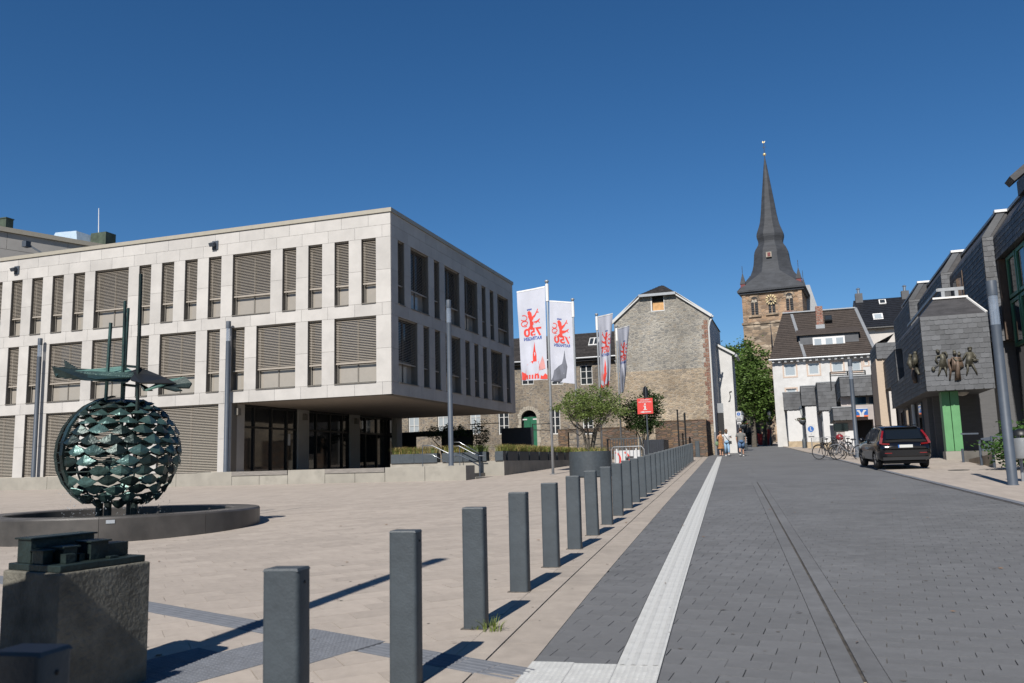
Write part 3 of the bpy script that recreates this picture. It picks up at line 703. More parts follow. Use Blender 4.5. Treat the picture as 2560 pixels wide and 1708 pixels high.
sheet3([(328,927,17.2),(352,919,17.1),(416,945,16.6),(440,958,16.5),(352,957,16.4),(326,950,16.8)], mat='black_metal')
sheet3([(362,975,16.5),(402,952,16.7),(463,942,16.9),(395,966,16.4)], mat='patina_light')
sheet3([(395,966,16.6),(463,942,16.7),(479,957,16.6),(472,969,16.5),(440,968,16.4),(455,975,16.3),(438,977,16.3)], mat='patina_dark')
sheet3([(349,961,16.6),(358,978,16.5),(380,978,16.6),(362,975,16.7)], mat='patina', name='fin')
for dx, dy in ((-.35,-.1),(.05,-.3),(.42,.0),(.0,.35)):
    mb = MB(); mb.tube([(SCN[0]+dx, SCN[1]+dy, -.95), (SCN[0]+dx, SCN[1]+dy, -.45)], .07, 10); sbuild(mb, 'leg', 'patina_dark')
mb = MB()
for k in range(300):
    a = rng.uniform(0,6.28); r = rng.choice((rng.uniform(.7,1.15), rng.uniform(.2,1.0))); z = rng.uniform(-.92,-.30)+(0 if rng.random() < .8 else .5)
    mb.ball((SCN[0]+r*math.cos(a), SCN[1]+r*math.sin(a), z), rng.uniform(.003,.007), 5, 3, sq=(1,1,rng.uniform(1,3)))
mb.build('water_spray', 'drops', kind='stuff', label='fine water drops falling from the bronze sphere into the basin', cat='water spray')

# ================================================================== town model on its stone pedestal, in half shade
O = np.array((-4.453,4.373)); ea = np.array((-.64,.153)); eb = np.array((.06,.733)); zp = -.60
ped = thing('model_pedestal', 'rough concrete pedestal with a bronze slab, half in shade in the corner', 'pedestal', (O[0]-.2, O[1]+.3, gz(4.7)))
def loc2(a, b): return tuple(O+ea*a+eb*b)
mb = MB(); mb.prism([loc2(0,0),loc2(0,1),loc2(1,1),loc2(1,0)], gz(4.6)-.08, zp); mb.build('block', 'pedestal_stone', ped, bevel=.012)
mb = MB(); mb.prism([loc2(.05,.03),loc2(.05,.97),loc2(.96,.97),loc2(.96,.03)], zp+.001, zp+.045); mb.build('slab', 'patina_dark', ped, bevel=.005)
offset(ped)
tm = thing('town_model', 'small bronze relief model of town buildings on the pedestal slab', 'model', (O[0]-.2, O[1]+.3, zp+.045))
def mblk(a0, a1, b0, b1, h, roof=0):
    mb = MB(); z0 = zp+.0455; h *= 1.33; mb.prism([loc2(a0,b0),loc2(a0,b1),loc2(a1,b1),loc2(a1,b0)], z0, z0+h)
    if roof: mb.prism([loc2(a0-.03,b0-.02),loc2(a0-.03,b1+.02),loc2(a1+.03,b1+.02),loc2(a1+.03,b0-.02)], z0+h, z0+h+roof)
    mb.build('model_house', 'patina_dark', tm, bevel=.003)
mblk(.62,.86,.06,.74,.115,.012); mblk(.28,.50,.50,.92,.07,.0); mblk(.24,.46,.46,.66,.085,.012)
mblk(.40,.60,.06,.16,.06,.01); mblk(.28,.44,.20,.34,.07,.012); mblk(.18,.28,.16,.26,.045); mblk(.30,.38,.38,.44,.035); mblk(.12,.2,.6,.7,.012)
mblk(.52,.60,.22,.42,.05); mblk(.88,.93,.2,.5,.03)
offset(tm)
# things beside the viewer, outside the picture, that shade the corner: a board and a box added for their shade, and another tall lamp
yn = 2.85; zn = gz(yn); shade_bd = thing('shade_board', 'tall grey board added beyond the picture edge to shade the pedestal corner', 'shade board', (-5.0,yn,zn))
mb = MB(); mb.box(-5.7,-4.34,yn-.04,yn+.04,zn+.35,.70); mb.build('board', 'anthracite', shade_bd)
for x in (-5.65,-4.40):
    mb = MB(); mb.box(x-.04,x+.04,yn+.045,yn+.12,zn,.66); mb.build('post', 'lamp_grey', shade_bd)
mb = MB(); mb.box(-5.6,-4.45,yn-.07,yn-.042,zn+.7,.6); mb.build('pane', 'dark_glass', shade_bd)
mb = MB(); mb.box(-5.7,-4.34,yn-.1,yn+.06,zn+.002,zn+.34); mb.build('base', 'concrete', shade_bd); offset(shade_bd)
cab = thing('shade_box', 'grey box added beyond the picture edge to shade the lowest bollard', 'shade box', (-2.3,1.45,gz(1.4)))  # unseen box, added to keep the lowest bollard in shade
mb = MB(); mb.box(-2.60,-2.0,1.28,1.60,gz(1.4)+.08,.22); mb.build('body', 'lamp_grey', cab, bevel=.01)
mb = MB(); mb.box(-2.58,-2.02,1.30,1.58,gz(1.4),gz(1.4)+.079); mb.build('base', 'concrete', cab)
mb = MB(); mb.box(-2.62,-1.98,1.26,1.62,.221,.26); mb.build('lid', 'lamp_grey', cab); offset(cab)
lamp(6.85, .105, 'tall cylindrical lamp beyond the picture edge whose shadow crosses the plaza', (-4.76, 3.0, gz(3.0)), .62, .34)

# ================================================================== steps, planter walls, handrails right of the terrace
YW = 36.0; XW = -12.28
zw = onY(1261.5, 1151.8, YW)[2]; xl = onY(976, 1160, YW)[0]
pw = thing('planter_wall', 'beige concrete wall carrying grey planters, turning along the flagpoles', 'wall', (XW, YW, gz(YW)))
mb = MB(); mb.box(xl, XW, YW, YW+.35, -.9, zw); mb.build('front_wall', 'concrete', pw)
mb = MB(); mb.box(XW-.35, XW, YW+.352, 52.0, -.9, zw); mb.build('side_wall', 'concrete', pw); offset(pw)
stp = thing('steps', 'low concrete steps between the terrace wall and the planter wall', 'steps', (-13.5, 34.6, gz(34.6)))
for k in range(3):
    mb = MB(); mb.box(-14.59, -12.55-.62*k, YP+1.004, YW-.004, -.9 if k == 0 else -.46+.16*(k-1)+.001, -.46+.16*k+.01); mb.build('step', 'concrete', stp)
offset(stp)
def rail(label, pts, Y, posts, r=.021, mat='steel'):
    w = [onY(px, py, Y) for px, py in pts]; t = thing('handrail', label, 'handrail', (w[0][0], Y, -.4), group='steel handrails at the steps')
    mb = MB(); mb.tube([tuple(p) for p in w], r, 8); mb.build('rail', mat, t, smooth=True)
    for (px, py, zb) in posts:
        q = onY(px, py, Y); mb = MB(); mb.tube([(q[0],Y,q[2]), (q[0],Y,zb)], r*.8, 8); mb.build('post', 'lamp_grey', t)
    return offset(t)
Z2 = lambda x, y: (950+x/5.732, 1020+y/5.732)
rail('polished steel handrail starting left of the terrace lamp', [Z2(605,543),Z2(745,538),Z2(1000,660),Z2(1090,690)], 33.45, [(*Z2(610,543),.02)])
rail('thin lower steel rail sloping behind the terrace lamp', [Z2(610,668),Z2(745,668),Z2(985,795)], 33.5, [(*Z2(985,795),-.3)], r=.012)
rail('polished steel handrail with a level end right of the terrace lamp', [Z2(1065,548),Z2(1130,545),Z2(1400,685),Z2(1500,685)], 35.6, [(*Z2(1430,685),-.5),(*Z2(1140,548),.0)])
rail('dull steel handrail rising highest behind the other rails', [Z2(1060,492),Z2(1135,490),Z2(1420,650)], 35.85, [(*Z2(1420,650),-.5)], r=.017)
rail('dark lower handrail falling to the terrace wall end', [Z2(1075,690),Z2(1150,680),Z2(1430,830)], 34.9, [(*Z2(1430,830),-.55)], r=.028, mat='lamp_grey')

# ---- grasses: curved blades
leafmat('grass_green', (.155,.195,.045), .3, .4)
leafmat('grass_tan', (.36,.27,.115), .3, .35)
M('soil', (.05,.04,.03), .95, .2, 10)
M('iris_green', (.16,.22,.10), .7, .1, 3, fvar=.2)
def tuft(n, h, spread, w=.008, seed=0, cx=0, cy=0, droop=.5, lx=0, ly=0):
    r = random.Random(seed); mb = MB()
    for k in range(n):
        a = r.uniform(0,6.283); hh = h*r.uniform(.55,1.0); sp = spread*r.uniform(.2,1.0); bx = cx+r.uniform(-lx,lx)+.04*math.cos(a); by = cy+r.uniform(-ly,ly)+.04*math.sin(a)
        pts = []
        for s_ in (0,.4,.75,1.0):
            z = hh*(s_-droop*s_*s_*.6); d = sp*s_*s_; pts.append((bx+d*math.cos(a), by+d*math.sin(a), z))
        px, py = -math.sin(a)*w/2, math.cos(a)*w/2; vs = []
        for i, p in enumerate(pts): f = (1,.9,.6,.1)[i]; vs += [(p[0]-px*f,p[1]-py*f,p[2]),(p[0]+px*f,p[1]+py*f,p[2])]
        mb.add(vs, [(0,1,3,2),(2,3,5,4),(4,5,7,6)], r.random())
    return mb
def planter(label, x0, x1, y0, y1, z0, z1, kinds, dens=170, hh=.62):
    t = thing('planter_box', label, 'planter', ((x0+x1)/2,(y0+y1)/2,z0), group='grey planter boxes on the wall')
    mb = MB(); mb.box(x0,x1,y0,y1,z0,z1-.02); mb.build('box', 'anthracite', t, bevel=.008)
    mb = MB(); mb.box(x0+.03,x1-.03,y0+.03,y1-.03,z1-.019,z1-.005); mb.build('soil', 'soil', t)
    L_ = max(x1-x0, y1-y0)
    for kd, frac, sd in kinds:
        n = int(dens*L_*frac)
        mb = tuft(int(n*1.9), hh*(1.12 if kd == 'grass_tan' else 1.0), .46, .017, sd, (x0+x1)/2, (y0+y1)/2, .75, (x1-x0)/2-.05, (y1-y0)/2-.05)
        mb.v = [(a, b, c+z1-.02) for a, b, c in mb.v]; mb.build('grasses', kd, t, kind='stuff')
    return offset(t)
X2 = lambda x: onY(950+x/5.732, 1160, YW-.1)[0]
ph = .43
planter('grey planter with tan grass nearest the dark entrance', X2(150), X2(480), YW-.06, YW+.36, zw+.004, zw+ph, [('grass_tan',.5,1),('grass_green',.6,2)])
planter('grey planter with pale iris leaves left of the handrail gap', X2(482), X2(812), YW-.06, YW+.36, zw+.004, zw+ph, [('grass_tan',.45,3),('grass_green',.4,4),('iris_green',.25,5)])
planter('grey planter behind the terrace lamp at the steps', X2(885), X2(1200), YW-.06, YW+.36, zw+.004, zw+ph, [('grass_tan',.5,6),('grass_green',.5,7)])
planter('grey planter behind the sloping steel handrail', X2(1202), X2(1520), YW-.06, YW+.36, zw+.004, zw+ph, [('grass_green',.7,8),('iris_green',.3,9)])
planter('grey planter at the outer corner of the planter wall', X2(1645), XW-.02, YW-.06, YW+.36, zw+.004, zw+ph, [('grass_tan',.3,10),('grass_green',.7,11)])
for k in range(9):
    y0 = YW+.62+k*1.66
    planter('grey planter %s from the corner along the side wall' % ORD[k].replace('nearest','first'), XW-.42, XW-.01, y0, y0+1.45, zw+.004, zw+ph, [('grass_green',.75,20+k),('grass_tan',.35,40+k)], 150)
# ================================================================== old stone houses, walls, flags, signs, shrubs beyond the plaza
KM = 1.0
masonry('rubble', [(.165,.138,.108),(.120,.105,.090),(.190,.158,.120),(.145,.118,.092),(.100,.092,.084),(.175,.142,.105)], (.215,.19,.155), 4.2, 4.2, 10.5, mort=.10, dirt=.3)
masonry('rubble_upper', [(.23,.216,.19),(.172,.165,.152),(.25,.235,.203),(.198,.184,.162),(.145,.141,.134),(.22,.195,.16)], (.27,.253,.22), 3.6, 3.6, 10.0, mort=.10, dirt=.25)
masonry('rubble_lower', [(.27,.215,.155),(.205,.17,.128),(.30,.245,.175),(.175,.148,.118),(.24,.185,.128)], (.29,.245,.19), 3.6, 3.6, 10.5, mort=.10, dirt=.28)
masonry('boundary_brick', [(.105,.068,.045),(.075,.056,.042),(.135,.088,.055),(.09,.075,.062),(.12,.08,.06)], (.06,.05,.042), 2.4, 2.4, 9.0, mort=.08, dirt=.25)
masonry('red_brick', [(.16,.075,.05),(.13,.06,.045),(.19,.09,.06)], (.2,.16,.13), 5, 5, 13, mort=.12)
M('dark_tile', (.024,.021,.020), .75, .25, 5, .3, 30, fvar=.3)
M('surround_stone', (.26,.235,.195), .9, .12, 3, .2, 30)
M('frame_white', (.42,.42,.41), .5, .02)
M('green_door', (.010,.085,.045), .45, .1, 2)
M('zinc', (.24,.25,.26), .45, .06, metal=.4)
M('fascia_white', (.40,.40,.39), .6, .04)
M('plywood', (.40,.235,.105), .8, .12, 4)
M('white_render', (.42,.415,.405), .85, .05, 1.5, .15, 20, stain=.12)
M('dark_interior', (.008,.008,.009), .6, 0)
M('navy_panel', (.012,.015,.022), .5, .1)
glass('house_glass', (.02,.024,.028), .05)
glass('curtain_glass', (.26,.29,.31), .10)
def casement(parent, x0, x1, y, z0, z1, nx=2, nz=3, frame='frame_white', pane='house_glass', dep=.12, surround=None, face=-1, bar=.06):
    """window in a wall facing -Y: frame with bars (part) > panes"""
    f = MB(); b = bar
    f.box(x0,x0+b,y,y+.07,z0,z1); f.box(x1-b,x1,y,y+.07,z0,z1); f.box(x0+b,x1-b,y,y+.07,z0,z0+b); f.box(x0+b,x1-b,y,y+.07,z1-b,z1)
    for k in range(1,nx): xx = x0+(x1-x0)*k/nx; f.box(xx-b*.5,xx+b*.5,y-.004,y+.066,z0+b,z1-b)
    for k in range(1,nz): zz = z0+(z1-z0)*k/nz; f.box(x0+b,x1-b,y-.008,y+.06,zz-b*.25,zz+b*.25)
    fo = f.build('window', frame, parent)
    for i in range(nx):
        for j in range(nz):
            p = MB(); p.box(x0+(x1-x0)*i/nx+.02, x0+(x1-x0)*(i+1)/nx-.02, y+.03, y+.045, z0+(z1-z0)*j/nz+.015, z0+(z1-z0)*(j+1)/nz-.015); p.build('pane', pane, fo)
    if surround:
        s = MB(); w = .17; yy = y-.075
        s.box(x0-w,x0-.005,yy,y+.05,z0-.005,z1+w); s.box(x1+.005,x1+w,yy,y+.05,z0-.005,z1+w); s.box(x0-.004,x1+.004,yy,y+.05,z1+.004,z1+w); s.box(x0-w-.06,x1+w+.06,yy-.06,y+.05,z0-w,z0-.006); s.build('surround', surround, fo)
    return fo
def tile_roof(mb, a, b, c, d, rows, lift=.03, var=True):
    """roof plane a-b (eave) to d-c (ridge), laid in overlapping courses"""
    a, b, c, d = (np.array(p, float) for p in (a, b, c, d)); n = np.cross(b-a, d-a); n = n/np.linalg.norm(n)
    if n[2] < 0: n = -n
    for k in range(rows):
        t0, t1 = k/rows, (k+1)/rows+.15/rows
        p = [a+(d-a)*t0+n*lift, b+(c-b)*t0+n*lift, b+(c-b)*min(t1,1)+n*.003, a+(d-a)*min(t1,1)+n*.003]
        q = [a+(d-a)*t0, b+(c-b)*t0]
        m = 10
        for j in range(m):
            s0, s1 = j/m, (j+1)/m; f = lambda P, Q, s: P+(Q-P)*s
            mb.add([f(p[0],p[1],s0),f(p[0],p[1],s1),f(p[3],p[2],s1),f(p[3],p[2],s0),f(q[0],q[1],s0),f(q[0],q[1],s1)], [(0,1,2,3),(4,5,1,0)])
    return mb
# ---- long rubble-stone house behind the courtyard
YL = 67.0
xl0, xl1 = -40.0, onY(1537, 950, YL)[0]+.3
ze = onY(1490, 893, YL)[2]
lh = thing('stone_house', 'long rubble stone house with dark tiled roof and arched green gate', 'house', (-20, YL, gz(YL)))
zb0 = gz(YL)-1.2
ac = onY(1322.5, 1050, YL); rw = 23.5*59.5/F_PX; zs = onY(1322, 1046, YL)[2]; zd0 = zb0
wins_lo = []
for c in (1034, 1107, 1188, 1259, 1387, 1470):
    x0 = onY(c-13.5, 1060, YL)[0]; x1 = onY(c+13.5, 1060, YL)[0]; wins_lo.append((x0, x1, onY(c, 1086, YL)[2], onY(c, 1022, YL)[2]))
wins_up = []
for c in (1242, 1318, 1392, 1465):
    x0 = onY(c-15.5, 930, YL)[0]; x1 = onY(c+15.5, 930, YL)[0]; wins_up.append((x0, x1, onY(c, 962, YL)[2], onY(c, 912, YL)[2]))
def wall_with_holes(mb, x0, x1, z0, z1, y, holes, th=.5):
    """wall facing -Y with rectangular holes: boxes around them"""
    xs_ = sorted(set([x0, x1]+[h[0] for h in holes]+[h[1] for h in holes])); xs_ = [x for x in xs_ if x0 <= x <= x1]
    for a, b in zip(xs_, xs_[1:]):
        if b-a < 1e-4: continue
        m = (a+b)/2; cut = sorted([(h[2], h[3]) for h in holes if h[0] <= m <= h[1]]); z = z0
        for h0, h1 in cut:
            if h0 > z: mb.add([(a,y,z),(b,y,z),(b,y,h0),(a,y,h0)], [(0,1,2,3)])
            z = max(z, h1)
        if z < z1: mb.add([(a,y,z),(b,y,z),(b,y,z1),(a,y,z1)], [(0,1,2,3)])
    for h in holes:
        a, b, c, d = h[0], h[1], max(h[2], z0), min(h[3], z1)
        mb.add([(a,y,c),(b,y,c),(b,y,d),(a,y,d),(a,y+th,c),(b,y+th,c),(b,y+th,d),(a,y+th,d)], [(0,4,5,1),(1,5,6,2),(2,6,7,3),(3,7,4,0)])
    return mb
arch = (ac[0]-rw, ac[0]+rw, zd0, zs)
mb = MB(); wall_with_holes(mb, xl0, xl1, zb0, ze+.05, YL, wins_lo+wins_up+[(arch[0], arch[1], zb0, zs+rw)])
na = 12                                                     # fill the spandrels above the arch
for k in range(na):
    t0, t1 = math.pi*k/na, math.pi*(k+1)/na; p = [(ac[0]+rw*math.cos(t), zs+rw*math.sin(t)) for t in (t0, t1)]
    mb.add([(p[0][0],YL,p[0][1]),(p[0][0],YL,zs+rw),(p[1][0],YL,zs+rw),(p[1][0],YL,p[1][1])], [(0,1,2,3)])
    mb.add([(p[0][0],YL,p[0][1]),(p[1][0],YL,p[1][1]),(p[1][0],YL+.5,p[1][1]),(p[0][0],YL+.5,p[0][1])], [(0,1,2,3)])
mb.build('wall', 'rubble', lh)
mb = MB(); mb.box(xl0, xl1, YL+.5, YL+7.5, zb0, ze); mb.build('core', 'dark_interior', lh)
for k in range(15):                                         # voussoirs
    t0, t1 = math.pi*k/15+.015, math.pi*(k+1)/15-.015; r0, r1_ = rw+.01, rw+.30+.06*(k % 2)
    q = [(ac[0]+r*math.cos(t), YL-.03, zs+r*math.sin(t)) for r, t in ((r0,t0),(r1_,t0),(r1_,t1),(r0,t1))]
    m_ = MB(); m_.extrude(q, (0,.1,0)); m_.build('arch_stone', 'surround_stone', lh)
for s_ in (-1,1):
    for k in range(6):
        w = .22+.1*(k % 2); x = ac[0]+s_*rw; m_ = MB(); m_.box(min(x+s_*.01,x+s_*w), max(x+s_*.01,x+s_*w), YL-.03, YL+.05, zs-.02-.5*(k+1)+.015, zs-.02-.5*k); m_.build('arch_stone', 'surround_stone', lh)
gd = MB(); gd.box(ac[0]-rw+.12, ac[0]-.01, YL+.30, YL+.36, zb0, zs+.12); gd.box(ac[0]+.01, ac[0]+rw-.02, YL+.30, YL+.36, zb0, zs+.12); gdo = gd.build('gate', 'green_door', lh)
for s_ in (-1,1):
    h_ = MB(); h_.box(ac[0]+s_*rw*.72-.22, ac[0]+s_*rw*.72+.22, YL+.27, YL+.30, zs-.12, zs-.02); h_.build('hinge', 'frame_white', gdo)
for i, (x0, x1, z0, z1) in enumerate(wins_lo): casement(lh, x0, x1, YL+.14, z0, z1, 2, 3, pane='curtain_glass' if i in (0,1,2) else 'house_glass', surround='surround_stone', bar=.085)
for x0, x1, z0, z1 in wins_up: casement(lh, x0, x1, YL+.14, z0, z1, 2, 3, surround='surround_stone', bar=.075)
# roof: find the ridge on a 45 degree slope
dl = 1.0
for _ in range(60):
    if onY(1491, 832, YL+dl)[2] > ze+dl*.95: dl += .1
    else: break
mb = MB(); tile_roof(mb, (xl0,YL-.45,ze-.05), (xl1,YL-.45,ze-.05), (xl1,YL+dl,ze+dl*.95), (xl0,YL+dl,ze+dl*.95), 22); ro = mb.build('roof', 'dark_tile', lh, kind='stuff')
mb = MB(); mb.add([(xl0,YL+dl,ze+dl*.95),(xl1,YL+dl,ze+dl*.95),(xl1,YL+2*dl+.4,ze),(xl0,YL+2*dl+.4,ze)], [(0,1,2,3)]); mb.build('rear_roof', 'dark_tile', lh)
mb = MB(); mb.box(xl0, xl1, YL-.40, YL+.02, ze-.30, ze-.08); mb.build('eave_board', 'black', lh)  # black: the shadow line of the eave overhang put into the colour
mb = MB(); mb.tube([(xl0,YL-.52,ze-.06),(xl1,YL-.52,ze-.06)], .075, 8); mb.build('gutter', 'zinc', lh)
for px, py in ((1292,881),(1486,857)):
    c = onY(px, py, YL+1.2); w = MB(); y0 = c[1]; w.obox((c[0], y0-.08, c[2]+.06), (.42,0,0), (0,.38,.36), (0,-.05,.05)); so_ = w.build('skylight', 'frame_white', lh)
    for k in (-1,1):
        w = MB(); w.obox((c[0]+k*.2, y0-.135, c[2]+.115), (.14,0,0), (0,.28,.265), (0,-.02,.02)); w.build('pane', 'house_glass', so_)
mb = MB(); p = onY(1534, 925, YL); mb.tube([(p[0],YL-.2,ze-.1),(p[0]+.25,YL-.25,ze-.5),(p[0]+.3,YL-.1,ze-.9),(p[0]+.3,YL-.1,zb0)], .06, 8); mb.build('downpipe', 'zinc', lh)
offset(lh)
# ---- gable house of rubble stone
YG = 62.4
def G(x, y): return onY(x, y, YG)
gx0, gx1 = G(1539,900)[0], G(1779,900)[0]
zeL, zeR = G(1537,801)[2], G(1773,789)[2]; zeG = (zeL+zeR)/2
hL, hR, ap = G(1604,741), G(1683,731), G(1648,706)
zj = (hL[2]+hR[2])/2
gh = thing('gable_house', 'tall rubble stone house gable with a boarded window under a clipped roof', 'house', ((gx0+gx1)/2, YG, gz(YG)))
bw = (G(1630,757)[0], G(1659,757)[0], G(1645,776)[2], G(1645,740)[2])
zsp = G(1660,925)[2]
mb = MB(); pts = [(gx0,YG,zsp),(gx1,YG,zsp),(gx1,YG,zeG),(hR[0],YG,zj),(bw[1],YG,zj),(bw[1],YG,bw[2]),(bw[0],YG,bw[2]),(bw[0],YG,zj),(hL[0],YG,zj),(gx0,YG,zeG)]
mb.add([(gx0,YG,zsp),(gx1,YG,zsp),(gx1,YG,bw[2]),(gx0,YG,bw[2])], [(0,1,2,3)])
def edgeL(z): return gx0 if z < zeG else gx0+(hL[0]-gx0)*(z-zeG)/(zj-zeG)
def edgeR(z): return gx1 if z < zeG else gx1+(hR[0]-gx1)*(z-zeG)/(zj-zeG)
zz = [bw[2]] + ([zeG] if zeG > bw[2] else []) + [zj]
if zeG <= bw[2]:
    mb = MB(); mb.add([(gx0,YG,zsp),(gx1,YG,zsp),(gx1,YG,zeG),(gx0,YG,zeG)], [(0,1,2,3)]); mb.add([(gx0,YG,zeG),(gx1,YG,zeG),(edgeR(bw[2]),YG,bw[2]),(edgeL(bw[2]),YG,bw[2])], [(0,1,2,3)])
for a, b in zip(zz, zz[1:]):
    mb.add([(edgeL(a),YG,a),(bw[0],YG,a),(bw[0],YG,b),(edgeL(b),YG,b)], [(0,1,2,3)]); mb.add([(bw[1],YG,a),(edgeR(a),YG,a),(edgeR(b),YG,b),(bw[1],YG,b)], [(0,1,2,3)])
mb.build('upper_wall', 'rubble_upper', gh)
mb = MB(); mb.add([(gx0,YG,zb0),(gx1,YG,zb0),(gx1,YG,zsp),(gx0,YG,zsp)], [(0,1,2,3)]); mb.build('lower_wall', 'rubble_lower', gh)
for gx in (gx0, gx1):
    mb = MB(); mb.add([(gx,YG,zb0),(gx,YG+9,zb0),(gx,YG+9,zeG),(gx,YG,zeG)], [(0,1,2,3)]); mb.build('side_wall', 'white_render', gh)
mb = MB(); mb.box(bw[0],bw[1],YG+.35,YG+.4,bw[2],bw[3]+.2); mb.build('dark_opening', 'dark_interior', gh)
mb = MB(); mb.box(bw[0]+.02,bw[1]-.02,YG+.16,YG+.19,bw[2]+.01,bw[2]+(bw[3]-bw[2])*.62); mb.build('plywood_board', 'plywood', gh)
mb = MB(); mb.box(bw[0]-.1,bw[0]-.003,YG-.02,YG+.1,bw[2]-.08,bw[3]); mb.box(bw[1]+.003,bw[1]+.05,YG-.02,YG+.1,bw[2]-.08,bw[3]); mb.box(bw[0],bw[1],YG-.02,YG+.1,bw[2]-.08,bw[2]-.003); mb.build('window_frame', 'frame_white', gh)
mb = MB()                                                       # hip and main roof
yh = YG+1.3; zr = ap[2]
mb.add([(hL[0]-.15,YG-.25,zj+.02),(hR[0]+.15,YG-.25,zj+.02),(ap[0],yh,zr)], [(0,1,2)])
tile_roof(mb, (hL[0]-.15,YG-.28,zj), (hR[0]+.15,YG-.28,zj), (ap[0]+.1,yh,zr), (ap[0]-.1,yh,zr), 8, .04)
for (hx, gx, sg) in ((hL[0],gx0,-1),(hR[0],gx1,1)):
    mb.add([(gx+sg*.10,YG-.12,zeG-.1),(hx+sg*.15,YG-.28,zj+.03),(ap[0],yh,zr+.03),(ap[0],YG+9,zr+.03),(gx+sg*.10,YG+9,zeG-.1)], [(0,1,2,3,4)])
mb.build('roof', 'dark_tile', gh)
mb = MB(); mb.box(hL[0]-.18,hR[0]+.18,YG-.36,YG-.24,zj-.16,zj+.03); mb.build('hip_gutter', 'zinc', gh)
for (hx, gx, sg) in ((hL[0],gx0,-1),(hR[0],gx1,1)):
    mb = MB(); mb.bar((gx+sg*.2,YG-.10,zeG-.14),(hx+sg*.1,YG-.10,zj-.02),.14,.20); mb.build('verge_board', 'fascia_white', gh)
mb = MB(); mb.tube([(gx1+.25,YG+.3,zeG-.1),(gx1+.05,YG-.12,zeG-.55),(gx1-.06,YG-.12,zeG-1.0),(gx1-.06,YG-.12,gz(YG)+1.5)], .065, 8); mb.build('downpipe', 'fascia_white', gh)
mb = MB(); mb.tube([(gx1-.06,YG-.13,gz(YG)+1.6),(gx1-.06,YG-.13,gz(YG)-.2)], .08, 8); mb.build('pipe_boot', 'zinc', gh)
for k in range(22):                                             # brick quoin teeth
    w = (.28,.42)[k % 2]; z = zeG-.4-.34*k; m_ = MB(); m_.box(gx1-w-.13, gx1-.13, YG-.015, YG+.02, z-.30, z); m_.build('quoin', 'red_brick', gh)
offset(gh)
# ---- white house set back beside it
YWt = 67.0
wx0, wx1 = gx1-3.0, onY(1836, 1000, YWt)[0]
zw1 = onY(1841, 884, YWt)[2]; sl = .62
wh = thing('white_side_house', 'white painted house end with a sloping roof edge beside the stone gable', 'house', (wx1, YWt, gz(YWt)))
mb = MB(); mb.extrude([(wx0,YWt,-1),(wx1,YWt,-1),(wx1,YWt,zw1),(wx0,YWt,zw1+sl*(wx1-wx0))], (0,3,0)); mb.build("wall", "white_render", wh)
mb = MB(); mb.bar((wx1+.25,YWt-.12,zw1-.05),(wx0,YWt-.12,zw1+sl*(wx1+.25-wx0)-.05),.2,.16); mb.build('verge_board', 'fascia_white', wh)
mb = MB(); mb.add([(wx1+.3,YWt-.2,zw1),(wx1+.3,YWt+3,zw1),(wx0,YWt+3,zw1+.2+sl*(wx1+.3-wx0)),(wx0,YWt-.2,zw1+.2+sl*(wx1+.3-wx0))], [(0,1,2,3)]); mb.build('roof', 'dark_tile', wh)
mb = MB(); mb.tube([(wx1+.32,YWt-.1,zw1-.15),(wx1+.32,YWt+3,zw1-.15)], .12, 8); mb.build('gutter', 'zinc', wh)
p = onY(1826, 990, YWt); mb = MB(); mb.tube([(p[0]+.12,YWt-.06,p[2]+.35),(p[0]-.05,YWt-.06,p[2]+.3),(p[0],YWt-.06,p[2]),(p[0]-.06,YWt-.06,p[2]-.35),(p[0]-.16,YWt-.06,p[2]-.4)], .03, 6); mb.build('wall_anchor', 'black_metal', wh)
offset(wh)
# passage door between the two houses
dx0, dx1 = gx1+.02, onY(1813, 1100, 64.2)[0]
dr = thing('side_door', 'tall dark doorway with grey transom beside the stone gable corner', 'door', ((dx0+dx1)/2, 64.0, gz(64)))
zt, zm_ = onY(1800, 1008, 64)[2], onY(1800, 1032, 64)[2]
mb = MB(); mb.box(dx0,dx1,64.12,64.2,zm_,zt-.005); mb.build('transom', 'zinc', dr)
mb = MB(); mb.box(dx0,dx1,64.1,64.2,gz(64)-.1,zm_-.01); mb.build('leaf', 'dark_interior', dr); offset(dr)

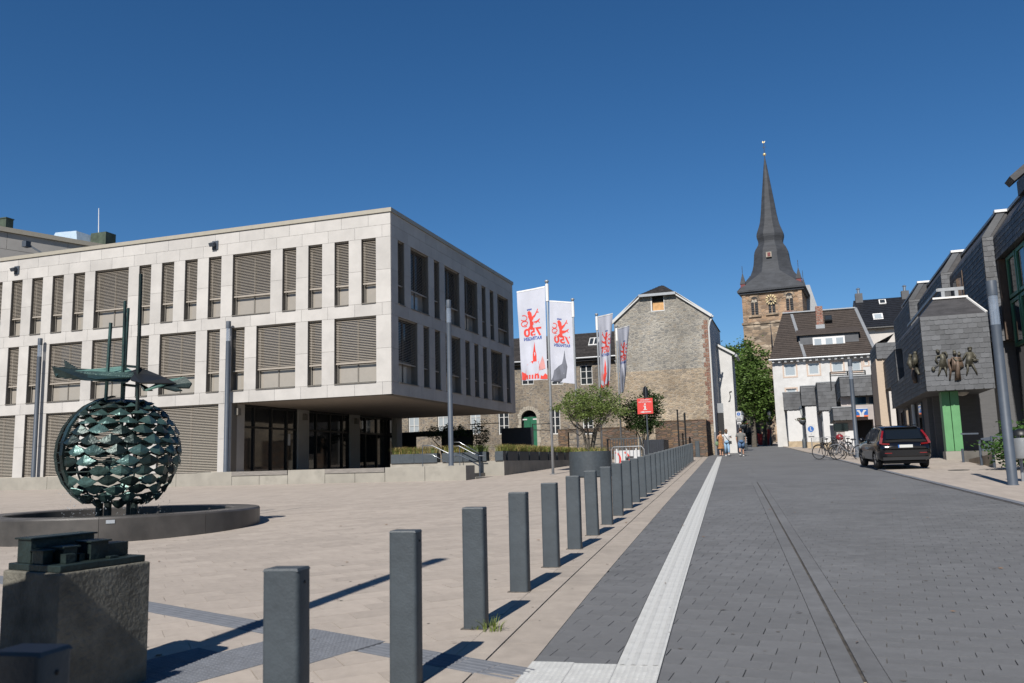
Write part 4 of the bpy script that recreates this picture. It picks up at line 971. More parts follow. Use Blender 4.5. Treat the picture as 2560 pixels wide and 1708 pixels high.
# ---- boundary wall of thin bricks
YB = 59.3
bx = [onY(p, 1110, YB)[0] for p in (1396, 1420, 1504, 1592, 1640, 1768)]
zt = onY(1767, 1050, YB)[2]
for lbl, x0, x1, sp in (('brown brick boundary wall running up to the street corner', bx[4], bx[5], None), ('brown brick courtyard wall with a wide opening behind the round planter', bx[0], bx[3], (bx[1], bx[2]))):
    t = thing('boundary_wall', lbl, 'wall', ((x0+x1)/2, YB, gz(YB)))
    if sp: 
        zo = onY(1460, 1080, YB)[2]
        mb = MB(); mb.box(x0,sp[0],YB,YB+.4,-.8,zt-.3); mb.box(sp[0],sp[1],YB,YB+.4,zo,zt-.3); mb.box(sp[1],x1,YB,YB+.4,-.8,zt-.3); mb.build('wall', 'boundary_brick', t)
        mb = MB(); mb.box(x0-.03,x1+.03,YB-.03,YB+.43,zt-.298,zt-.24); mb.build('coping', 'boundary_brick', t)
        mb = MB(); mb.box(sp[0],sp[1],YB+.06,YB+.3,-.8,onY(1460,1128,YB)[2]); mb.build('parapet', 'concrete', t)
        mb = MB()
        for zz_ in (1097,1112): q = onY(1460,zz_,YB)[2]; mb.box(sp[0],sp[1],YB+.15,YB+.2,q-.02,q+.02)
        mb.build('guard_rail', 'black_metal', t)
    else:
        mb = MB(); mb.box(x0,x1,YB,YB+.4,-.8,zt); mb.box(x1-.35,x1,YB+.4,YB+3.0,-.8,zt); mb.build('wall', 'boundary_brick', t)
        mb = MB(); mb.box(x0,x1+.03,YB-.03,YB+.43,zt+.002,zt+.06); mb.build('coping', 'boundary_brick', t)
    offset(t)
# ---- dark screens of the courtyard under the office overhang
YS = 54.5
def scr(lbl, rects, rail_=None):
    t = thing('screen_fence', lbl, 'fence', (onY(rects[0][0], 1100, YS)[0], YS, 0), group='dark courtyard screens')
    for k, (x0, x1, y0, y1) in enumerate(rects):
        a = onY(x0, y1, YS); b = onY(x1, y0, YS); mb = MB(); mb.box(a[0]+.01, b[0]-.01, YS+.002*k, YS+.08, a[2], b[2]); mb.build('panel', 'navy_panel', t)
    if rail_:
        for (x0, y0, x1, y1) in rail_:
            mb = MB(); mb.bar(onY(x0,y0,YS), onY(x1,y1,YS), .05, .05); mb.build('rail', 'black_metal', t)
    return offset(t)
scr('long black courtyard screen with an opening under the office overhang', [(998,1040,1080,1150),(1035,1105,1077,1093),(1104,1182,1074,1150)], [(1180,1060,1180,1110),(1180,1061,1248,1058)])
scr('short black courtyard screen before the arched green gate', [(1254,1333,1068,1118)], [(1331,1061,1331,1120),(1331,1061,1378,1059),(1333,1075,1378,1076)])
# ---- navy enclosure, thin railing and two posts behind the bollards
e0 = onG(1609, 1150); t = thing('bin_enclosure', 'low navy metal enclosure behind the tourist sign', 'enclosure', (onY(1630,1120,50)[0], 50, gz(50)))
a, b = onY(1609,1100,50), onY(1659,1104,50); mb = MB(); mb.box(a[0],b[0],50,52,gz(50)-.1,a[2]); mb.build('casing', 'navy_panel', t)
mb = MB()
for k in range(9): x = a[0]+(b[0]-a[0])*(k+.5)/9; mb.box(x-.02,x+.02,49.97,50.0,gz(50),a[2]-.06)
mb.build('ribs', 'navy_panel', t); offset(t)
t = thing('railing', 'thin dark bar railing behind the round planter', 'railing', (onY(1560,1110,48)[0], 48, gz(48)))
a, b = onY(1519,1098,48), onY(1606,1095,48); mb = MB(); mb.bar(a, b, .05, .05); mb.bar(a-np.array((0,0,.9)), b-np.array((0,0,.9)), .04, .04); mb.build('rail', 'anthracite', t)
for k in range(14):
    p = a+(b-a)*k/13; mb = MB(); mb.tube([tuple(p), (p[0],p[1],p[2]-1.05)], .018 if k % 6 else .04, 6); mb.build('baluster', 'anthracite', t)
offset(t)
for px, yt, lbl in ((1693,1026,'taller thin dark post before the brick boundary wall'),(1711,1033,'shorter thin dark post with a small head before the brick wall')):
    q = onY(px, yt, 57.5); t = thing('thin_post', lbl, 'post', (q[0], 57.5, gz(57.5))); mb = MB(); mb.tube([(q[0],57.5,gz(57.5)),(q[0],57.5,q[2])], .05, 8); mb.build('pole', 'black_metal', t)
    mb = MB()
    mb.lathe([(.0,.0),(.07,.02),(.07,.08 if px < 1700 else .4),(0,.1 if px < 1700 else .5)], 8, (q[0],57.5,q[2]-(.05 if px < 1700 else .45))); mb.build('head', 'black_metal', t); offset(t)

# ================================================================== flags
M('flag_cloth', (.37,.38,.43), .8, .03, 2)
M('print_red', (.50,.042,.030), .8, .05, 2)
M('print_pink', (.42,.20,.19), .8, .1, 2)
M('print_blue', (.012,.045,.22), .8, .05, 2)
M('print_grey', (.085,.09,.11), .8, .25, 2, stretch=(2,2,.5))
FLX = -10.1
def flag(label, lab2, X, Y, corners, ydep, mirror, red, seed, top_px):
    pole = thing('flagpole', label, 'flagpole', (X, Y, gz(Y)), group='aluminium flagpoles')
    zt = onY(*top_px, Y)[2]
    mb = MB(); mb.tube([(X,Y,gz(Y)-.05),(X,Y,zt-.9),(X,Y,zt-.12)], [.062,.05,.042], 12); mb.build('mast', 'alu', pole, smooth=True)
    mb = MB(); mb.lathe([(.045,0),(.075,.02),(.078,.78),(.05,.80)], 12, (X,Y,zt-.95)); smooth_auto(mb.build('sleeve', 'white_paint', pole))
    mb = MB(); mb.lathe([(.0,-.02),(.04,.0),(.09,.06),(.10,.10),(.05,.15),(.0,.16)], 12, (X,Y,zt-.12)); mb.build('finial', 'zinc', pole, smooth=True)
    mb = MB(); mb.lathe([(.0,0),(.16,0),(.16,.02),(.0,.02)], 12, (X,Y,gz(Y))); mb.build('foot_plate', 'zinc', pole); offset(pole)
    C = [onY(c[0], c[1], Y+d) for c, d in zip(corners, ydep)]          # TL TR BR BL as seen
    r = random.Random(seed); ph = r.uniform(0,6)
    ex = C[1]-C[0]; nrm = np.cross(ex, (0,0,1)); nrm = nrm/np.linalg.norm(nrm)
    if nrm[1] > 0: nrm = -nrm
    def S(u, v, o=0.0):                                             # u from left, v from top
        p = (C[0]*(1-u)+C[1]*u)*(1-v)+(C[3]*(1-u)+C[2]*u)*v
        side = u if mirror else 1-u
        fr = 1-side if mirror else 1-side
        w = .055*math.sin(7*u+3.2*v+ph)+.03*math.sin(15*u-5*v+ph*2)+.03*math.sin(9*v+ph)
        k = (1-u) if mirror else u
        return tuple(p+nrm*(w*(.25+k)*min(1,.3+v)+o))
    fl = thing('flag', lab2, 'flag', (X, Y, zt-4.5), group='white town anniversary flags')
    mb = MB(); nu, nv = 18, 44; vs = [S(i/nu, j/nv) for j in range(nv+1) for i in range(nu+1)]
    mb.add(vs, [(j*(nu+1)+i, j*(nu+1)+i+1, (j+1)*(nu+1)+i+1, (j+1)*(nu+1)+i) for j in range(nv) for i in range(nu)]); mb.build('cloth', 'flag_cloth', fl, smooth=True)
    mb = MB(); vs = []
    for i in range(nu+1): vs += [S(i/nu,-.002,.01), S(i/nu,.014,.01)]
    mb.add(vs, [(2*i,2*i+2,2*i+3,2*i+1) for i in range(nu)]); mb.build('hem', 'white_paint', fl)
    def put(mb, pts2, o=.006):                                       # polygon in design space (x right 0..1, y down 0..1)
        mb.add([S(1-x if mirror else x, y, o) for x, y in pts2], [tuple(range(len(pts2)))])
    def text(t, cx, cy, w, h, mat, bold=.02):
        vs, fs = text_mesh(t, 1.0, 0, bold); xs_ = [v[0] for v in vs]; ys_ = [v[1] for v in vs]; mb = MB()
        x0, x1, y0, y1 = min(xs_), max(xs_), min(ys_), max(ys_)
        P = []
        for v in vs:
            x = cx+((v[0]-x0)/(x1-x0)-.5)*w; y = cy-((v[1]-y0)/(y1-y0)-.5)*h; P.append(S(1-x if mirror else x, y, .007))
        mb.add(P, fs); mb.build('lettering', mat, fl)
    text('750', .50, .475, .66, .095, 'print_red', .035); text('RATINGEN', .50, .545, .66, .038, 'print_blue', .03)
    mb = MB()                                                        # rampant lion: body, head, legs, tail
    for poly in ([(.52,.26),(.62,.27),(.66,.30),(.62,.325),(.60,.35),(.60,.43),(.47,.43),(.50,.38),(.49,.32)], [(.52,.26),(.60,.235),(.67,.25),(.66,.28),(.56,.29)],
                 [(.52,.31),(.40,.285),(.33,.25),(.31,.265),(.38,.305),(.50,.35)], [(.33,.25),(.29,.225),(.27,.235),(.31,.262)], [(.33,.255),(.25,.262),(.25,.274),(.32,.27)],
                 [(.51,.36),(.36,.36),(.26,.345),(.25,.362),(.36,.385),(.49,.40)], [(.27,.345),(.22,.335),(.21,.345),(.26,.362)], [(.27,.36),(.22,.38),(.24,.387),(.28,.37)],
                 [(.60,.40),(.68,.43),(.62,.45),(.56,.43)]): put(mb, poly)
    def ring(cx, cy, rx, ry, a0, a1, w, n=14):
        for k in range(n):
            t0, t1 = a0+(a1-a0)*k/n, a0+(a1-a0)*(k+1)/n
            put(mb, [(cx+rx*math.cos(t0), cy+ry*math.sin(t0)), (cx+rx*math.cos(t1), cy+ry*math.sin(t1)), (cx+(rx-w)*math.cos(t1), cy+(ry-w*.35)*math.sin(t1)), (cx+(rx-w)*math.cos(t0), cy+(ry-w*.35)*math.sin(t0))])
    ring(.78,.375,.13,.035,-2.6,2.2,.03); ring(.80,.31,.12,.035,.5,5.2,.03); ring(.77,.345,.11,.05,1.2,2.9,.03)
    mb.build('lion', 'print_red', fl)
    mb = MB()
    for x in (.53,.59,.65): put(mb, [(x-.022,.232),(x+.022,.232),(x+.03,.212),(x,.220),(x-.03,.212)])
    mb.build('crown', 'print_blue', fl)
    m1 = 'print_red' if red else 'print_grey'
    mb = MB()                                                        # town silhouette in the lower part
    if red:
        put(mb, [(.44,.585),(.50,.69),(.52,.72),(.52,.80),(.37,.80),(.37,.72),(.40,.69)]); put(mb, [(.30,.80),(.56,.79),(.74,.825),(.82,.89),(.86,.94),(.34,.95),(.26,.86)])
        for k in range(5): put(mb, [(.30+.11*k,.94),(.37+.11*k,.94),(.38+.11*k,.985),(.31+.11*k,.985)])
        put(mb, [(.0,.95),(.08,.93),(.16,.96),(.24,.95),(.26,.99),(.0,.992)]); put(mb, [(.80,.93),(.98,.90),(.99,.992),(.84,.992)])
    else:
        put(mb, [(.42,.60),(.47,.70),(.52,.77),(.66,.80),(.84,.86),(.98,.93),(.98,.992),(.55,.985),(.36,.94),(.30,.80),(.38,.70)])
    mb.build('town_print', m1, fl)
    if red:
        mb = MB(); put(mb, [(.10,.80),(.16,.745),(.22,.80),(.30,.86),(.30,.90),(.06,.88)], .005); put(mb, [(.30,.955),(.80,.955),(.82,.985),(.28,.985)], .0045); mb.build('pale_print', 'print_pink', fl)
    return offset(fl)
R8 = lambda x, y: (1280+x/5.226, 690+y/5.226)
flag('flagpole nearest the plaza, standing before the office corner', 'white flag left of the nearest flagpole with red church spire print', FLX, 36.1, [R8(65,208),R8(430,135),R8(462,1355),R8(125,1370)], (0,0,0,.1), True, True, 1, (1367,702))
flag('second flagpole behind the round planter tree', 'white flag with grey church shadow print, second from the office', onY(1437,900,41.4)[0], 41.4, [R8(487,322),R8(800,342),R8(826,1410),R8(505,1380)], (0,0,0,0), True, False, 2, (1435,747))
flag('third flagpole left of the stone gable', 'narrow white flag blown right with red tower print', onY(1498,950,46.6)[0], 46.6, [R8(1122,530),R8(1313,487),R8(1276,1462),R8(1165,1478)], (0,.7,.7,.1), False, True, 3, (1491,785))
flag('farthest flagpole before the stone gable wall', 'narrowest twisted white flag with grey print before the stone gable', onY(1547,960,51.6)[0], 51.6, [R8(1380,690),R8(1533,642),R8(1472,1510),R8(1421,1538)], (0,.9,.8,.1), False, False, 4, (1541,815))

# ================================================================== signs and construction barrier
M('sign_red', (.44,.035,.028), .5, .03)
M('sign_white', (.40,.40,.40), .5, .02)
M('sign_blue', (.015,.09,.30), .5, .03)
M('back_grey', (.03,.03,.033), .5, .05)
def sign_text(parent, txt, c, w, h, mat, ux=(1,0,0), name='lettering', bold=.02, mirror=False):
    vs, fs = text_mesh(txt, 1.0, 0, bold); xs_ = [v[0] for v in vs]; ys_ = [v[1] for v in vs]; x0, x1, y0, y1 = min(xs_), max(xs_), min(ys_), max(ys_)
    c = np.array(c); ux = np.array(ux, float); mb = MB()
    mb.add([c+ux*(((v[0]-x0)/(x1-x0)-.5)*w)+np.array((0,0,((v[1]-y0)/(y1-y0)-.5)*h)) for v in vs], fs); return mb.build(name, mat, parent)
YT = 41.0; c = onY(1612.8, 1015.5, YT); hw = 20.2*39.6/F_PX
ts = thing('tourist_sign', 'red square tourist information sign with white letter i and arrow', 'sign', (c[0], YT, gz(YT)))
mb = MB(); mb.box(c[0]-hw,c[0]+hw,YT-.02,YT,c[2]-hw,c[2]+hw); mb.build('panel', 'sign_red', ts, bevel=.004)
sign_text(ts, 'TOURIST', (c[0],YT-.026,c[2]+hw*.80), hw*1.25, hw*.15, 'sign_white'); sign_text(ts, 'INFORMATION', (c[0],YT-.026,c[2]+hw*.53), hw*1.6, hw*.15, 'sign_white')
mb = MB(); mb.box(c[0]-hw*.10,c[0]+hw*.10,YT-.027,YT-.021,c[2]-hw*.5,c[2]+hw*.05); mb.box(c[0]-hw*.20,c[0]-hw*.1,YT-.027,YT-.021,c[2]-hw*.05,c[2]+hw*.05); mb.box(c[0]-hw*.22,c[0]-hw*.1,YT-.027,YT-.021,c[2]-hw*.5,c[2]-hw*.4); mb.box(c[0]+hw*.1,c[0]+hw*.22,YT-.027,YT-.021,c[2]-hw*.5,c[2]-hw*.4)
mb.prism([(c[0]+hw*.11*math.cos(R_(t)), c[2]+hw*.24+hw*.11*math.sin(R_(t))) for t in range(0,360,30)], 0, 1); mb.v[-24:] = [(x, YT-.027+.006*z, y) for x, y, z in mb.v[-24:]]; mb.build('letter_i', 'sign_white', ts)
mb = MB(); mb.extrude([(c[0]-hw*.72,YT-.027,c[2]-hw*.75),(c[0]-hw*.2,YT-.027,c[2]-hw*.87),(c[0]-hw*.2,YT-.027,c[2]-hw*.80),(c[0]+hw*.74,YT-.027,c[2]-hw*.80),(c[0]+hw*.74,YT-.027,c[2]-hw*.70),(c[0]-hw*.2,YT-.027,c[2]-hw*.70),(c[0]-hw*.2,YT-.027,c[2]-hw*.63)], (0,.006,0)); mb.build('arrow', 'sign_white', ts)
mb = MB(); mb.tube([(c[0]+.05,YT+.05,gz(YT)),(c[0]+.05,YT+.05,c[2]+hw+.55)], .04, 10); mb.build('pole', 'anthracite', ts)
d = onY(1613.5, 981, YT); mb = MB()
mb.prism([(.30*math.cos(R_(t)), .30*math.sin(R_(t))) for t in range(0,360,15)], -.01, .01); Mx = Matrix.Translation((d[0],YT+.05,d[2])) @ Matrix.Rotation(R_(76),4,'Z') @ Matrix.Rotation(R_(90),4,'X'); mb.xf(Mx); mb.build('round_plate', 'back_grey', ts); offset(ts)
YC = 39.5; a, b = onY(1528,1118,YC), onY(1612,1160,YC); zg_ = gz(YC)
br = thing('construction_fence', 'tubular steel crowd barrier with red and white boards behind the bollards', 'barrier', ((a[0]+b[0])/2, YC, zg_))
x0, x1, zt_ = a[0], b[0], a[2]
mb = MB(); mb.tube([(x0,YC,zg_),(x0,YC,zt_-.12),(x0+.1,YC,zt_),(x1-.12,YC,zt_),(x1,YC,zt_-.14),(x1,YC,zg_)], .022, 8); mb.tube([(x0,YC,zg_+.2),(x1,YC,zg_+.2)], .015, 6); mb.build('frame', 'zinc', br, smooth=True)
for k in range(1,9):
    x = x0+(x1-x0)*k/9; mb = MB(); mb.tube([(x,YC,zg_+.2),(x,YC,zt_)], .008, 6); mb.build('bar', 'zinc', br)
mb = MB(); mb.box(x0+.12,x1-.22,YC+.08,YC+.12,zg_+.12,zt_-.17); wb = mb.build('board', 'sign_white', br)
for k in range(3):
    x = x0+.2+.45*k; mb = MB(); mb.box(x,x+.07,YC+.07,YC+.13,zg_+.1,zt_-.08); mb.build('board_post', 'sign_white', br)
mb = MB()
for k in range(2):
    cx = x0+.05+.42*k; mb.lathe([(.30,0),(.38,0)], 14, (0,0,0), a0=-1.4, a1=1.2); n_ = 30; mb.v[-n_:] = [(cx+x, YC+.074, (zg_+zt_)/2-.05+y) for x, y, z in mb.v[-n_:]]
mb.build('red_print', 'sign_red', br)
mb = MB(); mb.box(x0+.62,x0+.78,YC+.07,YC+.079,zg_+.2,zg_+.55); mb.box(x0+.62,x0+1.0,YC+.071,YC+.078,zg_+.48,zg_+.6); mb.box(x0+.9,x0+1.0,YC+.07,YC+.079,zg_+.25,zg_+.45); mb.build('black_print', 'back_grey', br)
offset(br)
# ================================================================== leaves and trees
def leaf_mesh(name, mat, pts, size, seed, tri=False, flat=.4):
    r = random.Random(seed); mb = MB(); vs = []; fs = []; at = []
    for p in pts:
        a, b, c = r.uniform(0,6.283), r.uniform(-1,1)*flat*1.6, r.uniform(0,6.283); s = size*r.uniform(.6,1.25)
        u = np.array((math.cos(a)*math.cos(b), math.sin(a)*math.cos(b), math.sin(b))); w = np.cross(u, (math.cos(c), math.sin(c), .6)); w = w/(np.linalg.norm(w)+1e-9)
        n = len(vs); vs += [p-u*s*.5, p+w*s*.26, p+u*s*.5, p-w*s*.26]; fs.append((n,n+1,n+2,n+3)); at.append(min(1,max(0,r.gauss(.5,.25))))
    mb.v = [tuple(map(float,v)) for v in vs]; mb.f = fs; mb.a = at; return mb
leafmat('leaf_bright', (.115,.155,.040)); leafmat('leaf_dark', (.030,.055,.014)); leafmat('leaf_mid', (.075,.125,.026)); leafmat('leaf_shrub', (.045,.10,.02))
M('bark', (.075,.065,.052), .9, .25, 8, .6, 40)
def clumps(r, c, rad, n, per, sp, shell=.55):
    """leaf points in clumps spread through an uneven crown"""
    out = []
    for _ in range(n):
        d = np.array([r.gauss(0,1) for _ in range(3)]); d /= np.linalg.norm(d)+1e-9; t = shell+(1-shell)*r.random()**.6
        q = c+d*t*np.array(rad)*(1+.13*math.sin(d[0]*5+d[2]*7)+.10*r.uniform(-1,1)); s = sp*r.uniform(.6,1.3)
        for _ in range(per): out.append(q+np.array([r.gauss(0,s), r.gauss(0,s), r.gauss(0,s*.6)]))
    return out
# round pot with a many-stemmed small tree
PC = np.array((-7.72, 33.0)); pr_ = .82; pz = gz(32.6); ph_ = .98
pot = thing('round_planter', 'large round grey tub behind the bollards', 'planter', (PC[0], PC[1], pz))
mb = MB(); mb.lathe([(.0,.0),(pr_-.03,.0),(pr_-.03,.03),(pr_,.03),(pr_,ph_),(pr_-.04,ph_),(pr_-.04,ph_-.12),(0,ph_-.12)], 40, (PC[0],PC[1],pz)); smooth_auto(mb.build('tub', 'anthracite', pot))
mb = MB(); mb.prism([(PC[0]+.77*math.cos(R_(t)), PC[1]+.77*math.sin(R_(t))) for t in range(0,360,12)], pz+ph_-.11, pz+ph_-.06); mb.build('soil', 'soil', pot)
for kd, n, sd in (('grass_green',330,71),('grass_tan',240,72)):
    mb = tuft(n, .42, .30, .012, sd, PC[0], PC[1], .6, .56, .56); mb.v = [(x,y,z+pz+ph_-.07) for x, y, z in mb.v]; mb.build('grasses', kd, pot, kind='stuff')
offset(pot)
def stemmed_tree(name, label, base, stems, mat, crown_c, crown_r, ncl, per, leaf, seed, sp=.16, shell=.35, hleaf=None):
    r = random.Random(seed); t = thing(name, label, 'tree', base); base = np.array(base, float); cc = np.array(crown_c, float)
    mb = MB()
    for k in range(stems):
        a = 6.283*k/stems+r.uniform(-.3,.3); tip = cc+np.array((math.cos(a)*crown_r[0]*.75, math.sin(a)*crown_r[1]*.75, r.uniform(-.2,.6)*crown_r[2]))
        m1 = base+(tip-base)*.35+np.array((-math.cos(a)*.08, -math.sin(a)*.08, .25)); m2 = base+(tip-base)*.7
        r0 = .05*crown_r[0]*.75
        mb.tube([base+np.array((math.cos(a)*.05, math.sin(a)*.05, -.1)), m1, m2, tip], [r0,r0*.7,r0*.45,r0*.15], 6)
        for _ in range(3):
            s_ = r.uniform(.4,.9); p0 = base+(tip-base)*s_; p1 = p0+np.array((r.uniform(-1,1)*crown_r[0]*.5, r.uniform(-1,1)*crown_r[1]*.5, r.uniform(.1,.6)*crown_r[2])); mb.tube([p0,(p0+p1)/2+np.array((0,0,.05)),p1],[r0*.35,r0*.25,r0*.08],5)
    mb.build('trunk', 'bark', t)
    leaf_mesh('crown', mat, clumps(r, cc, crown_r, ncl, per, sp, shell), leaf, seed).build('crown', mat, t, kind='stuff'); return offset(t)
cc = onY(1475, 1016, 33.0)
stemmed_tree('small_tree', 'small many-stemmed tree with light green leaves in the round tub', (PC[0],PC[1],pz+ph_-.07), 9, 'leaf_bright', (cc[0],33.0,cc[2]), (1.45,1.3,.72), 270, 34, .085, 5, .13, .25)
cc = onY(1607, 1035, 52.0)
stemmed_tree('dark_tree', 'darker green tree behind the tourist sign', (cc[0],52.0,gz(52)), 6, 'leaf_dark', (cc[0],52.0,cc[2]), (1.35,1.2,1.25), 150, 40, .15, 6, .2, .2)
cc = onY(1112, 1082, 53.0)
stemmed_tree('creeper_bush', 'dark bush hanging over the black screen under the overhang', (cc[0],53.0,.3), 4, 'leaf_dark', (cc[0],53.0,cc[2]), (1.6,.6,.45), 60, 30, .14, 8, .16)
cc = onY(1200, 1085, 53.5)
stemmed_tree('thin_shrub', 'thin upright shrub beside the courtyard rail', (cc[0],53.5,.2), 4, 'leaf_dark', (cc[0],53.5,cc[2]), (.7,.5,.95), 45, 26, .13, 9, .15)
# ================================================================== church, houses up the street
masonry('church_stone', [(.25,.165,.105),(.20,.135,.088),(.285,.195,.125),(.165,.118,.085),(.23,.155,.10),(.29,.205,.14)], (.22,.165,.12), 1.1, 1.1, 2.6, mort=.08, dirt=.3)
masonry('church_low', [(.20,.15,.105),(.145,.11,.08),(.24,.18,.125),(.105,.085,.066),(.27,.22,.165)], (.165,.132,.10), 1.0, 1.0, 2.2, mort=.08, dirt=.45)
M('slate_roof', (.038,.041,.047), .7, .12, .8, .3, 6, spec=.25, stretch=(1,1,3), stain=.15)
M('gold', (.50,.40,.22), .4, .1, metal=.5)
M('pinnacle_red', (.12,.03,.03), .7, .1)
YK = 132.0
def K(x, y): return onY(x, y, YK)
kl, kr_ = K(1862,760), K(2012,745); kw = (kr_[0]-kl[0])/2; kx = (kl[0]+kr_[0])/2; ky = YK+kw
zev = K(1935, 722)[2]; kz0 = gz(YK)-.5
ch = thing('church_tower', 'sandstone church tower with gold clock and tall bulging slate spire', 'church', (kx, ky, kz0))
rot = R_(-5); cr_, sr_ = math.cos(rot), math.sin(rot)
def T(x, y, z): return (kx+x*cr_-y*sr_, ky+x*sr_+y*cr_, z)
def tb(mb, x0, x1, y0, y1, z0, z1): 
    mb.add([T(x0,y0,z0),T(x1,y0,z0),T(x1,y1,z0),T(x0,y1,z0),T(x0,y0,z1),T(x1,y0,z1),T(x1,y1,z1),T(x0,y1,z1)], [(3,2,1,0),(4,5,6,7),(0,1,5,4),(1,2,6,5),(2,3,7,6),(3,0,4,7)]); return mb
zst = K(1880, 806)[2]; zst2 = K(1885, 886)[2]
mb = MB(); tb(mb, -kw, kw, -kw, kw, zst, zev-.5); mb.build('belfry', 'church_stone', ch)
mb = MB(); tb(mb, -kw-.1, kw+.1, -kw-.1, kw+.1, zst2, zst-.31); mb.build('shaft', 'church_low', ch)
mb = MB(); tb(mb, -kw-.2, kw+.2, -kw-.2, kw+.2, kz0, zst2-.31); mb.build('base', 'church_low', ch)
for z, e in ((zst, .25), (zst2, .38)):
    mb = MB(); tb(mb, -kw-e, kw+e, -kw-e, kw+e, z-.305, z-.005); mb.build('string_course', 'church_low', ch)
mb = MB(); tb(mb, -kw-.35, kw+.35, -kw-.35, kw+.35, zev-.495, zev-.2); tb(mb, -kw-.6, kw+.6, -kw-.6, kw+.6, zev-.195, zev); mb.build('cornice', 'slate_roof', ch)
for k in range(5):                                          # lesenes and arched frieze
    x = -kw+.25+(2*kw-.5)*k/4*1.0
    if k in (0,4): mb = MB(); tb(mb, x-.28, x+.28, -kw-.12, -kw, zst+.02, zev-.52); mb.build('pilaster', 'church_stone', ch)
for k in range(14):
    x = -kw+.9+(2*kw-1.8)*k/13; mb = MB()
    for j in range(5):
        t0, t1 = math.pi*j/5, math.pi*(j+1)/5; r = .27
        q = [(x+rr*math.cos(t), zev-1.55+rr*math.sin(t)) for rr, t in ((r-.09,t0),(r,t0),(r,t1),(r-.09,t1))]; mb.extrude([T(a,-kw-.07,b) for a, b in q], np.array(T(0,.1,0))-np.array(T(0,0,0)))
    mb.build('frieze_arch', 'church_stone', ch)
def lancet(cx, w, z0, z1, head=True):
    mb = MB(); n = 8; pts = [(cx-w/2,z0),(cx+w/2,z0)]+[(cx+w/2*math.cos(math.pi*k/n), z1-w/2+w/2*math.sin(math.pi*k/n)*1.25) for k in range(n+1)]
    mb.extrude([T(a,-kw-.012,b) for a, b in pts], np.array(T(0,.03,0))-np.array(T(0,0,0))); op = mb.build('bell_opening', 'dark_interior', ch)
    mb = MB(); k = z0+.25
    while k < z1-.9: tb(mb, cx-w/2+.08, cx+w/2-.08, -kw-.10, -kw-.05, k, k+.10); k += .34
    mb.build('louvres', 'slate_roof', op)
    mb = MB(); tb(mb, cx-.06, cx+.06, -kw-.13, -kw-.105, z0, z1-.75); mb.build('mullion', 'church_stone', op)
    mb = MB(); tb(mb, cx-w/2-.4, cx+w/2+.4, -kw-.25, -kw, z0-.3, z0-.01); mb.build('sill', 'church_low', op)
    if head:
        mb = MB()
        for s_ in (-1,1):
            q = [(cx+s_*(w*.25+w*.22*math.cos(t)), z1-.95+w*.22*math.sin(t)) for t in [math.pi*j/6 for j in range(7)]]; q2 = [(cx+s_*w*.48,z1-.55),(cx+s_*.02,z1-.1)]
            mb.extrude([T(a,-kw-.14,b) for a, b in q+[(cx+s_*.02,z1-.45),(cx+s_*w*.3,z1-.3)]], np.array(T(0,.03,0))-np.array(T(0,0,0)))
        mb.build('tracery', 'surround_stone', op)
    mb = MB()
    for j in range(8):
        t0, t1 = math.pi*j/8, math.pi*(j+1)/8; q = [(cx+rr*math.cos(t), z1-w/2+rr*1.25*math.sin(t)) for rr, t in ((w/2+.02,t0),(w/2+.35,t0),(w/2+.35,t1),(w/2+.02,t1))]; mb.extrude([T(a,-kw-.06,b) for a, b in q], np.array(T(0,.1,0))-np.array(T(0,0,0)))
    mb.build('arch_moulding', 'church_low', op)
def tx(px, py): p = K(px, py); return (p[0]-kx)*cr_
lancet(tx(1892.5,765), 1.02, K(1893,787)[2], K(1892,743)[2]); lancet(tx(1981,755), 1.02, K(1981,777)[2], K(1980,734)[2]); lancet(tx(1936.5,770), .98, K(1937,782)[2], K(1936,752)[2], False)
cz = K(1934.5, 749)[2]; cxk = tx(1934.5, 749); clk = thing('tower_clock', 'gold clock ring of bar numerals on the church tower', 'clock', T(cxk, -kw-.3, cz))
for k in range(12):
    a = R_(30*k); mb = MB(); r0, r1_ = .45, .78; u = np.array((math.cos(a), math.sin(a))); v = np.array((-u[1], u[0]))
    q = [u*r0+v*.05, u*r1_+v*.10, u*r1_-v*.10, u*r0-v*.05]; mb.extrude([T(cxk+p[0], -kw-.34, cz+p[1]) for p in q], np.array(T(0,.06,0))-np.array(T(0,0,0))); mb.build('numeral', 'gold', clk)
for a, L_, w in ((R_(105), .58, .05), (R_(-55), .40, .07)):
    u = np.array((math.cos(a), math.sin(a))); v = np.array((-u[1], u[0])); mb = MB(); q = [v*w-u*.1, u*L_, -v*w-u*.1]; mb.extrude([T(cxk+p[0], -kw-.39, cz+p[1]) for p in q], np.array(T(0,.04,0))-np.array(T(0,0,0))); mb.build('hand', 'gold', clk)
mb = MB(); mb.tube([T(cxk,-kw-.4,cz), T(cxk,-kw+.02,cz)], .09, 8); mb.build('hub', 'gold', clk); offset(clk)
# spire: square skirt into an octagon with two bulges
fz = 127.5/F_PX
prof = [(688,3.2),(675,2.88),(662,2.68),(648,2.57),(638,2.52),(630,2.42),(624,2.26),(618,2.02),(612,1.82),(607,1.78),(602,1.84),(596,1.95),(590,1.99),(584,1.93),(576,1.76),(566,1.53),(556,1.36),(535,1.15),(500,.90),(454,.54),(420,.29),(392,.05)]
ring_ = []
for py, r in prof:
    z = onY(1935-(722-py)*.068, py, ky)[2]; R8_ = r/math.cos(math.pi/8); ring_.append([T(R8_*math.cos(R_(22.5+45*k)), R8_*math.sin(R_(22.5+45*k)), z) for k in range(8)])
mb = MB()
for a, b in zip(ring_, ring_[1:]):
    for k in range(8): mb.add([a[k],a[(k+1)%8],b[(k+1)%8],b[k]], [(0,1,2,3)])
e = kw+.62; sq = [T(e,-e,zev+.01),T(e,e,zev+.01),T(-e,e,zev+.01),T(-e,-e,zev+.01)]
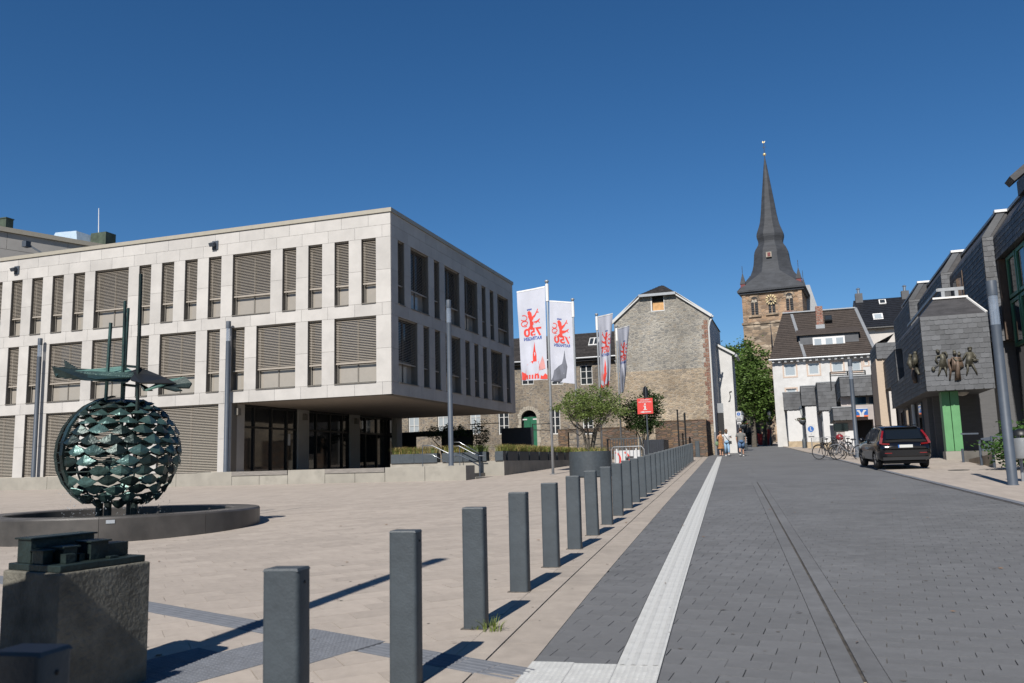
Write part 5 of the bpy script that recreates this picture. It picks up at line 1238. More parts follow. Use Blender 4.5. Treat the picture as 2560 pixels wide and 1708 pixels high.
o8 = ring_[0]                                               # indices: 0 at 22.5 deg ...
sides = [((e,-e),(e,e),7,0),((e,e),(-e,e),1,2),((-e,e),(-e,-e),3,4),((-e,-e),(e,-e),5,6)]
for p, q, i, j in sides: mb.add([T(*p,zev+.01),T(*q,zev+.01),o8[j],o8[i]], [(0,1,2,3)])
for p, i, j in (((e,e),0,1),((-e,e),2,3),((-e,-e),4,5),((e,-e),6,7)): mb.add([T(*p,zev+.01),o8[j],o8[i]], [(0,1,2)])
mb.build('spire', 'slate_roof', ch)
zt_ = onY(1912.6, 391, ky)[2]
mb = MB(); mb.ball(T(0,0,zt_+.3), .26, 12, 8); mb.build('ball', 'gold', ch, smooth=True)
mb = MB(); mb.tube([T(0,0,zt_), T(0,0,zt_+2.5)], .05, 6); mb.bar(T(-.3,0,zt_+1.5), T(.3,0,zt_+1.5), .06, .06); mb.build('cross_rod', 'black_metal', ch)
mb = MB(); mb.extrude([T(-.22,-.02,zt_+2.25),T(.06,-.02,zt_+2.15),T(.18,-.02,zt_+2.3),T(.25,-.02,zt_+2.5),T(.12,-.02,zt_+2.42),T(-.03,-.02,zt_+2.4),T(-.18,-.02,zt_+2.55)], (0,.04,0)); mb.build('weathercock', 'gold', ch)
p = onY(1926, 634, ky-2.9); mb = MB(); dz = p[2]; dxx = (p[0]-kx); mb.add([T(dxx-.4,-2.9,dz-.5),T(dxx+.4,-2.9,dz-.5),T(dxx+.4,-2.9,dz+.3),T(dxx-.4,-2.9,dz+.3),T(dxx-.4,-2.2,dz-.5),T(dxx+.4,-2.2,dz-.5),T(dxx+.4,-2.2,dz+.3),T(dxx-.4,-2.2,dz+.3)], [(0,1,2,3),(3,2,6,7),(0,3,7,4),(1,5,6,2)]); dm = mb.build('dormer', 'surround_stone', ch)
mb = MB(); mb.add([T(dxx-.2,-2.93,dz-.42),T(dxx+.25,-2.93,dz-.42),T(dxx+.25,-2.93,dz+.2),T(dxx-.2,-2.93,dz+.2)], [(0,1,2,3)]); mb.build('hatch', 'pinnacle_red', dm)
for px, s1, s2 in ((1864,-1,-1),(1997,1,-1),(2006,1,1),(1868,-1,1)):
    x, y = s1*(kw-.25), s2*(kw-.25); mb = MB(); mb.add([T(x-.35,y-.35,zev+.1),T(x+.35,y-.35,zev+.1),T(x+.35,y+.35,zev+.1),T(x-.35,y+.35,zev+.1),T(x-.35,y-.35,zev+1.15),T(x+.35,y-.35,zev+1.15),T(x+.35,y+.35,zev+1.15),T(x-.35,y+.35,zev+1.15)], [(0,1,5,4),(1,2,6,5),(2,3,7,6),(3,0,4,7)]); pn = mb.build('pinnacle', 'pinnacle_red', ch)
    mb = MB(); b4 = [T(x-.42,y-.42,zev+1.16),T(x+.42,y-.42,zev+1.16),T(x+.42,y+.42,zev+1.16),T(x-.42,y+.42,zev+1.16)]
    for k in range(4): mb.add([b4[k], b4[(k+1)%4], T(x,y,zev+3.0)], [(0,1,2)])
    mb.tube([T(x,y,zev+2.9),T(x,y,zev+4.0)], .04, 5); mb.build('pinnacle_roof', 'slate_roof', pn)
mb = MB(); a0 = onY(2024,712,140); a1 = onY(2050,785,140); mb.extrude([(a0[0]-1.5,140,a1[2]-6),(a1[0]+1.2,140,a1[2]-6),(a1[0],140,a1[2]),(a0[0],140,a0[2]),(a0[0]-1.5,140,a0[2])], (0,4,0)); mb.build('sunlit_roof', 'zinc', ch)  # slate roof of the nave behind, its sunlit brightness put into pale zinc
mb = MB(); p = onY(1862, 900, 134); mb.extrude([(p[0]-2.2,133,kz0),(p[0]+1,133,kz0),(p[0]+1,133,p[2]+1.6),(p[0]-.3,133,p[2]+.8),(p[0]-2.2,133,p[2]-1.6)], (0,14,0)); mb.build('nave', 'church_low', ch)
offset(ch)
# ---- white house with brown tiled roof
M('brown_tile', (.040,.031,.026), .75, .12, 3, .2, 20, fvar=.12)
M('slate_wall', (.068,.071,.077), .6, .10, 1.2, .25, 9, spec=.35, fvar=.22, stain=.12)
M('cream', (.40,.375,.35), .85, .03, 1)
M('window_trim', (.38,.30,.245), .8, .04)
masonry('chimney_brick', [(.20,.075,.05),(.15,.06,.045),(.24,.10,.07)], (.22,.17,.14), 4, 4, 9, mort=.12)
YH = 88.0
def H(x, y): return onY(x, y, YH)
hx0, hx1 = H(1932,930)[0], H(2192,930)[0]; hz = H(2050, 889)[2]
hs = thing('white_house', 'white rendered house with brown tiled roof and slate dormer below the church', 'house', (hx0, YH, gz(YH)))
hw_ = []
for x0, x1, y0, y1 in ((1960,1990,909,941),(2020,2048.5,907,937),(2079,2108,904,930),(2128,2153,902,928),(2161,2170,901,913),(1966,1992,972,1000),(2022,2050,970,1000)): hw_.append((H(x0,(y0+y1)/2)[0], H(x1,(y0+y1)/2)[0], H((x0+x1)/2,y1)[2], H((x0+x1)/2,y0)[2]))
mb = MB(); wall_with_holes(mb, hx0, hx1, 0, hz, YH, hw_, .3); mb.build('wall', 'white_render', hs)
mb = MB(); mb.add([(hx0,YH,0),(hx0,YH+11,0),(hx0,YH+11,hz+2.3),(hx0,YH+5,hz+4.6),(hx0,YH,hz)], [(0,1,2,3,4)]); mb.build('side_wall', 'white_render', hs)
mb = MB(); mb.box(hx0+.1,hx1,YH+.32,YH+10,0,hz-.1); mb.build('core', 'dark_interior', hs)
for i, (x0, x1, z0, z1) in enumerate(hw_):
    casement(hs, x0, x1, YH+.12, z0, z1, 1, 1, pane='curtain_glass', bar=.12)
    mb = MB(); w = .14
    for b_ in ((x0-w,x0-.004,z0-w,z1+w),(x1+.004,x1+w,z0-w,z1+w),(x0,x1,z1+.004,z1+w),(x0,x1,z0-w,z0-.004)): mb.box(b_[0],b_[1],YH-.025,YH+.02,b_[2],b_[3])
    mb.build('window_trim', 'window_trim', hs)
rl, rr_ = H(1956,784), H(2138,771)
d2 = 4.6; zr2 = hz+d2*.98
# ridge found along the sight line
for k in range(80):
    d2 = 2+.1*k
    if onY(2045, 778, YH+d2)[2] < hz+d2*1.05: break
zr2 = hz+d2*1.05; rx0 = onY(1956,785,YH+d2)[0]; rx1 = onY(2138,771,YH+d2)[0]
mb = MB(); tile_roof(mb, (hx0-.25,YH-.45,hz-.25), (hx1+.1,YH-.45,hz-.25), (rx1,YH+d2,zr2), (rx0,YH+d2,zr2), 26, .05); mb.build('roof', 'brown_tile', hs, kind='stuff')
mb = MB(); mb.add([(hx0-.25,YH-.45,hz-.25),(rx0,YH+d2,zr2),(hx0-.25,YH+2*d2,hz+1.5)], [(0,1,2)]); mb.add([(rx0,YH+d2,zr2),(rx1,YH+d2,zr2),(hx1,YH+2*d2+.4,hz),(hx0,YH+2*d2+.4,hz)], [(0,1,2,3)]); mb.build('hip_roof', 'brown_tile', hs)
mb = MB(); mb.bar((rx0,YH+d2-.1,zr2+.04),(rx1,YH+d2-.1,zr2+.04),.3,.12); mb.bar((hx1+.05,YH-.4,hz-.15),(rx1,YH+d2,zr2+.02),.3,.14); mb.bar((rx0+.9,YH+d2-.3,zr2-.2),(H(2012,890)[0],YH-.4,hz-.1),.28,.10); mb.build('flashing', 'zinc', hs)
mb = MB(); mb.tube([(hx0-.3,YH-.52,hz-.22),(hx1+.1,YH-.52,hz-.22)], .09, 8); mb.build('gutter', 'zinc', hs)
for k in range(17):
    x = hx0+.1+(hx1-hx0-.2)*k/16; mb = MB(); mb.box(x-.11,x+.11,YH-.40,YH-.005,hz-.48,hz-.30); mb.build('bracket', 'white_paint', hs)
mb = MB(); mb.box(hx0-.02,hx1,YH-.42,YH+.02,hz-.298,hz-.26); mb.build('eave_board', 'black', hs)
dz0, dz1 = onY(2070,874,YH+1)[2], onY(2070,836,YH+1)[2]; dx0, dx1 = onY(2000,855,YH+1)[0], onY(2147,848,YH+1)[0]
mb = MB(); mb.box(dx0,dx1,YH+1,YH+5,dz0,dz1); do_ = mb.build('dormer', 'slate_wall', hs)
mb = MB(); mb.add([(dx0-.3,YH+.75,dz1+.02),(dx1+.2,YH+.75,dz1+.02),(dx1+.2,YH+5,dz1+1.6),(dx0-.3,YH+5,dz1+1.6),(dx0-.3,YH+.75,dz1+.14),(dx1+.2,YH+.75,dz1+.14),(dx1+.2,YH+5,dz1+1.72),(dx0-.3,YH+5,dz1+1.72)], [(0,1,2,3),(4,5,6,7),(0,1,5,4),(0,4,7,3),(1,2,6,5)]); mb.build('dormer_roof', 'brown_tile', do_)
wx0, wx1 = onY(2032,855,YH+1)[0], onY(2112,850,YH+1)[0]; wz0, wz1 = onY(2070,869,YH+1)[2], onY(2070,842,YH+1)[2]
mb = MB(); mb.box(wx0,wx1,YH+.93,YH+.99,wz0,wz1); dwf = mb.build('dormer_window', 'white_paint', hs)
for k in range(3):
    L_ = (wx1-wx0); a = wx0+L_*(.05,.40,.73)[k]; mb = MB(); mb.box(a,a+L_*.22,YH+.915,YH+.928,wz0+.15,wz1-.15); mb.build('pane', 'curtain_glass', dwf)
c0 = onY(2049, 800, YH+d2-1.6); mb = MB(); mb.box(c0[0]-.33,c0[0]+.33,YH+d2-2,YH+d2-1.2,c0[2]-1.2,onY(2049,767,YH+d2-1.6)[2]); cm = mb.build('chimney', 'chimney_brick', hs)
mb = MB(); mb.box(c0[0]-.42,c0[0]+.42,YH+d2-2.15,YH+d2-1.1,c0[2]-1.0,c0[2]-.55); mb.build('lead_collar', 'zinc', cm)
c1 = onY(1975, 786, YH+d2+.6); mb = MB(); mb.box(c1[0]-.55,c1[0]+.55,YH+d2+.3,YH+d2+.9,c1[2]-.6,c1[2]+.35); mb.build('chimney', 'chimney_brick', hs)
s0 = onY(2071, 799, YH+d2-1.5); mb = MB(); mb.obox((s0[0],s0[1]-.1,s0[2]+.1),(.35,0,0),(0,.28,.3),(0,-.06,.06)); so_ = mb.build('skylight', 'black_metal', hs)
mb = MB(); mb.obox((s0[0],s0[1]-.17,s0[2]+.17),(.28,0,0),(0,.2,.215),(0,-.01,.01)); mb.build('pane', 'house_glass', so_)
for yy in (3.0, 6.0):
    for zz in (hz-1.9, hz-4.6):
        mb = MB(); mb.box(hx0-.06,hx0+.02,YH+yy,YH+yy+1.1,zz,zz+1.4); mb.build('window', 'frame_white', hs)
offset(hs)
# ---- house with black roof behind
YQ = 104.0
def Q(x, y): return onY(x, y, YQ)
qx0, qx1 = Q(2166,840)[0], Q(2262,840)[0]+4; qz = Q(2190, 817)[2]
bh = thing('black_roof_house', 'cream house with black roof and two white skylights behind the slate building', 'house', (qx0, YQ, gz(YQ)))
mb = MB(); mb.box(qx0,qx1,YQ,YQ+9,0,qz); mb.build('wall', 'cream', bh)
M('black_tile', (.009,.010,.013), .5, .2, 3, .2, 20)
d3 = 3
for k in range(80):
    d3 = 2+.1*k
    if onY(2195, 748, YQ+d3)[2] < qz+d3*1.0: break
lx = onY(2133, 748, YQ+d3)[0]
mb = MB(); tile_roof(mb, (qx0-.4,YQ-.5,qz-.2), (qx1,YQ-.5,qz-.2), (qx1,YQ+d3,qz+d3), (lx,YQ+d3,qz+d3), 16, .05); mb.add([(qx0-.4,YQ-.5,qz-.2),(lx,YQ+d3,qz+d3),(qx0-1.2,YQ+9,qz)], [(0,1,2)]); mb.build('roof', 'black_tile', bh, kind='stuff')
mb = MB(); mb.tube([(qx0-.4,YQ-.55,qz-.2),(qx1,YQ-.55,qz-.2)], .1, 8); mb.build('gutter', 'black_metal', bh)
for px, py, s in ((2206,757.5,.75),(2195,795,1.05)):
    for k in range(80):
        dd = .1*k; p = onY(px, py, YQ+dd)
        if p[2] < qz+dd: break
    mb = MB(); mb.obox((p[0],p[1]-.1,p[2]+.1),(.42*s*1.2,0,0),(0,.4*s,.4*s),(0,-.05,.05)); so_ = mb.build('skylight', 'white_paint', bh)
    mb = MB(); mb.obox((p[0],p[1]-.17,p[2]+.17),(.3*s*1.2,0,0),(0,.28*s,.28*s),(0,-.01,.01)); mb.build('pane', 'curtain_glass' if s > 1 else 'house_glass', so_)
for px, y0, y1 in ((2148,758,735),(2264,755,728)):
    p = onY(px, y0, YQ+d3); q = onY(px, y1, YQ+d3); mb = MB(); mb.box(p[0]-.4,p[0]+.4,YQ+d3-.4,YQ+d3+.4,p[2]-2.5,q[2]); cmo = mb.build('chimney', 'slate_wall', bh)
    mb = MB(); mb.lathe([(.16,0),(.16,.5),(.24,.55),(.24,.62),(0,.75)], 10, (p[0],YQ+d3,q[2])); mb.build('chimney_pot', 'steel', cmo)
p = Q(2205,862); casement(bh, Q(2196,850)[0], Q(2222,850)[0], YQ-.05, Q(2205,880)[2], Q(2205,851)[2], 1, 1, pane='curtain_glass', bar=.15); mb = MB(); mb.box(Q(2188,826)[0],Q(2212,826)[0],YQ-.05,YQ+.02,Q(2200,829)[2],Q(2200,825)[2]); mb.build('vent_slot', 'window_trim', bh)
offset(bh)

# ================================================================== bank of slate blocks along the street
M('tan_brick', (.36,.29,.225), .85, .05, 3, .4, 40, stretch=(1,1,10))
M('beige_base', (.30,.24,.165), .85, .1, 3, .2, 30)
M('bank_white', (.44,.44,.44), .7, .02)
M('pale_wall', (.30,.27,.26), .85, .05, 2)
M('sign_orange', (.50,.11,.03), .5, .03)
M('sign_bank_blue', (.005,.075,.27), .45, .03)
glass('blue_glass', (.012,.035,.06), .05)
def slate_face(mb, P, ua, up, nd, W, H_, course=.22, wid=.30, th=.018, seed=0, single=None):
    """overlapping slates on a rectangle: P lower-left corner, ua along, up, nd outward"""
    r = random.Random(seed); P, ua, up, nd = (np.array(v, float) for v in (P, ua, up, nd)); n = int(math.ceil(H_/course)); out = []
    for i in range(n):
        z0 = i*course; z1 = min(H_, z0+course*1.25); o = (i % 2)*wid/2; x = -o
        while x < W:
            a, b = max(0,x)+.003, min(W,x+wid)-.003; x += wid
            if b-a < .03: continue
            t = th*r.uniform(.7,1.3); c = .035 if (b-a) > wid*.7 else 0
            q = [P+ua*(a+c)+up*(z0-.01)+nd*(t+.006), P+ua*(b-c)+up*(z0-.01)+nd*(t+.006), P+ua*b+up*(z0+c)+nd*t, P+ua*b+up*z1+nd*.002, P+ua*a+up*z1+nd*.002, P+ua*a+up*(z0+c)+nd*t]
            vs = q+[P+ua*(a+c)+up*(z0-.01), P+ua*(b-c)+up*(z0-.01)]; fs = [(0,1,2,3,4,5),(6,7,1,0)]
            if single is not None: m2 = MB(); m2.add(vs, fs, r.random()); out.append(m2)
            else: mb.add(vs, fs, r.random())
    return out
UZ = np.array((0,0,1.)); UX = np.array((1.,0,0)); UY = np.array((0,1.,0))
bank = thing('bank_building', 'white bank building with stepped slate-clad upper boxes along the street', 'building', (1.0, 66, gz(66)))
def slate_box(x0, x1, y0, y1, z0, z1, seed, fine=True):
    mb = MB(); mb.box(x0,x1,y0,y1,z0,z1); b_ = mb.build('slate_box', 'slate_wall', bank)
    mb = MB(); slate_face(mb, (x0,y0-.002,z0), UX, UZ, -UY, x1-x0, z1-z0, .28, .4, seed=seed); slate_face(mb, (x0-.002,y1,z0), -UY, UZ, -UX, y1-y0, z1-z0, .28, .4, seed=seed+1); mb.build('slates', 'slate_wall', b_, kind='stuff')
    mb = MB(); mb.box(x0-.05,x1+.02,y0-.05,y1,z1+.002,z1+.07); mb.build('edge_trim', 'zinc', b_)
def bx2(px0, px1, py0, py1, Y): a = onY(px0, py1, Y); b = onY(px1, py0, Y); return a[0], b[0], a[2], b[2]
blocks = [(1960,1986,981,1025,83,92),(2004.5,2032,965,1014,75,83),(2047,2076,956,1026,68.5,75)]
for i, (a, b, c, d, Y, Y2) in enumerate(blocks):
    x0, x1, z0, z1 = bx2(a, b, c, d, Y); slate_box(x0, x1+3.5, Y, Y2, z0, z1, 100+i*3)
    zb_ = gz(Y)
    mb = MB(); mb.box(x0+.25, x1+3.4, Y+.1, Y2, zb_+.55, z0-.005); mb.build('white_wall', 'bank_white', bank)
    mb = MB(); mb.box(x0+.2, x1+3.4, Y+.05, Y2+.05, zb_-.6, zb_+.545); mb.build('base_course', 'beige_base', bank)
    for k in range(3 if i < 2 else 2):                       # shop windows on the street side
        y0 = Y+.9+k*2.1; mb = MB(); mb.box(x0+.2,x0+.27,y0,y0+1.7,zb_+.6,z0-.25); wf = mb.build('shop_window', 'zinc', bank)
        mb = MB(); mb.box(x0+.185,x0+.198,y0+.12,y0+1.58,zb_+.72,z0-.37); mb.build('pane', 'dark_glass', wf)
YF = 61.5
x0, x1, z0, z1 = bx2(2102, 2196, 938, 991, YF); slate_box(x0, x1+.2, YF, 68.5, z0, z1, 130)
rx0, rx1 = onY(2075,930,63)[0], onY(2163,930,63)[0]; rz0, rz1 = onY(2110,946,63)[2], onY(2110,929,63)[2]
for t in (0,.45,.9):
    mb = MB(); mb.bar((rx0,63,rz1-t*(rz1-rz0)*.6),(rx1,63,rz1-t*(rz1-rz0)*.6),.06,.06); mb.build('balcony_rail', 'black_metal', bank)
for x in (rx0, (rx0+rx1)/2, rx1):
    mb = MB(); mb.box(x-.04,x+.04,63.05,63.13,rz0-.8,rz1); mb.build('balcony_post', 'black_metal', bank)
x0b, x1b, z0b, z1b = bx2(2134, 2188, 992, 1014, YF+.6)
mb = MB(); mb.box(x0b,x1b,YF+.6,YF+.68,z0b,z0-.01); wf = mb.build('strip_window', 'bronze_metal', bank)
for a_, b_ in ((0,.62),(.66,1)):
    mb = MB(); L_ = x1b-x0b; mb.box(x0b+L_*a_+.06,x0b+L_*b_-.06,YF+.585,YF+.598,z0b+.06,z0-.08); mb.build('pane', 'blue_glass', wf)
xa, xb_, za, zb2 = bx2(2103, 2133, 992, 1017, YF+.6); mb = MB(); mb.box(xa,xb_-.01,YF+.6,YF+.9,za,z0-.011); mb.build('pale_panel', 'pale_wall', bank)
xs0, xs1, zs0, zs1 = bx2(2084, 2135, 1018, 1051, YF-.5); slate_box(xs0, xs1, YF-.5, 67.5, zs0, zs1, 140)
zg_ = gz(YF)
mb = MB(); mb.box(xs0+.15,xs1,YF+.3,66,zg_-.3,zs0-.005); mb.build('wall', 'pale_wall', bank)
mb = MB(); xw = onY(2113,1090,YF+.28)[0]; mb.box(xw,xs1-.02,YF+.27,YF+.298,zg_+.35,onY(2120,1077,YF)[2]); mb.build('white_panel', 'bank_white', bank)
p0, p1 = onY(2056,1080,YF+.2), onY(2082,1060,YF+.2); mb = MB(); mb.box(xs0-.02,xs0+.9,YF+.24,YF+.268,p0[2],p1[2]); mb.build('dark_window', 'dark_glass', bank)
xd0, xd1, zd0_, zd1_ = bx2(2141, 2183, 1048, 1118, YF+.3)
mb = MB(); mb.box(xd0,xd1,YF+1.6,YF+1.7,zg_-.2,zd1_); mb.build('doorway', 'black', bank)
mb = MB(); mb.box(xd0-.3,xd1+.6,YF+.4,YF+1.5,zd1_,z0b-.005); mb.box(xd1,xd1+.5,YF+.4,YF+1.7,zg_-.3,zd1_-.002); mb.build('door_surround', 'pale_wall', bank)
offset(bank)
bs = thing('bank_sign', 'blue bank sign with white V emblem and orange stripe over the doorway', 'sign', (onY(2154,1032,YF-.1)[0], YF-.1, onY(2154,1042,YF)[2]))
sx0, sx1, sz0, sz1 = bx2(2139, 2169, 1020, 1042.5, YF-.1); sh = sz1-sz0
mb = MB(); mb.box(sx0,sx1,YF-.1,YF+.3,sz0,sz1); mb.build('box', 'sign_bank_blue', bs)
mb = MB(); mb.box(sx0-.003,sx1+.003,YF-.108,YF+.3,sz0-.002,sz0+sh*.17); mb.build('stripe', 'sign_orange', bs)
mb = MB(); mb.box(sx0-.002,sx1+.002,YF-.106,YF-.101,sz1-sh*.08,sz1+.004); mb.build('top_edge', 'sign_white', bs)
cx_ = (sx0+sx1)/2; w = (sx1-sx0); mb = MB()
for s_ in (-1,1):
    q = [(cx_+s_*w*.36,sz0+sh*.78),(cx_+s_*w*.14,sz0+sh*.78),(cx_+s_*w*.14,sz0+sh*.68),(cx_+s_*w*.02,sz0+sh*.45),(cx_,sz0+sh*.0),(cx_+s_*w*.16,sz0+sh*.0),(cx_+s_*w*.16,sz0+sh*.33),(cx_+s_*w*.27,sz0+sh*.62),(cx_+s_*w*.36,sz0+sh*.62)]
    mb.extrude([(a, YF-.114, b) for a, b in q], (0,.004,0))
mb.build('emblem', 'sign_white', bs); offset(bs)
# ---- street trees beyond the white wall
def big_tree(label, base, h, cc, cr, ncl, per, leaf, seed, mat='leaf_mid'):
    r = random.Random(seed); t = thing('street_tree', label, 'tree', base, group='trees at the top of the street'); base = np.array(base, float); cc = np.array(cc, float); mb = MB()
    mb.tube([base-np.array((0,0,.3)), base+(cc-base)*.5+np.array((.1,0,0)), cc], [.28,.2,.1], 8)
    for k in range(7):
        a = k*.9; p = cc+np.array((math.cos(a)*cr[0]*.7, math.sin(a)*cr[1]*.7, r.uniform(-.3,.6)*cr[2])); mb.tube([base+(cc-base)*r.uniform(.45,.8), (p+cc)/2, p], [.12,.08,.02], 6)
    mb.build('trunk', 'bark', t); leaf_mesh('crown', mat, clumps(r, cc, cr, ncl, per, .45, .3), leaf, seed).build('crown', mat, t, kind='stuff'); return offset(t)
c = onY(1876, 965, 92); big_tree('leafy green tree between the white wall and the white house', (c[0],92,gz(92)), 9, (c[0],92,c[2]), (2.2,2.4,3.6), 170, 40, .34, 31)
c = onY(1862, 925, 110); big_tree('farther green tree before the church tower base', (c[0],110,gz(110)), 9, (c[0],110,c[2]), (2.8,3.0,3.3), 120, 36, .4, 32)
c = onY(1905, 1000, 100); big_tree('green tree branch side close to the white house corner', (c[0],100,gz(100)), 8, (c[0],100,c[2]), (1.6,2.0,2.8), 120, 40, .36, 33)
c = onY(1815, 860, 100); big_tree('tree top just showing behind the white roof edge', (c[0],100,gz(100)), 8, (c[0],100,c[2]-2.6), (1.8,1.8,2.3), 90, 36, .36, 34)
t = thing('back_wall', 'dark shaded stone building closing the street under the trees', 'building', (-7, 118, gz(118))); mb = MB(); a = onY(1835,1030,118); b = onY(1935,1030,118); mb.box(a[0],b[0],118,119,gz(118)-.5,a[2]+2); mb.build('wall', 'church_low', t); mb = MB(); p = onY(1870,1085,118); mb.box(p[0]-1.6,p[0]+1.6,117.9,117.99,gz(118),p[2]+1.8); mb.build('shade_patch', 'dark_interior', t); offset(t)  # black sheet on the wall stands in for the darkness beneath the trees
# ================================================================== slate-clad building with oriel on the right
M('grey_brick', (.085,.085,.088), .85, .06, 3, .5, 12, stretch=(.6,.6,9))
M('green_column', (.080,.215,.090), .5, .04)
M('green_frame', (.04,.14,.075), .45, .05)
M('brown_reveal', (.075,.05,.035), .7, .1)
M('relief_bronze', (.058,.054,.040), .55, .3, 6, .4, 40, metal=.3)
M('relief_rust', (.095,.066,.048), .6, .3, 6, .4, 40, metal=.2)
M('mansard', (.035,.034,.036), .6, .15, 2, .3, 12, stretch=(1,1,4))
slb = thing('slate_building', 'dark slate-clad building with stepped bays along the right side of the street', 'building', (7, 45, gz(45)))
def slate_wall(x0, x1, y0, y1, z0, z1, seed, course=.24, wid=.33, front=True, side=True, parent=None, name='slate_bay'):
    mb = MB(); mb.box(x0,x1,y0,y1,z0,z1); b_ = mb.build(name, 'slate_wall', parent or slb); mb = MB()
    if front: slate_face(mb, (x0,y0-.003,z0), UX, UZ, -UY, x1-x0, z1-z0, course, wid, seed=seed)
    if side: slate_face(mb, (x0-.003,y1,z0), -UY, UZ, -UX, y1-y0, z1-z0, course, wid, seed=seed+1)
    mb.build('slates', 'slate_wall', b_, kind='stuff'); return b_
ra = lambda px: onY(px, 850, 1.0)[0]                        # X per metre of Y for a picture column
U = [(2511,36.0,42.5),(2482,42.5,None),(2368,None,None),(2281,None,None)]
Y0 = 42.5; X0 = ra(2511)*42.5; teeth = [(X0, 34.0, 42.5)]; ycur = 42.5
for lft, nxt in ((2482,2390),(2368,2302),(2281,2238)):
    X = ra(lft)*ycur; ynew = X/ra(nxt); teeth.append((X, ycur, ynew)); ycur = ynew
zt1 = onY(2482, 592, 42.5)[2]; zb1 = onY(2515, 851, 42.5)[2]
for i, (X, ya, yb) in enumerate(teeth):
    zt_i = zt1 if i < 2 else (onY(2366,682,ya)[2] if i == 2 else onY(2281,750,ya)[2])
    zb_i = zb1 if i < 2 else onY(2300, 905, 48)[2]
    if i == 0:                                              # nearest bay: tall green-framed glazing along its side
        mb = MB(); mb.box(X,X+5,ya,yb-.01,zt_i-1.1,zt_i); mb.build('slate_bay', 'slate_wall', slb)
        mb = MB(); slate_face(mb, (X-.003,yb,zt_i-1.1), -UY, UZ, -UX, yb-ya, 1.1, .24, .33, seed=5); mb.build('slates', 'slate_wall', slb, kind='stuff')
        mb = MB(); mb.box(X+.35,X+5,ya,yb-.2,-.5,zt_i-1.11); mb.build('glazed_wall', 'dark_glass', slb)
        for k in range(4):
            y_ = yb-.9-k*1.7
            for z0, z1 in ((zb_i-.4,zt_i-3.1),(zt_i-3.0,zt_i-1.2)):
                w = MB(); w.box(X+.2,X+.34,y_-1.5,y_-1.36,z0,z1); w.box(X+.2,X+.34,y_-.1,y_+.04,z0,z1); w.box(X+.21,X+.33,y_-1.36,y_-.1,z1-.14,z1); w.box(X+.21,X+.33,y_-1.36,y_-.1,z0,z0+.14); wo_ = w.build('green_window', 'green_frame', slb)
                p = MB(); p.box(X+.26,X+.28,y_-1.35,y_-.1,z0+.15,z1-.15); p.build('pane', 'dark_glass', wo_)
        mb = MB(); mb.box(X+.02,X+.3,yb-.32,yb-.02,zb_i,zt_i-1.12); mb.build('brown_reveal', 'brown_reveal', slb)
    else:
        slate_wall(X, X+6, ya, yb, zb_i, zt_i, 200+i*5)
        mb = MB(); mb.box(X+.15,X+6,ya+.3,yb,-.5,zb_i-.01); mb.build('under_wall', 'grey_brick', slb)
    # mansard slope and metal edges
    mb = MB(); s = .75; mb.add([(X,ya,zt_i+.002),(X+6,ya,zt_i+.002),(X+6,yb,zt_i+.002),(X,yb,zt_i+.002),(X+s,ya+.02,zt_i+1.05),(X+6,ya+.02,zt_i+1.05),(X+6,yb,zt_i+1.05),(X+s,yb,zt_i+1.05)], [(0,1,5,4),(3,0,4,7),(4,5,6,7),(2,3,7,6)]); mb.build('mansard', 'mansard', slb)
    mb = MB(); mb.bar((X+s-.05,ya,zt_i+1.12),(X+s-.05,yb,zt_i+1.12),.12,.12); mb.build('eave_gutter', 'zinc', slb)
    mb = MB(); mb.box(X+s-.15,X+s+.6,ya-.08,ya+.25,zt_i+1.08,zt_i+1.2); mb.build('end_cap', 'white_paint', slb)
    mb = MB(); mb.add([(X-.02,ya-.02,zt_i),(X+.32,ya-.02,zt_i),(X+s+.28,ya-.02,zt_i+1.06),(X+s-.05,ya-.02,zt_i+1.06)], [(0,1,2,3)]); mb.build('slope_edge', 'slate_wall', slb)
X2, ya2, yb2 = teeth[2]; 
for px in (2396,):
    p = onX(2398, 720, teeth[1][0]-.02); w = MB(); w.box(teeth[1][0]-.06,teeth[1][0]+.02,p[1]-1.2,p[1]+1.6,p[2]-2.2,p[2]+.7); wo_ = w.build('window', 'brown_reveal', slb); q = MB(); q.box(teeth[1][0]-.075,teeth[1][0]-.062,p[1]-1.0,p[1]+1.3,p[2]-2.0,p[2]+.5); q.build('pane', 'dark_glass', wo_)
# ground floor walls
zor = onY(2317, 978, 40)[2]; XO = onY(2317, 978, 40)[0]; XR = onY(2488, 965, 40)[0]; zot = onY(2300, 793.4, 40)[2]
mb = MB(); mb.box(XO+.75, 16, 44.0, 44.4, -.8, zor+.4); mb.build('porch_wall', 'grey_brick', slb)
mb = MB(); mb.box(XO+.55, XO+.95, 44.41, 58, -.8, zor+.2); mb.build('street_wall', 'grey_brick', slb)
for k in range(4):
    yy = 46.0+k*2.6; w = MB(); w.box(XO+.49,XO+.545,yy,yy+1.1,.55,2.5); wo_ = w.build('window', 'lamp_grey', slb); q = MB(); q.box(XO+.475,XO+.488,yy+.1,yy+1.0,.65,2.4); q.build('pane', 'dark_glass', wo_)
p = onX(2287, 1010, XO+.5); mb = MB(); mb.tube([(XO+.42,p[1],zor-.1),(XO+.42,p[1],gz(p[1])-.1)], .10, 10); mb.build('downpipe', 'alu', slb)
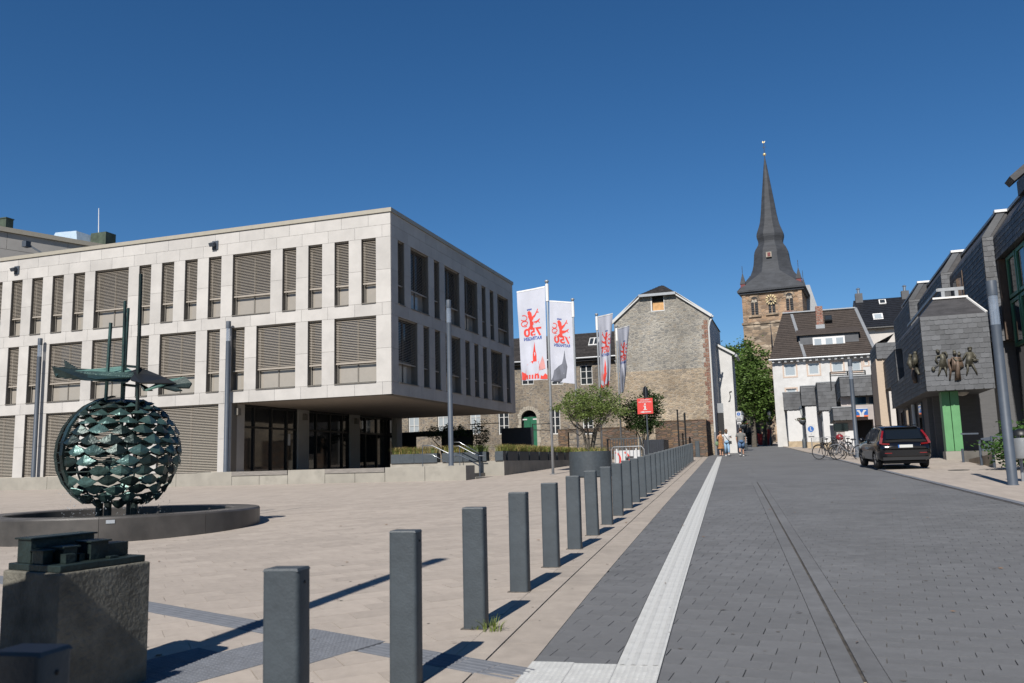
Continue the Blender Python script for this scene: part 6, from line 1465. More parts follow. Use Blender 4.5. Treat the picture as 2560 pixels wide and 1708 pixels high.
# lit brick pier with slate head farther on
Yp = 57.0; px0, px1 = onY(2196, 980, Yp)[0], onY(2222, 980, Yp)[0]
mb = MB(); mb.box(px0,px1,Yp,61.0,-.5,onY(2205,897,Yp)[2]); mb.build('brick_pier', 'tan_brick', slb)
slate_wall(onY(2190,880,Yp)[0], px1+.6, Yp-.12, 61.2, onY(2205,897,Yp)[2]+.003, onY(2205,858,Yp)[2], 260)
mb = MB(); mb.add([(onY(2190,880,Yp)[0],Yp-.1,onY(2205,858,Yp)[2]),(onY(2190,880,Yp)[0],61.2,onY(2205,858,Yp)[2]),(px1+.6,61.2,onY(2215,835,Yp)[2]),(px1+.6,Yp-.1,onY(2215,835,Yp)[2])], [(0,1,2,3)]); mb.build('mansard', 'mansard', slb)
# ---- oriel
YO = 40.0
orl = MB(); orl.box(XO, XR, YO, 46, zor, zot); ob = orl.build('oriel', 'slate_wall', slb)
W_ = XR-XO; Hh = zot-zor
for m2 in slate_face(None, (XO,YO-.003,zor), UX, UZ, -UY, W_, Hh, .215, .36, seed=300, single=1): m2.build('slate', 'slate_wall', ob)
mb = MB(); slate_face(mb, (XO-.003,47.0,zor), -UY, UZ, -UX, 7.0, Hh, .215, .36, seed=301); mb.build('side_slates', 'slate_wall', ob, kind='stuff')
zc = onY(2326, 750, 41.0)[2]
mb = MB(); i = .85; mb.add([(XO,YO,zot+.002),(XR,YO,zot+.002),(XR,54,zot+.002),(XO,54,zot+.002),(XO+.75,YO+1.0,zc),(XR-.55,YO+1.0,zc),(XR-.55,54,zc),(XO+.75,54,zc)], [(0,1,5,4),(1,2,6,5),(3,0,4,7),(4,5,6,7)]); mb.build('oriel_roof', 'mansard', slb)
mb = MB(); mb.bar((XO+.7,YO+.95,zc+.03),(XR-.5,YO+.95,zc+.03),.1,.08); mb.bar((XR-.02,YO-.02,zot+.02),(XR-.56,YO+.97,zc+.02),.07,.07); mb.build('roof_edge', 'white_paint', slb)
mb = MB(); zr_ = zc+.42; mb.bar((XO+.95,YO+1.1,zr_),(XR-.6,YO+1.1,zr_),.09,.14); mb.bar((XO+.95,YO+1.1,zr_),(XO+.95,52,zr_),.09,.12); mb.build('roof_rail', 'zinc', slb)
for x in (XO+1.15, XR-.9):
    mb = MB(); mb.box(x-.07,x+.07,YO+1.06,YO+1.14,zc+.01,zr_-.07); mb.build('rail_post', 'zinc', slb)
# street side behind the oriel: parapet, window niche, next bay
Xs = XO; zwl = onX(2255, 945, Xs)[2]
mb = MB(); mb.box(Xs,Xs+.6,46.01,54,zor,zwl); b_ = mb.build('parapet', 'slate_wall', slb); mb = MB(); slate_face(mb, (Xs-.003,54,zor), -UY, UZ, -UX, 7.0, zwl-zor, .215, .36, seed=310); mb.build('slates', 'slate_wall', b_, kind='stuff')
Yn = 50.2; xn0, xn1 = onY(2238, 880, Yn)[0], onY(2262, 880, Yn)[0]
slate_wall(xn0, xn1+.4, Yn, 58.0, zwl+.002, zot-.15, 320)
mb = MB(); mb.box(Xs+.55,Xs+.6,46.01,Yn-.01,zwl+.002,zot); nw = mb.build('niche_window', 'brown_reveal', slb); mb = MB(); mb.box(Xs+.53,Xs+.548,46.3,Yn-.4,zwl+.15,zot-.2); mb.build('pane', 'dark_glass', nw)
# column, porch lamp, ramp
gc0, gc1 = onY(2359, 1050, 40.7)[0], onY(2402, 1050, 40.7)[0]
col = thing('green_pillar', 'bright green square pillar on a concrete plinth under the oriel', 'pillar', ((gc0+gc1)/2, 40.8, gz(40.8)))
zp_ = onY(2390, 1128, 40.7)[2]; mid = (gc0+gc1)/2
mb = MB(); mb.box(gc0,mid-.02,40.7,41.3,zp_,zor-.005); mb.build('half_post', 'green_column', col, bevel=.01); mb = MB(); mb.box(mid+.0,gc1,40.68,41.3,zp_,zor-.005); mb.build('half_post', 'green_column', col, bevel=.01)
mb = MB(); mb.box(gc0-.05,gc1+.1,40.6,41.4,gz(41)-.3,zp_-.003); mb.build('plinth', 'concrete', col); offset(col)
p = onY(2406, 985, 41.5); pl_ = thing('porch_lamp', 'pale dome lamp under the oriel beside the green pillar', 'lamp', (p[0], 41.5, zor-.2))
mb = MB(); mb.lathe([(.0,-.16),(.16,-.12),(.24,-.04),(.26,.0)], 16, (p[0],41.5,zor-.03)); mb.build('shade', 'cream', pl_, smooth=True); mb = MB(); mb.lathe([(.27,0),(.27,.03),(0,.03)], 16, (p[0],41.5,zor-.03)); mb.build('rim', 'zinc', pl_); offset(pl_)
a, b = onY(2408, 1150, 38), onY(2486, 1150, 33.0)
rw_ = thing('ramp_wall', 'low concrete ramp wall with grey handrails beside the green pillar', 'ramp', (a[0], 38, gz(38)))
zr0 = onY(2440,1127,37)[2]
mb = MB(); mb.prism([(a[0],38.0),(onY(2486,1150,36.0)[0],36.0),(onY(2486,1150,36.0)[0]+4,36.0),(a[0]+4,38.0)], -.9, zr0); mb.build('upper_wall', 'concrete', rw_)
mb = MB(); q0, q1 = onG(2412,1155), onG(2487,1171); mb.add([(q0[0],q0[1],q0[2]-.2),(q1[0],q1[1],q1[2]-.2),(q1[0],q1[1],q1[2]+.48),(q0[0],q0[1],q0[2]+.05),(q0[0],q0[1]+.25,q0[2]-.2),(q1[0],q1[1]+.25,q1[2]-.2),(q1[0],q1[1]+.25,q1[2]+.48),(q0[0],q0[1]+.25,q0[2]+.05)], [(0,1,2,3),(3,2,6,7),(4,5,6,7),(1,5,6,2)]); mb.build('kerb_wall', 'beige_base', rw_)
for (px, yt, yb_) in ((2409,1122,1158),(2455,1100,1166),(2487,1090,1172)):
    g_ = onG(px, yb_); t_ = onY(px-3, yt, g_[1]); mb = MB(); mb.tube([tuple(g_), (g_[0],g_[1],t_[2])], .045, 8); mb.build('rail_post', 'lamp_grey', rw_)
for (x0_, y0_, x1_, y1_, Y_) in ((2402,1085,2446,1084,37.5),(2452,1098,2510,1090,34),(2455,1125,2487,1122,34),(2460,1112,2482,1112,34.2)):
    mb = MB(); mb.bar(onY(x0_,y0_,Y_), onY(x1_,y1_,Y_), .06, .06 if y0_ != 1112 else .45); mb.build('rail', 'lamp_grey', rw_)
offset(rw_)
p = onY(2544, 1027, 43.97); art = thing('wall_mosaic', 'small blue arched picture panel on the brick porch wall', 'panel', (p[0], 43.95, p[2]-.4))
mb = MB(); n = 8; pts = [(-.22,-.4),(.22,-.4),(.22,.05)]+[(.22*math.cos(math.pi*k/n), .05+.34*math.sin(math.pi*k/n)) for k in range(1,n)]+[(-.22,.05)]
mb.extrude([(p[0]+x, 43.94, p[2]+z) for x, z in pts], (0,.05,0)); mb.build('panel', 'sign_blue', art); mb = MB(); mb.ball((p[0],43.94,p[2]), .09, 8, 5, sq=(1,.2,1.3)); mb.build('figure', 'sign_red', art); offset(art)
offset(slb)
# ---- bronze relief figures
def relief(label, plane, figs, loc, grp):
    t = thing('relief_figure', label, 'sculpture', loc, group=grp)
    for nm, mat, parts in figs:
        mb = MB()
        for kind, *a in parts:
            if kind == 'b': mb.ball(plane(a[0], a[1]), a[2]*.72, 10, 7, sq=a[3] if len(a) > 3 else (1,1,1))
            elif kind == 't': mb.tube([plane(x, y, o*.8) for x, y, o in a[0]], [q_*.74 for q_ in a[1]] if isinstance(a[1], list) else a[1]*.8, 8)
            else: 
                q = [plane(x, y, .10) for x, y in a[0]]; mb.extrude(q, np.array(plane(*a[0][0], .0))-np.array(plane(*a[0][0], .10)))
        mb.build(nm, mat, t, smooth=True)
    return offset(t)
Z5 = lambda x, y: (2170+x/5.2256, 700+y/5.2256)
def front_pl(x, y, o=.08): q = onY(*Z5(x, y), YO); return (q[0], YO-o, q[2])
relief('bronze relief figure with raised arms and a bag, leftmost on the oriel front', front_pl, [
 ('head', 'relief_bronze', [('b',912,942,.10),('b',900,925,.08)]),
 ('body', 'relief_bronze', [('p',[(930,975),(985,960),(1010,1020),(1040,1150),(930,1155),(925,1080),(945,1030)]),('t',[(945,990,.1),(895,1000,.12),(880,1050,.12),(910,1090,.1)],.045),('t',[(960,960,.1),(1005,945,.14),(1030,985,.12),(1015,1010,.1)],.045)]),
 ('leg', 'relief_bronze', [('t',[(945,1140,.08),(935,1190,.09),(915,1250,.07)],[.07,.055,.03])]), ('leg', 'relief_bronze', [('t',[(1000,1140,.08),(1015,1190,.09),(1025,1255,.07)],[.07,.055,.03])]),
 ('bag', 'relief_bronze', [('b',850,1165,.11,(1,.7,1.3)),('t',[(920,1105,.1),(870,1145,.1)],.02)])], front_pl(960,1250,0), 'bronze figures on the oriel')
relief('reddish bronze relief pair in a flowing gown at the middle of the oriel', front_pl, [
 ('head', 'relief_bronze', [('b',1128,962,.11),('b',1120,935,.08)]), ('head', 'relief_bronze', [('b',1185,975,.10),('b',1185,950,.06)]),
 ('gown', 'relief_rust', [('p',[(1090,1010),(1210,1010),(1250,1130),(1195,1165),(1215,1300),(1130,1315),(1135,1180),(1095,1190),(1060,1090)]),('t',[(1160,1030,.12),(1170,1150,.14),(1165,1290,.12)],[.09,.12,.13])]),
 ('cloak', 'relief_rust', [('p',[(1040,1035),(1090,1030),(1090,1190),(1075,1300),(1055,1300),(1065,1180),(1040,1120)])]),
 ('arm', 'relief_bronze', [('t',[(1110,1020,.12),(1150,1060,.17),(1215,1050,.15)],.05),('t',[(1130,1120,.1),(1215,1140,.16)],.04)])], front_pl(1150,1300,0), 'bronze figures on the oriel')
relief('bronze relief figure with hat and instrument, rightmost on the oriel front', front_pl, [
 ('head', 'relief_bronze', [('b',1328,915,.10),('b',1325,888,.11,(1.2,1,.45))]),
 ('body', 'relief_bronze', [('p',[(1290,945),(1360,940),(1385,1000),(1360,1050),(1370,1110),(1290,1125),(1265,1120),(1275,1040)]),('t',[(1290,950,.1),(1260,990,.12),(1235,1040,.1)],.045),('t',[(1360,950,.1),(1400,1005,.13),(1380,1030,.13)],.045)]),
 ('leg', 'relief_bronze', [('t',[(1295,1100,.08),(1300,1170,.09),(1285,1245,.07)],[.075,.055,.03])]), ('leg', 'relief_bronze', [('t',[(1355,1100,.08),(1390,1160,.09),(1425,1235,.07)],[.075,.055,.03])]),
 ('instrument', 'relief_bronze', [('b',1395,1050,.10,(1.3,.7,.9)),('t',[(1345,1030,.13),(1440,1050,.13)],.03)])], front_pl(1330,1240,0), 'bronze figures on the oriel')
def side_pl(x, y, o=.08): q = onX(*Z5(x, y), XO); return (XO-o, q[1], q[2])
relief('dark bronze relief group on the shaded side of the oriel', side_pl, [
 ('head', 'relief_bronze', [('b',640,955,.12),('b',575,990,.12)]),
 ('body', 'relief_bronze', [('t',[(645,985,.12),(660,1060,.18),(650,1130,.15),(690,1230,.1)],[.14,.19,.15,.07]),('t',[(575,1010,.12),(590,1080,.18),(600,1160,.14)],[.12,.17,.1])]),
 ('gown', 'relief_rust', [('t',[(630,1150,.12),(640,1250,.16),(655,1335,.14)],[.12,.15,.13])])], side_pl(640,1330,0), 'bronze figures on the oriel')
# ---- nearer dormer corner, shrub and bin at the picture edge
q = onY(2524, 441, 36.5); nb_ = thing('roof_dormer', 'dark dormer roof corner with a hanging downpipe at the right picture edge', 'dormer', (q[0]+1.5, 37.5, zt1+1.05))
mb = MB(); mb.add([(q[0],36.5,q[2]),(q[0]+3,36.5,q[2]+2.4),(q[0]+3,37.4,q[2]+2.4),(q[0],37.4,q[2]),(q[0]+.15,36.5,q[2]-.2),(q[0]+3,36.5,q[2]+2.1),(q[0]+3,37.4,q[2]+2.1),(q[0]+.15,37.4,q[2]-.2)], [(0,1,2,3),(4,5,6,7),(0,1,5,4),(3,0,4,7)]); mb.build('roof', 'mansard', nb_)
mb = MB(); mb.box(q[0]+.9,q[0]+4,36.9,39.4,zt1+.9,q[2]+.55); mb.build('wall', 'slate_wall', nb_)
mb = MB(); mb.tube([(q[0]+.75,36.7,q[2]+.25),(q[0]+.8,36.75,q[2]-.65),(q[0]+1.0,36.85,q[2]-1.0),(q[0]+1.6,36.88,q[2]-1.2)], .085, 8); mb.build('downpipe', 'zinc', nb_, smooth=True)
offset(nb_)
g_ = onG(2535, 1180); cc = np.array((g_[0]+.55, g_[1]+.5, g_[2]+.85))
stemmed_tree('leafy_shrub', 'bright green leafy shrub behind the right lamp post', (cc[0],cc[1],g_[2]), 8, 'leaf_shrub', tuple(cc), (1.0,.9,.80), 110, 34, .13, 41, .14, .3)
p = onY(2549, 1118, 24.2); bn = thing('litter_bin', 'grey cylindrical litter bin at the right picture edge', 'bin', (p[0]+.05, 24.2, gz(24.2)))
mb = MB(); mb.lathe([(0,0),(.19,0),(.20,.02),(.20,.50),(.18,.50),(.18,.1)], 18, (p[0]+.05,24.2,p[2]-.28)); smooth_auto(mb.build('drum', 'zinc', bn)); mb = MB(); mb.lathe([(.21,0),(.2,.10),(.05,.17),(0,.18)], 18, (p[0]+.05,24.2,p[2]+.28)); mb.build('lid', 'black_metal', bn, smooth=True)
mb = MB(); mb.tube([(p[0]+.05,24.45,gz(24.4)),(p[0]+.05,24.45,p[2]+.3)], .04, 8); mb.bar((p[0]+.05,24.2,p[2]),(p[0]+.05,24.45,p[2]),.05,.05); mb.build('post', 'zinc', bn); offset(bn)
# ================================================================== parked cars
M('car_black', (.0035,.004,.006), .16, .0, spec=.35, coat=.5)
M('car_trim', (.010,.010,.011), .55, .05)
M('tail_red', (.13,.006,.008), .2, .05, spec=.6)
M('tyre', (.012,.012,.013), .8, .1)
M('rim', (.20,.20,.21), .35, .05, metal=.7)
M('plate_white', (.42,.42,.40), .5, .02)
glass('car_glass', (.006,.008,.010), .03)
def loft(mb, secs):
    n = len(secs[0]); vs = [p for s_ in secs for p in s_]; fs = []
    for i in range(len(secs)-1):
        for k in range(n-1): fs.append((i*n+k, i*n+k+1, (i+1)*n+k+1, (i+1)*n+k))
    fs += [tuple(range(n)), tuple(range((len(secs)-1)*n, len(secs)*n))]; mb.add(vs, fs, .5); return mb
def make_car(label):
    t = thing('parked_car', label, 'car')
    mb = MB(); secs = []
    for y, w, zl, zb in ((.0,.76,.50,.84),(.05,.86,.42,.94),(.16,.925,.34,1.03),(.5,.95,.27,1.08),(1.0,.95,.25,1.07),(2.0,.95,.25,1.04),(3.2,.95,.25,1.02),(3.8,.945,.26,.99),(4.3,.92,.29,.93),(4.58,.84,.34,.84),(4.70,.66,.42,.70)):
        h = [(0,zl),(.82*w,zl),(.97*w,zl+.10),(w,zl+.28),(w,(zb+.62)/2),(.985*w,zb-.08),(.93*w,zb),(.5*w,zb+.03),(0,zb+.045)]
        secs.append([(-x, y, z) for x, z in h[::-1]][:-1]+[(x, y, z) for x, z in h])
    loft(mb, secs); smooth_auto(mb.build('body', 'car_black', t), 42)
    mb = MB(); secs = []
    for y, wb, wt, zt_ in ((.13,.82,.78,1.12),(.34,.85,.73,1.40),(.55,.87,.70,1.575),(.9,.88,.69,1.635),(1.8,.88,.69,1.66),(2.5,.87,.67,1.625),(3.0,.86,.72,1.38),(3.62,.83,.80,1.05)):
        h = [(wb,1.03),(wb+(wt-wb)*.5,1.03+(zt_-1.03)*.55),(wt,zt_-.03),(wt-.10,zt_),(0,zt_+.02)]
        secs.append([(-x, y, z) for x, z in h]+[(x, y, z) for x, z in h[::-1]][1:])
    loft(mb, secs); cab = mb.build('cabin', 'car_black', t); smooth_auto(cab, 42)
    mb = MB(); mb.add([(-.66,.115,1.13),(.66,.115,1.13),(.60,.475,1.515),(-.60,.475,1.515),(-.62,.29,1.32),(.62,.29,1.32)], [(0,1,5,4),(4,5,2,3)]); mb.v = [(x,y-.03,z+.02) for x, y, z in mb.v]; mb.build('rear_window', 'car_glass', t)
    for s_ in (-1,1):
        for a, b in ((.75,1.45),(1.52,2.42),(2.48,3.05)):
            zt_a, zt_b = np.interp([a,b],[.55,.9,1.8,2.5,3.0,3.62],[1.50,1.56,1.58,1.54,1.31,1.06]); xa = lambda z: np.interp(z,[1.05,1.6],[.885,.715])
            mb = MB(); mb.add([(s_*xa(1.09),a,1.09),(s_*xa(1.09),b,1.09),(s_*xa(zt_b),b,zt_b),(s_*xa(zt_a),a,zt_a)], [(0,1,2,3)]); mb.build('side_window', 'car_glass', t)
        mb = MB(); mb.bar((s_*.70,.40,1.45),(s_*.81,.14,1.18),.07,.09,(0,-1,.6)); mb.bar((s_*.80,.15,1.20),(s_*.87,.075,.97),.09,.08,(0,-1,.3)); mb.bar((s_*.88,.10,.985),(s_*.56,-.003,.96),.05,.06,(0,0,1)); mb.build('tail_light', 'tail_red', t)
        mb = MB(); mb.ball((s_*1.02,2.95,1.12), .13, 10, 6, sq=(.9,.6,.7)); mb.bar((s_*.86,2.95,1.08),(s_*.98,2.95,1.1),.08,.05); mb.build('mirror', 'car_black', t, smooth=True)
        mb = MB(); mb.bar((s_*.62,.75,1.69),(s_*.62,2.5,1.68),.03,.03); mb.build('roof_rail', 'car_trim', t)
        mb = MB(); mb.box(s_*.62-.13,s_*.62+.13,-.006,.05,.60,.63); mb.build('reflector', 'tail_red', t)
        for yw in (.93, 3.72):
            w = MB(); w.lathe([(.22,-.115),(.33,-.115),(.36,-.08),(.36,.08),(.33,.115),(.22,.115)], 28); w.xf(Matrix.Translation((s_*.835,yw,.36)) @ Matrix.Rotation(R_(90),4,'Y')); wo_ = w.build('wheel', 'tyre', t, smooth=True)
            w = MB(); w.lathe([(.0,.06),(.05,.08),(.22,.10),(.235,.07)], 20)
            for k in range(5): w.obox((.13*math.cos(k*1.2566),.13*math.sin(k*1.2566),.10),(.09*math.cos(k*1.2566),.09*math.sin(k*1.2566),0),(-.025*math.sin(k*1.2566),.025*math.cos(k*1.2566),0),(0,0,.012))
            w.xf(Matrix.Translation((s_*.835,yw,.36)) @ Matrix.Rotation(R_(90*s_),4,'Y')); w.build('rim', 'rim', wo_)
            w = MB(); w.lathe([(.37,-.12),(.42,-.12),(.42,.13),(.37,.13)], 20, a0=0, a1=math.pi); w.xf(Matrix.Translation((s_*.845,yw,.34)) @ Matrix.Rotation(R_(90),4,'Y') @ Matrix.Rotation(R_(90),4,'Z')); w.build('wheel_arch', 'car_trim', t)
    mb = MB(); mb.box(-.60,.60,.40,.62,1.585,1.615); mb.build('spoiler', 'car_black', t, bevel=.01)
    mb = MB(); mb.box(-.82,.82,.02,.20,.34,.46); mb.build('bumper_skirt', 'car_trim', t)
    mb = MB(); mb.box(-.26,.26,-.022,-.008,.82,.93); po = mb.build('number_plate', 'plate_white', t); mb = MB(); mb.box(-.262,-.215,-.026,-.021,.82,.93); mb.build('blue_band', 'sign_blue', po)
    mb = MB(); mb.box(-.75,.75,.2,4.5,.20,.30); mb.build('underbody', 'black', t)
    return t
car = make_car('black sport utility car parked on the pavement before the slate building')
car.scale = (.90,.92,.885); car.location = (3.46, 32.35, gz(33.5)+.02); car.rotation_euler = (math.atan(.029), 0, R_(6.2))
c2 = copy_tree(car); c2['label'] = 'dark car just cut by the right picture edge'; X_ = ra(2548)*17.7; c2.location = (X_+1.42, 12.95, gz(15)); c2.rotation_euler = (math.atan(.03), 0, R_(4))

# ================================================================== bicycles
M('bike_dark', (.018,.019,.021), .4, .1, spec=.5)
M('bike_silver', (.28,.28,.29), .35, .05, metal=.6)
M('basket_white', (.34,.34,.33), .6, .05)
M('helmet_red', (.16,.012,.018), .35, .1)
def make_bike(label, mat, basket=False):
    t = thing('bicycle', label, 'bicycle', group='parked bicycles'); rw_ = .34
    for yc in (0, 1.08):
        w = MB(); w.tube([(0, yc+rw_*math.cos(k*math.pi/14), rw_+rw_*math.sin(k*math.pi/14)) for k in range(29)], .021, 6, cap=False); wo_ = w.build('wheel', 'tyre', t, smooth=True)
        w = MB()
        for k in range(14): w.tube([(0,yc,rw_),(0,yc+rw_*.97*math.cos(k*.4488),rw_+rw_*.97*math.sin(k*.4488))], .003, 3)
        w.tube([(-.05,yc,rw_),(.05,yc,rw_)], .025, 8); w.build('spokes', 'bike_silver', wo_)
        w = MB(); w.tube([(0, yc+(rw_+.035)*math.cos(k*math.pi/14), rw_+(rw_+.035)*math.sin(k*math.pi/14)) for k in range(3,12)], .016, 5); w.build('mudguard', mat, t)
    bb = (0,.46,.29); st_ = (0,.33,.80); hd = (0,.90,.83); hb = (0,.93,.66); f = MB()
    for a, b in ((bb,st_),(bb,hb),((0,.36,.68),hd),(bb,(0,0,rw_)),((0,.36,.66),(0,0,rw_)),(hd,(0,1.08,rw_)),(st_,(0,.31,.93)),(hd,(0,.87,1.02))): f.tube([a,b], .019, 7)
    f.build('frame', mat, t)
    f = MB(); f.tube([(-.29,.72,1.04),(-.22,.84,1.06),(0,.87,1.03),(.22,.84,1.06),(.29,.72,1.04)], .014, 7); f.build('handlebar', 'bike_silver', t)
    f = MB(); f.ball((0,.29,.96), .13, 10, 6, sq=(.75,1.05,.35)); f.build('saddle', 'bike_dark', t, smooth=True)
    f = MB(); f.tube([(-.12,.46,.29),(.12,.46,.29)], .02, 6); f.lathe([(.08,-.01),(.09,0),(.08,.01)], 14, (0,0,0)); f.v[-42:] = [(.06+z, .46+x, .29+y) for x, y, z in f.v[-42:]]; f.bar((.12,.46,.29),(.13,.40,.14),.02,.02); f.bar((-.12,.46,.29),(-.13,.52,.44),.02,.02); f.build('crank', 'bike_dark', t)
    f = MB(); f.bar((0,-.22,.74),(0,.28,.74),.12,.02); f.bar((.05,-.15,.73),(.04,0,.36),.012,.012); f.bar((-.05,-.15,.73),(-.04,0,.36),.012,.012); f.build('carrier', mat, t)
    if basket:
        f = MB()
        for k in range(5):
            z = .82+.06*k; w = .15+.012*k; f.tube([(-w,1.0-w*.2,z),(w,1.0-w*.2,z),(w,1.28,z),(-w,1.28,z),(-w,1.0-w*.2,z)], .006, 4)
        for k in range(7):
            x = -.15+.05*k; f.tube([(x,1.28,.82),(x*1.3,1.28,1.07)], .005, 4); f.tube([(x,.97,.82),(x*1.3,.97,1.07)], .005, 4)
        f.build('basket', 'basket_white', t, kind='stuff')
    return t
b1 = make_bike('dark bicycle at the left end of the parked row', 'bike_dark'); b2 = make_bike('bicycle with a white wire basket in the middle of the row', 'bike_dark', True); b3 = make_bike('silver bicycle standing across the row before the lamp', 'bike_silver')
def setbike(b, px, py, rz, lean=.06): g = onG(px, py); b.location = (g[0], g[1], g[2]); b.rotation_euler = (lean, 0, rz)
setbike(b1, 2064, 1142, R_(-28)); setbike(b2, 2100, 1150, R_(62)); setbike(b3, 2150, 1150, R_(75))
b4 = copy_tree(b1); b4['label'] = 'dark bicycle behind the basket bicycle'; setbike(b4, 2086, 1140, R_(-50))
b5 = copy_tree(b1); b5['label'] = 'dark bicycle nearest the car, beside the lamp foot'; setbike(b5, 2128, 1142, R_(20))
g = onG(2103, 1143); hm = thing('helmet_bag', 'dark red bag hung on a bicycle handlebar', 'bag', (g[0], g[1], g[2]+.95)); mb = MB(); mb.ball((g[0],g[1]-.1,g[2]+1.05), .20, 12, 8, sq=(1,.8,.85)); mb.build('bag', 'helmet_red', hm, smooth=True); mb = MB(); mb.tube([(g[0]-.1,g[1],g[2]+1.15),(g[0],g[1],g[2]+1.3),(g[0]+.1,g[1],g[2]+1.15)], .02, 6); mb.build('strap', 'bike_dark', hm); offset(hm)

# ================================================================== people: one skinned body each, clothes as parts
M('skin', (.36,.21,.145), .6, .04)
M('hair_dark', (.05,.03,.018), .6, .2, 20)
M('hair_brown', (.09,.05,.028), .6, .2, 20)
M('shirt_grey', (.125,.125,.12), .9, .1, 6)
M('denim', (.055,.10,.18), .9, .2, 8)
M('jeans_pale', (.17,.27,.38), .9, .12, 6)
M('top_white', (.42,.42,.42), .9, .03)
M('dress_print', (.40,.17,.05), .9, .0, 9, col2=(.06,.05,.035))
M('bag_green', (.10,.15,.085), .8, .1); M('bag_red', (.30,.03,.025), .7, .1); M('shoe_white', (.42,.42,.41), .6, .03); M('sock_dark', (.02,.022,.025), .8, .1)
def skin_body(parent, J, E, Rr, root):
    me = bpy.data.meshes.new('body'); keys = list(J); me.from_pydata([J[k] for k in keys], [(keys.index(a), keys.index(b)) for a, b in E], [])
    o = bpy.data.objects.new('body', me); COL.objects.link(o); o.parent = parent; md = o.modifiers.new('skin', 'SKIN'); md.use_smooth_shade = True
    if not me.skin_vertices: 
        bpy.context.view_layer.objects.active = o
    sv = me.skin_vertices[0].data if me.skin_vertices else None
    if sv:
        for i, k in enumerate(keys): sv[i].radius = (Rr[k], Rr[k]); sv[i].use_root = (k == root)
    s_ = o.modifiers.new('sub', 'SUBSURF'); s_.levels = 1; s_.render_levels = 2; me.materials.append(MT['skin']); return o
def person(label, loc, rz, h, stride, armL, armR, hair, longhair):
    t = thing('person', label, 'person', loc, rz); S = h/1.75
    def p(x, y, z): return (x*S, y*S, z*S)
    a, b = stride
    J = dict(pel=p(0,0,.95), sp=p(0,.01,1.15), ch=p(0,.0,1.35), nk=p(0,.0,1.50), hd0=p(0,.02,1.58), hd=p(0,.03,1.66), hdt=p(0,.02,1.72),
      hl=p(-.09,0,.90), kl=p(-.10,a*.5+.04,.50), al=p(-.10,a,.09+max(0,-a)*.25), tl=p(-.11,a+.17,.04+max(0,-a)*.12), hr=p(.09,0,.90), kr=p(.10,b*.5+.04,.50), ar=p(.10,b,.09+max(0,-b)*.25), tr=p(.11,b+.17,.04+max(0,-b)*.12),
      sl=p(-.19,0,1.42), el=p(*armL[0]), wl=p(*armL[1]), sr=p(.19,0,1.42), er=p(*armR[0]), wr=p(*armR[1]))
    E = [('pel','sp'),('sp','ch'),('ch','nk'),('nk','hd0'),('hd0','hd'),('hd','hdt'),('pel','hl'),('hl','kl'),('kl','al'),('al','tl'),('pel','hr'),('hr','kr'),('kr','ar'),('ar','tr'),('ch','sl'),('sl','el'),('el','wl'),('ch','sr'),('sr','er'),('er','wr')]
    Rr = dict(pel=.135,sp=.12,ch=.14,nk=.055,hd0=.065,hd=.10,hdt=.075,hl=.09,kl=.058,al=.042,tl=.035,hr=.09,kr=.058,ar=.042,tr=.035,sl=.06,el=.042,wl=.030,sr=.06,er=.042,wr=.030)
    for s_, w, e in (('l','wl','el'),('r','wr','er')):
        W = np.array(J[w]); d = W-np.array(J[e]); d = d/np.linalg.norm(d); pm = W+d*.05*S; J['p'+s_] = tuple(pm); E.append((w,'p'+s_)); Rr['p'+s_] = .026
        sx = -1 if s_ == 'l' else 1
        for k, (dx, L_) in enumerate(((-.026,.070),(-.009,.085),(.009,.08),(.026,.065))):
            q = pm+np.array((.0, dx, 0))*S+d*.03*S; q2 = q+d*L_*S+np.array((-sx*.012,.01,0)); J['f%s%d' % (s_,k)] = tuple(q); J['g%s%d' % (s_,k)] = tuple(q2); E += [('p'+s_,'f%s%d' % (s_,k)),('f%s%d' % (s_,k),'g%s%d' % (s_,k))]; Rr['f%s%d' % (s_,k)] = .010; Rr['g%s%d' % (s_,k)] = .007
        q = W+d*.03*S+np.array((-sx*.01,.035,0))*S; J['t'+s_+'0'] = tuple(q); J['t'+s_+'1'] = tuple(q+d*.04*S+np.array((0,.02,0))*S); E += [(w,'t'+s_+'0'),('t'+s_+'0','t'+s_+'1')]; Rr['t'+s_+'0'] = .012; Rr['t'+s_+'1'] = .009
    Rr = {k: v*S for k, v in Rr.items()}
    try: skin_body(t, J, E, Rr, 'pel')
    except Exception:
        mb = MB()
        for x, y in E: mb.tube([J[x], J[y]], [Rr[x], Rr[y]], 8)
        mb.build('body', 'skin', t, smooth=True)
    mb = MB(); mb.ball(p(0,-.012,1.685), .108*S, 14, 9, sq=(.93,1.02,1.05))
    if longhair: mb.tube([p(0,-.05,1.72), p(0,-.085,1.6), p(0,-.08,1.46)], [.09*S,.085*S,.05*S], 10)
    mb.build('hair', hair, t, smooth=True)
    mb = MB(); mb.ball(p(0,.125,1.655), .016*S, 6, 4); 
    for s_ in (-1,1): mb.ball(p(s_*.102,.02,1.65), .022*S, 6, 4, sq=(.5,1,1.3))
    mb.build('face_features', 'skin', t)
    return t, J, S
def tubepart(t, name, mat, pts, rad, n=12): mb = MB(); mb.tube(pts, rad, n); return mb.build(name, mat, t, smooth=True)
def footwear(t, J, S, mat):
    for a_, b_ in (('al','tl'),('ar','tr')): A = np.array(J[a_]); B = np.array(J[b_]); tubepart(t, 'shoe', mat, [A+np.array((0,-.07,-.045))*S, (A+B)/2+np.array((0,0,-.02))*S, B+np.array((0,.04,-.005))*S], [.045*S,.052*S,.032*S], 10)
v3 = lambda x: np.array(x, float)
rzp = R_(4)
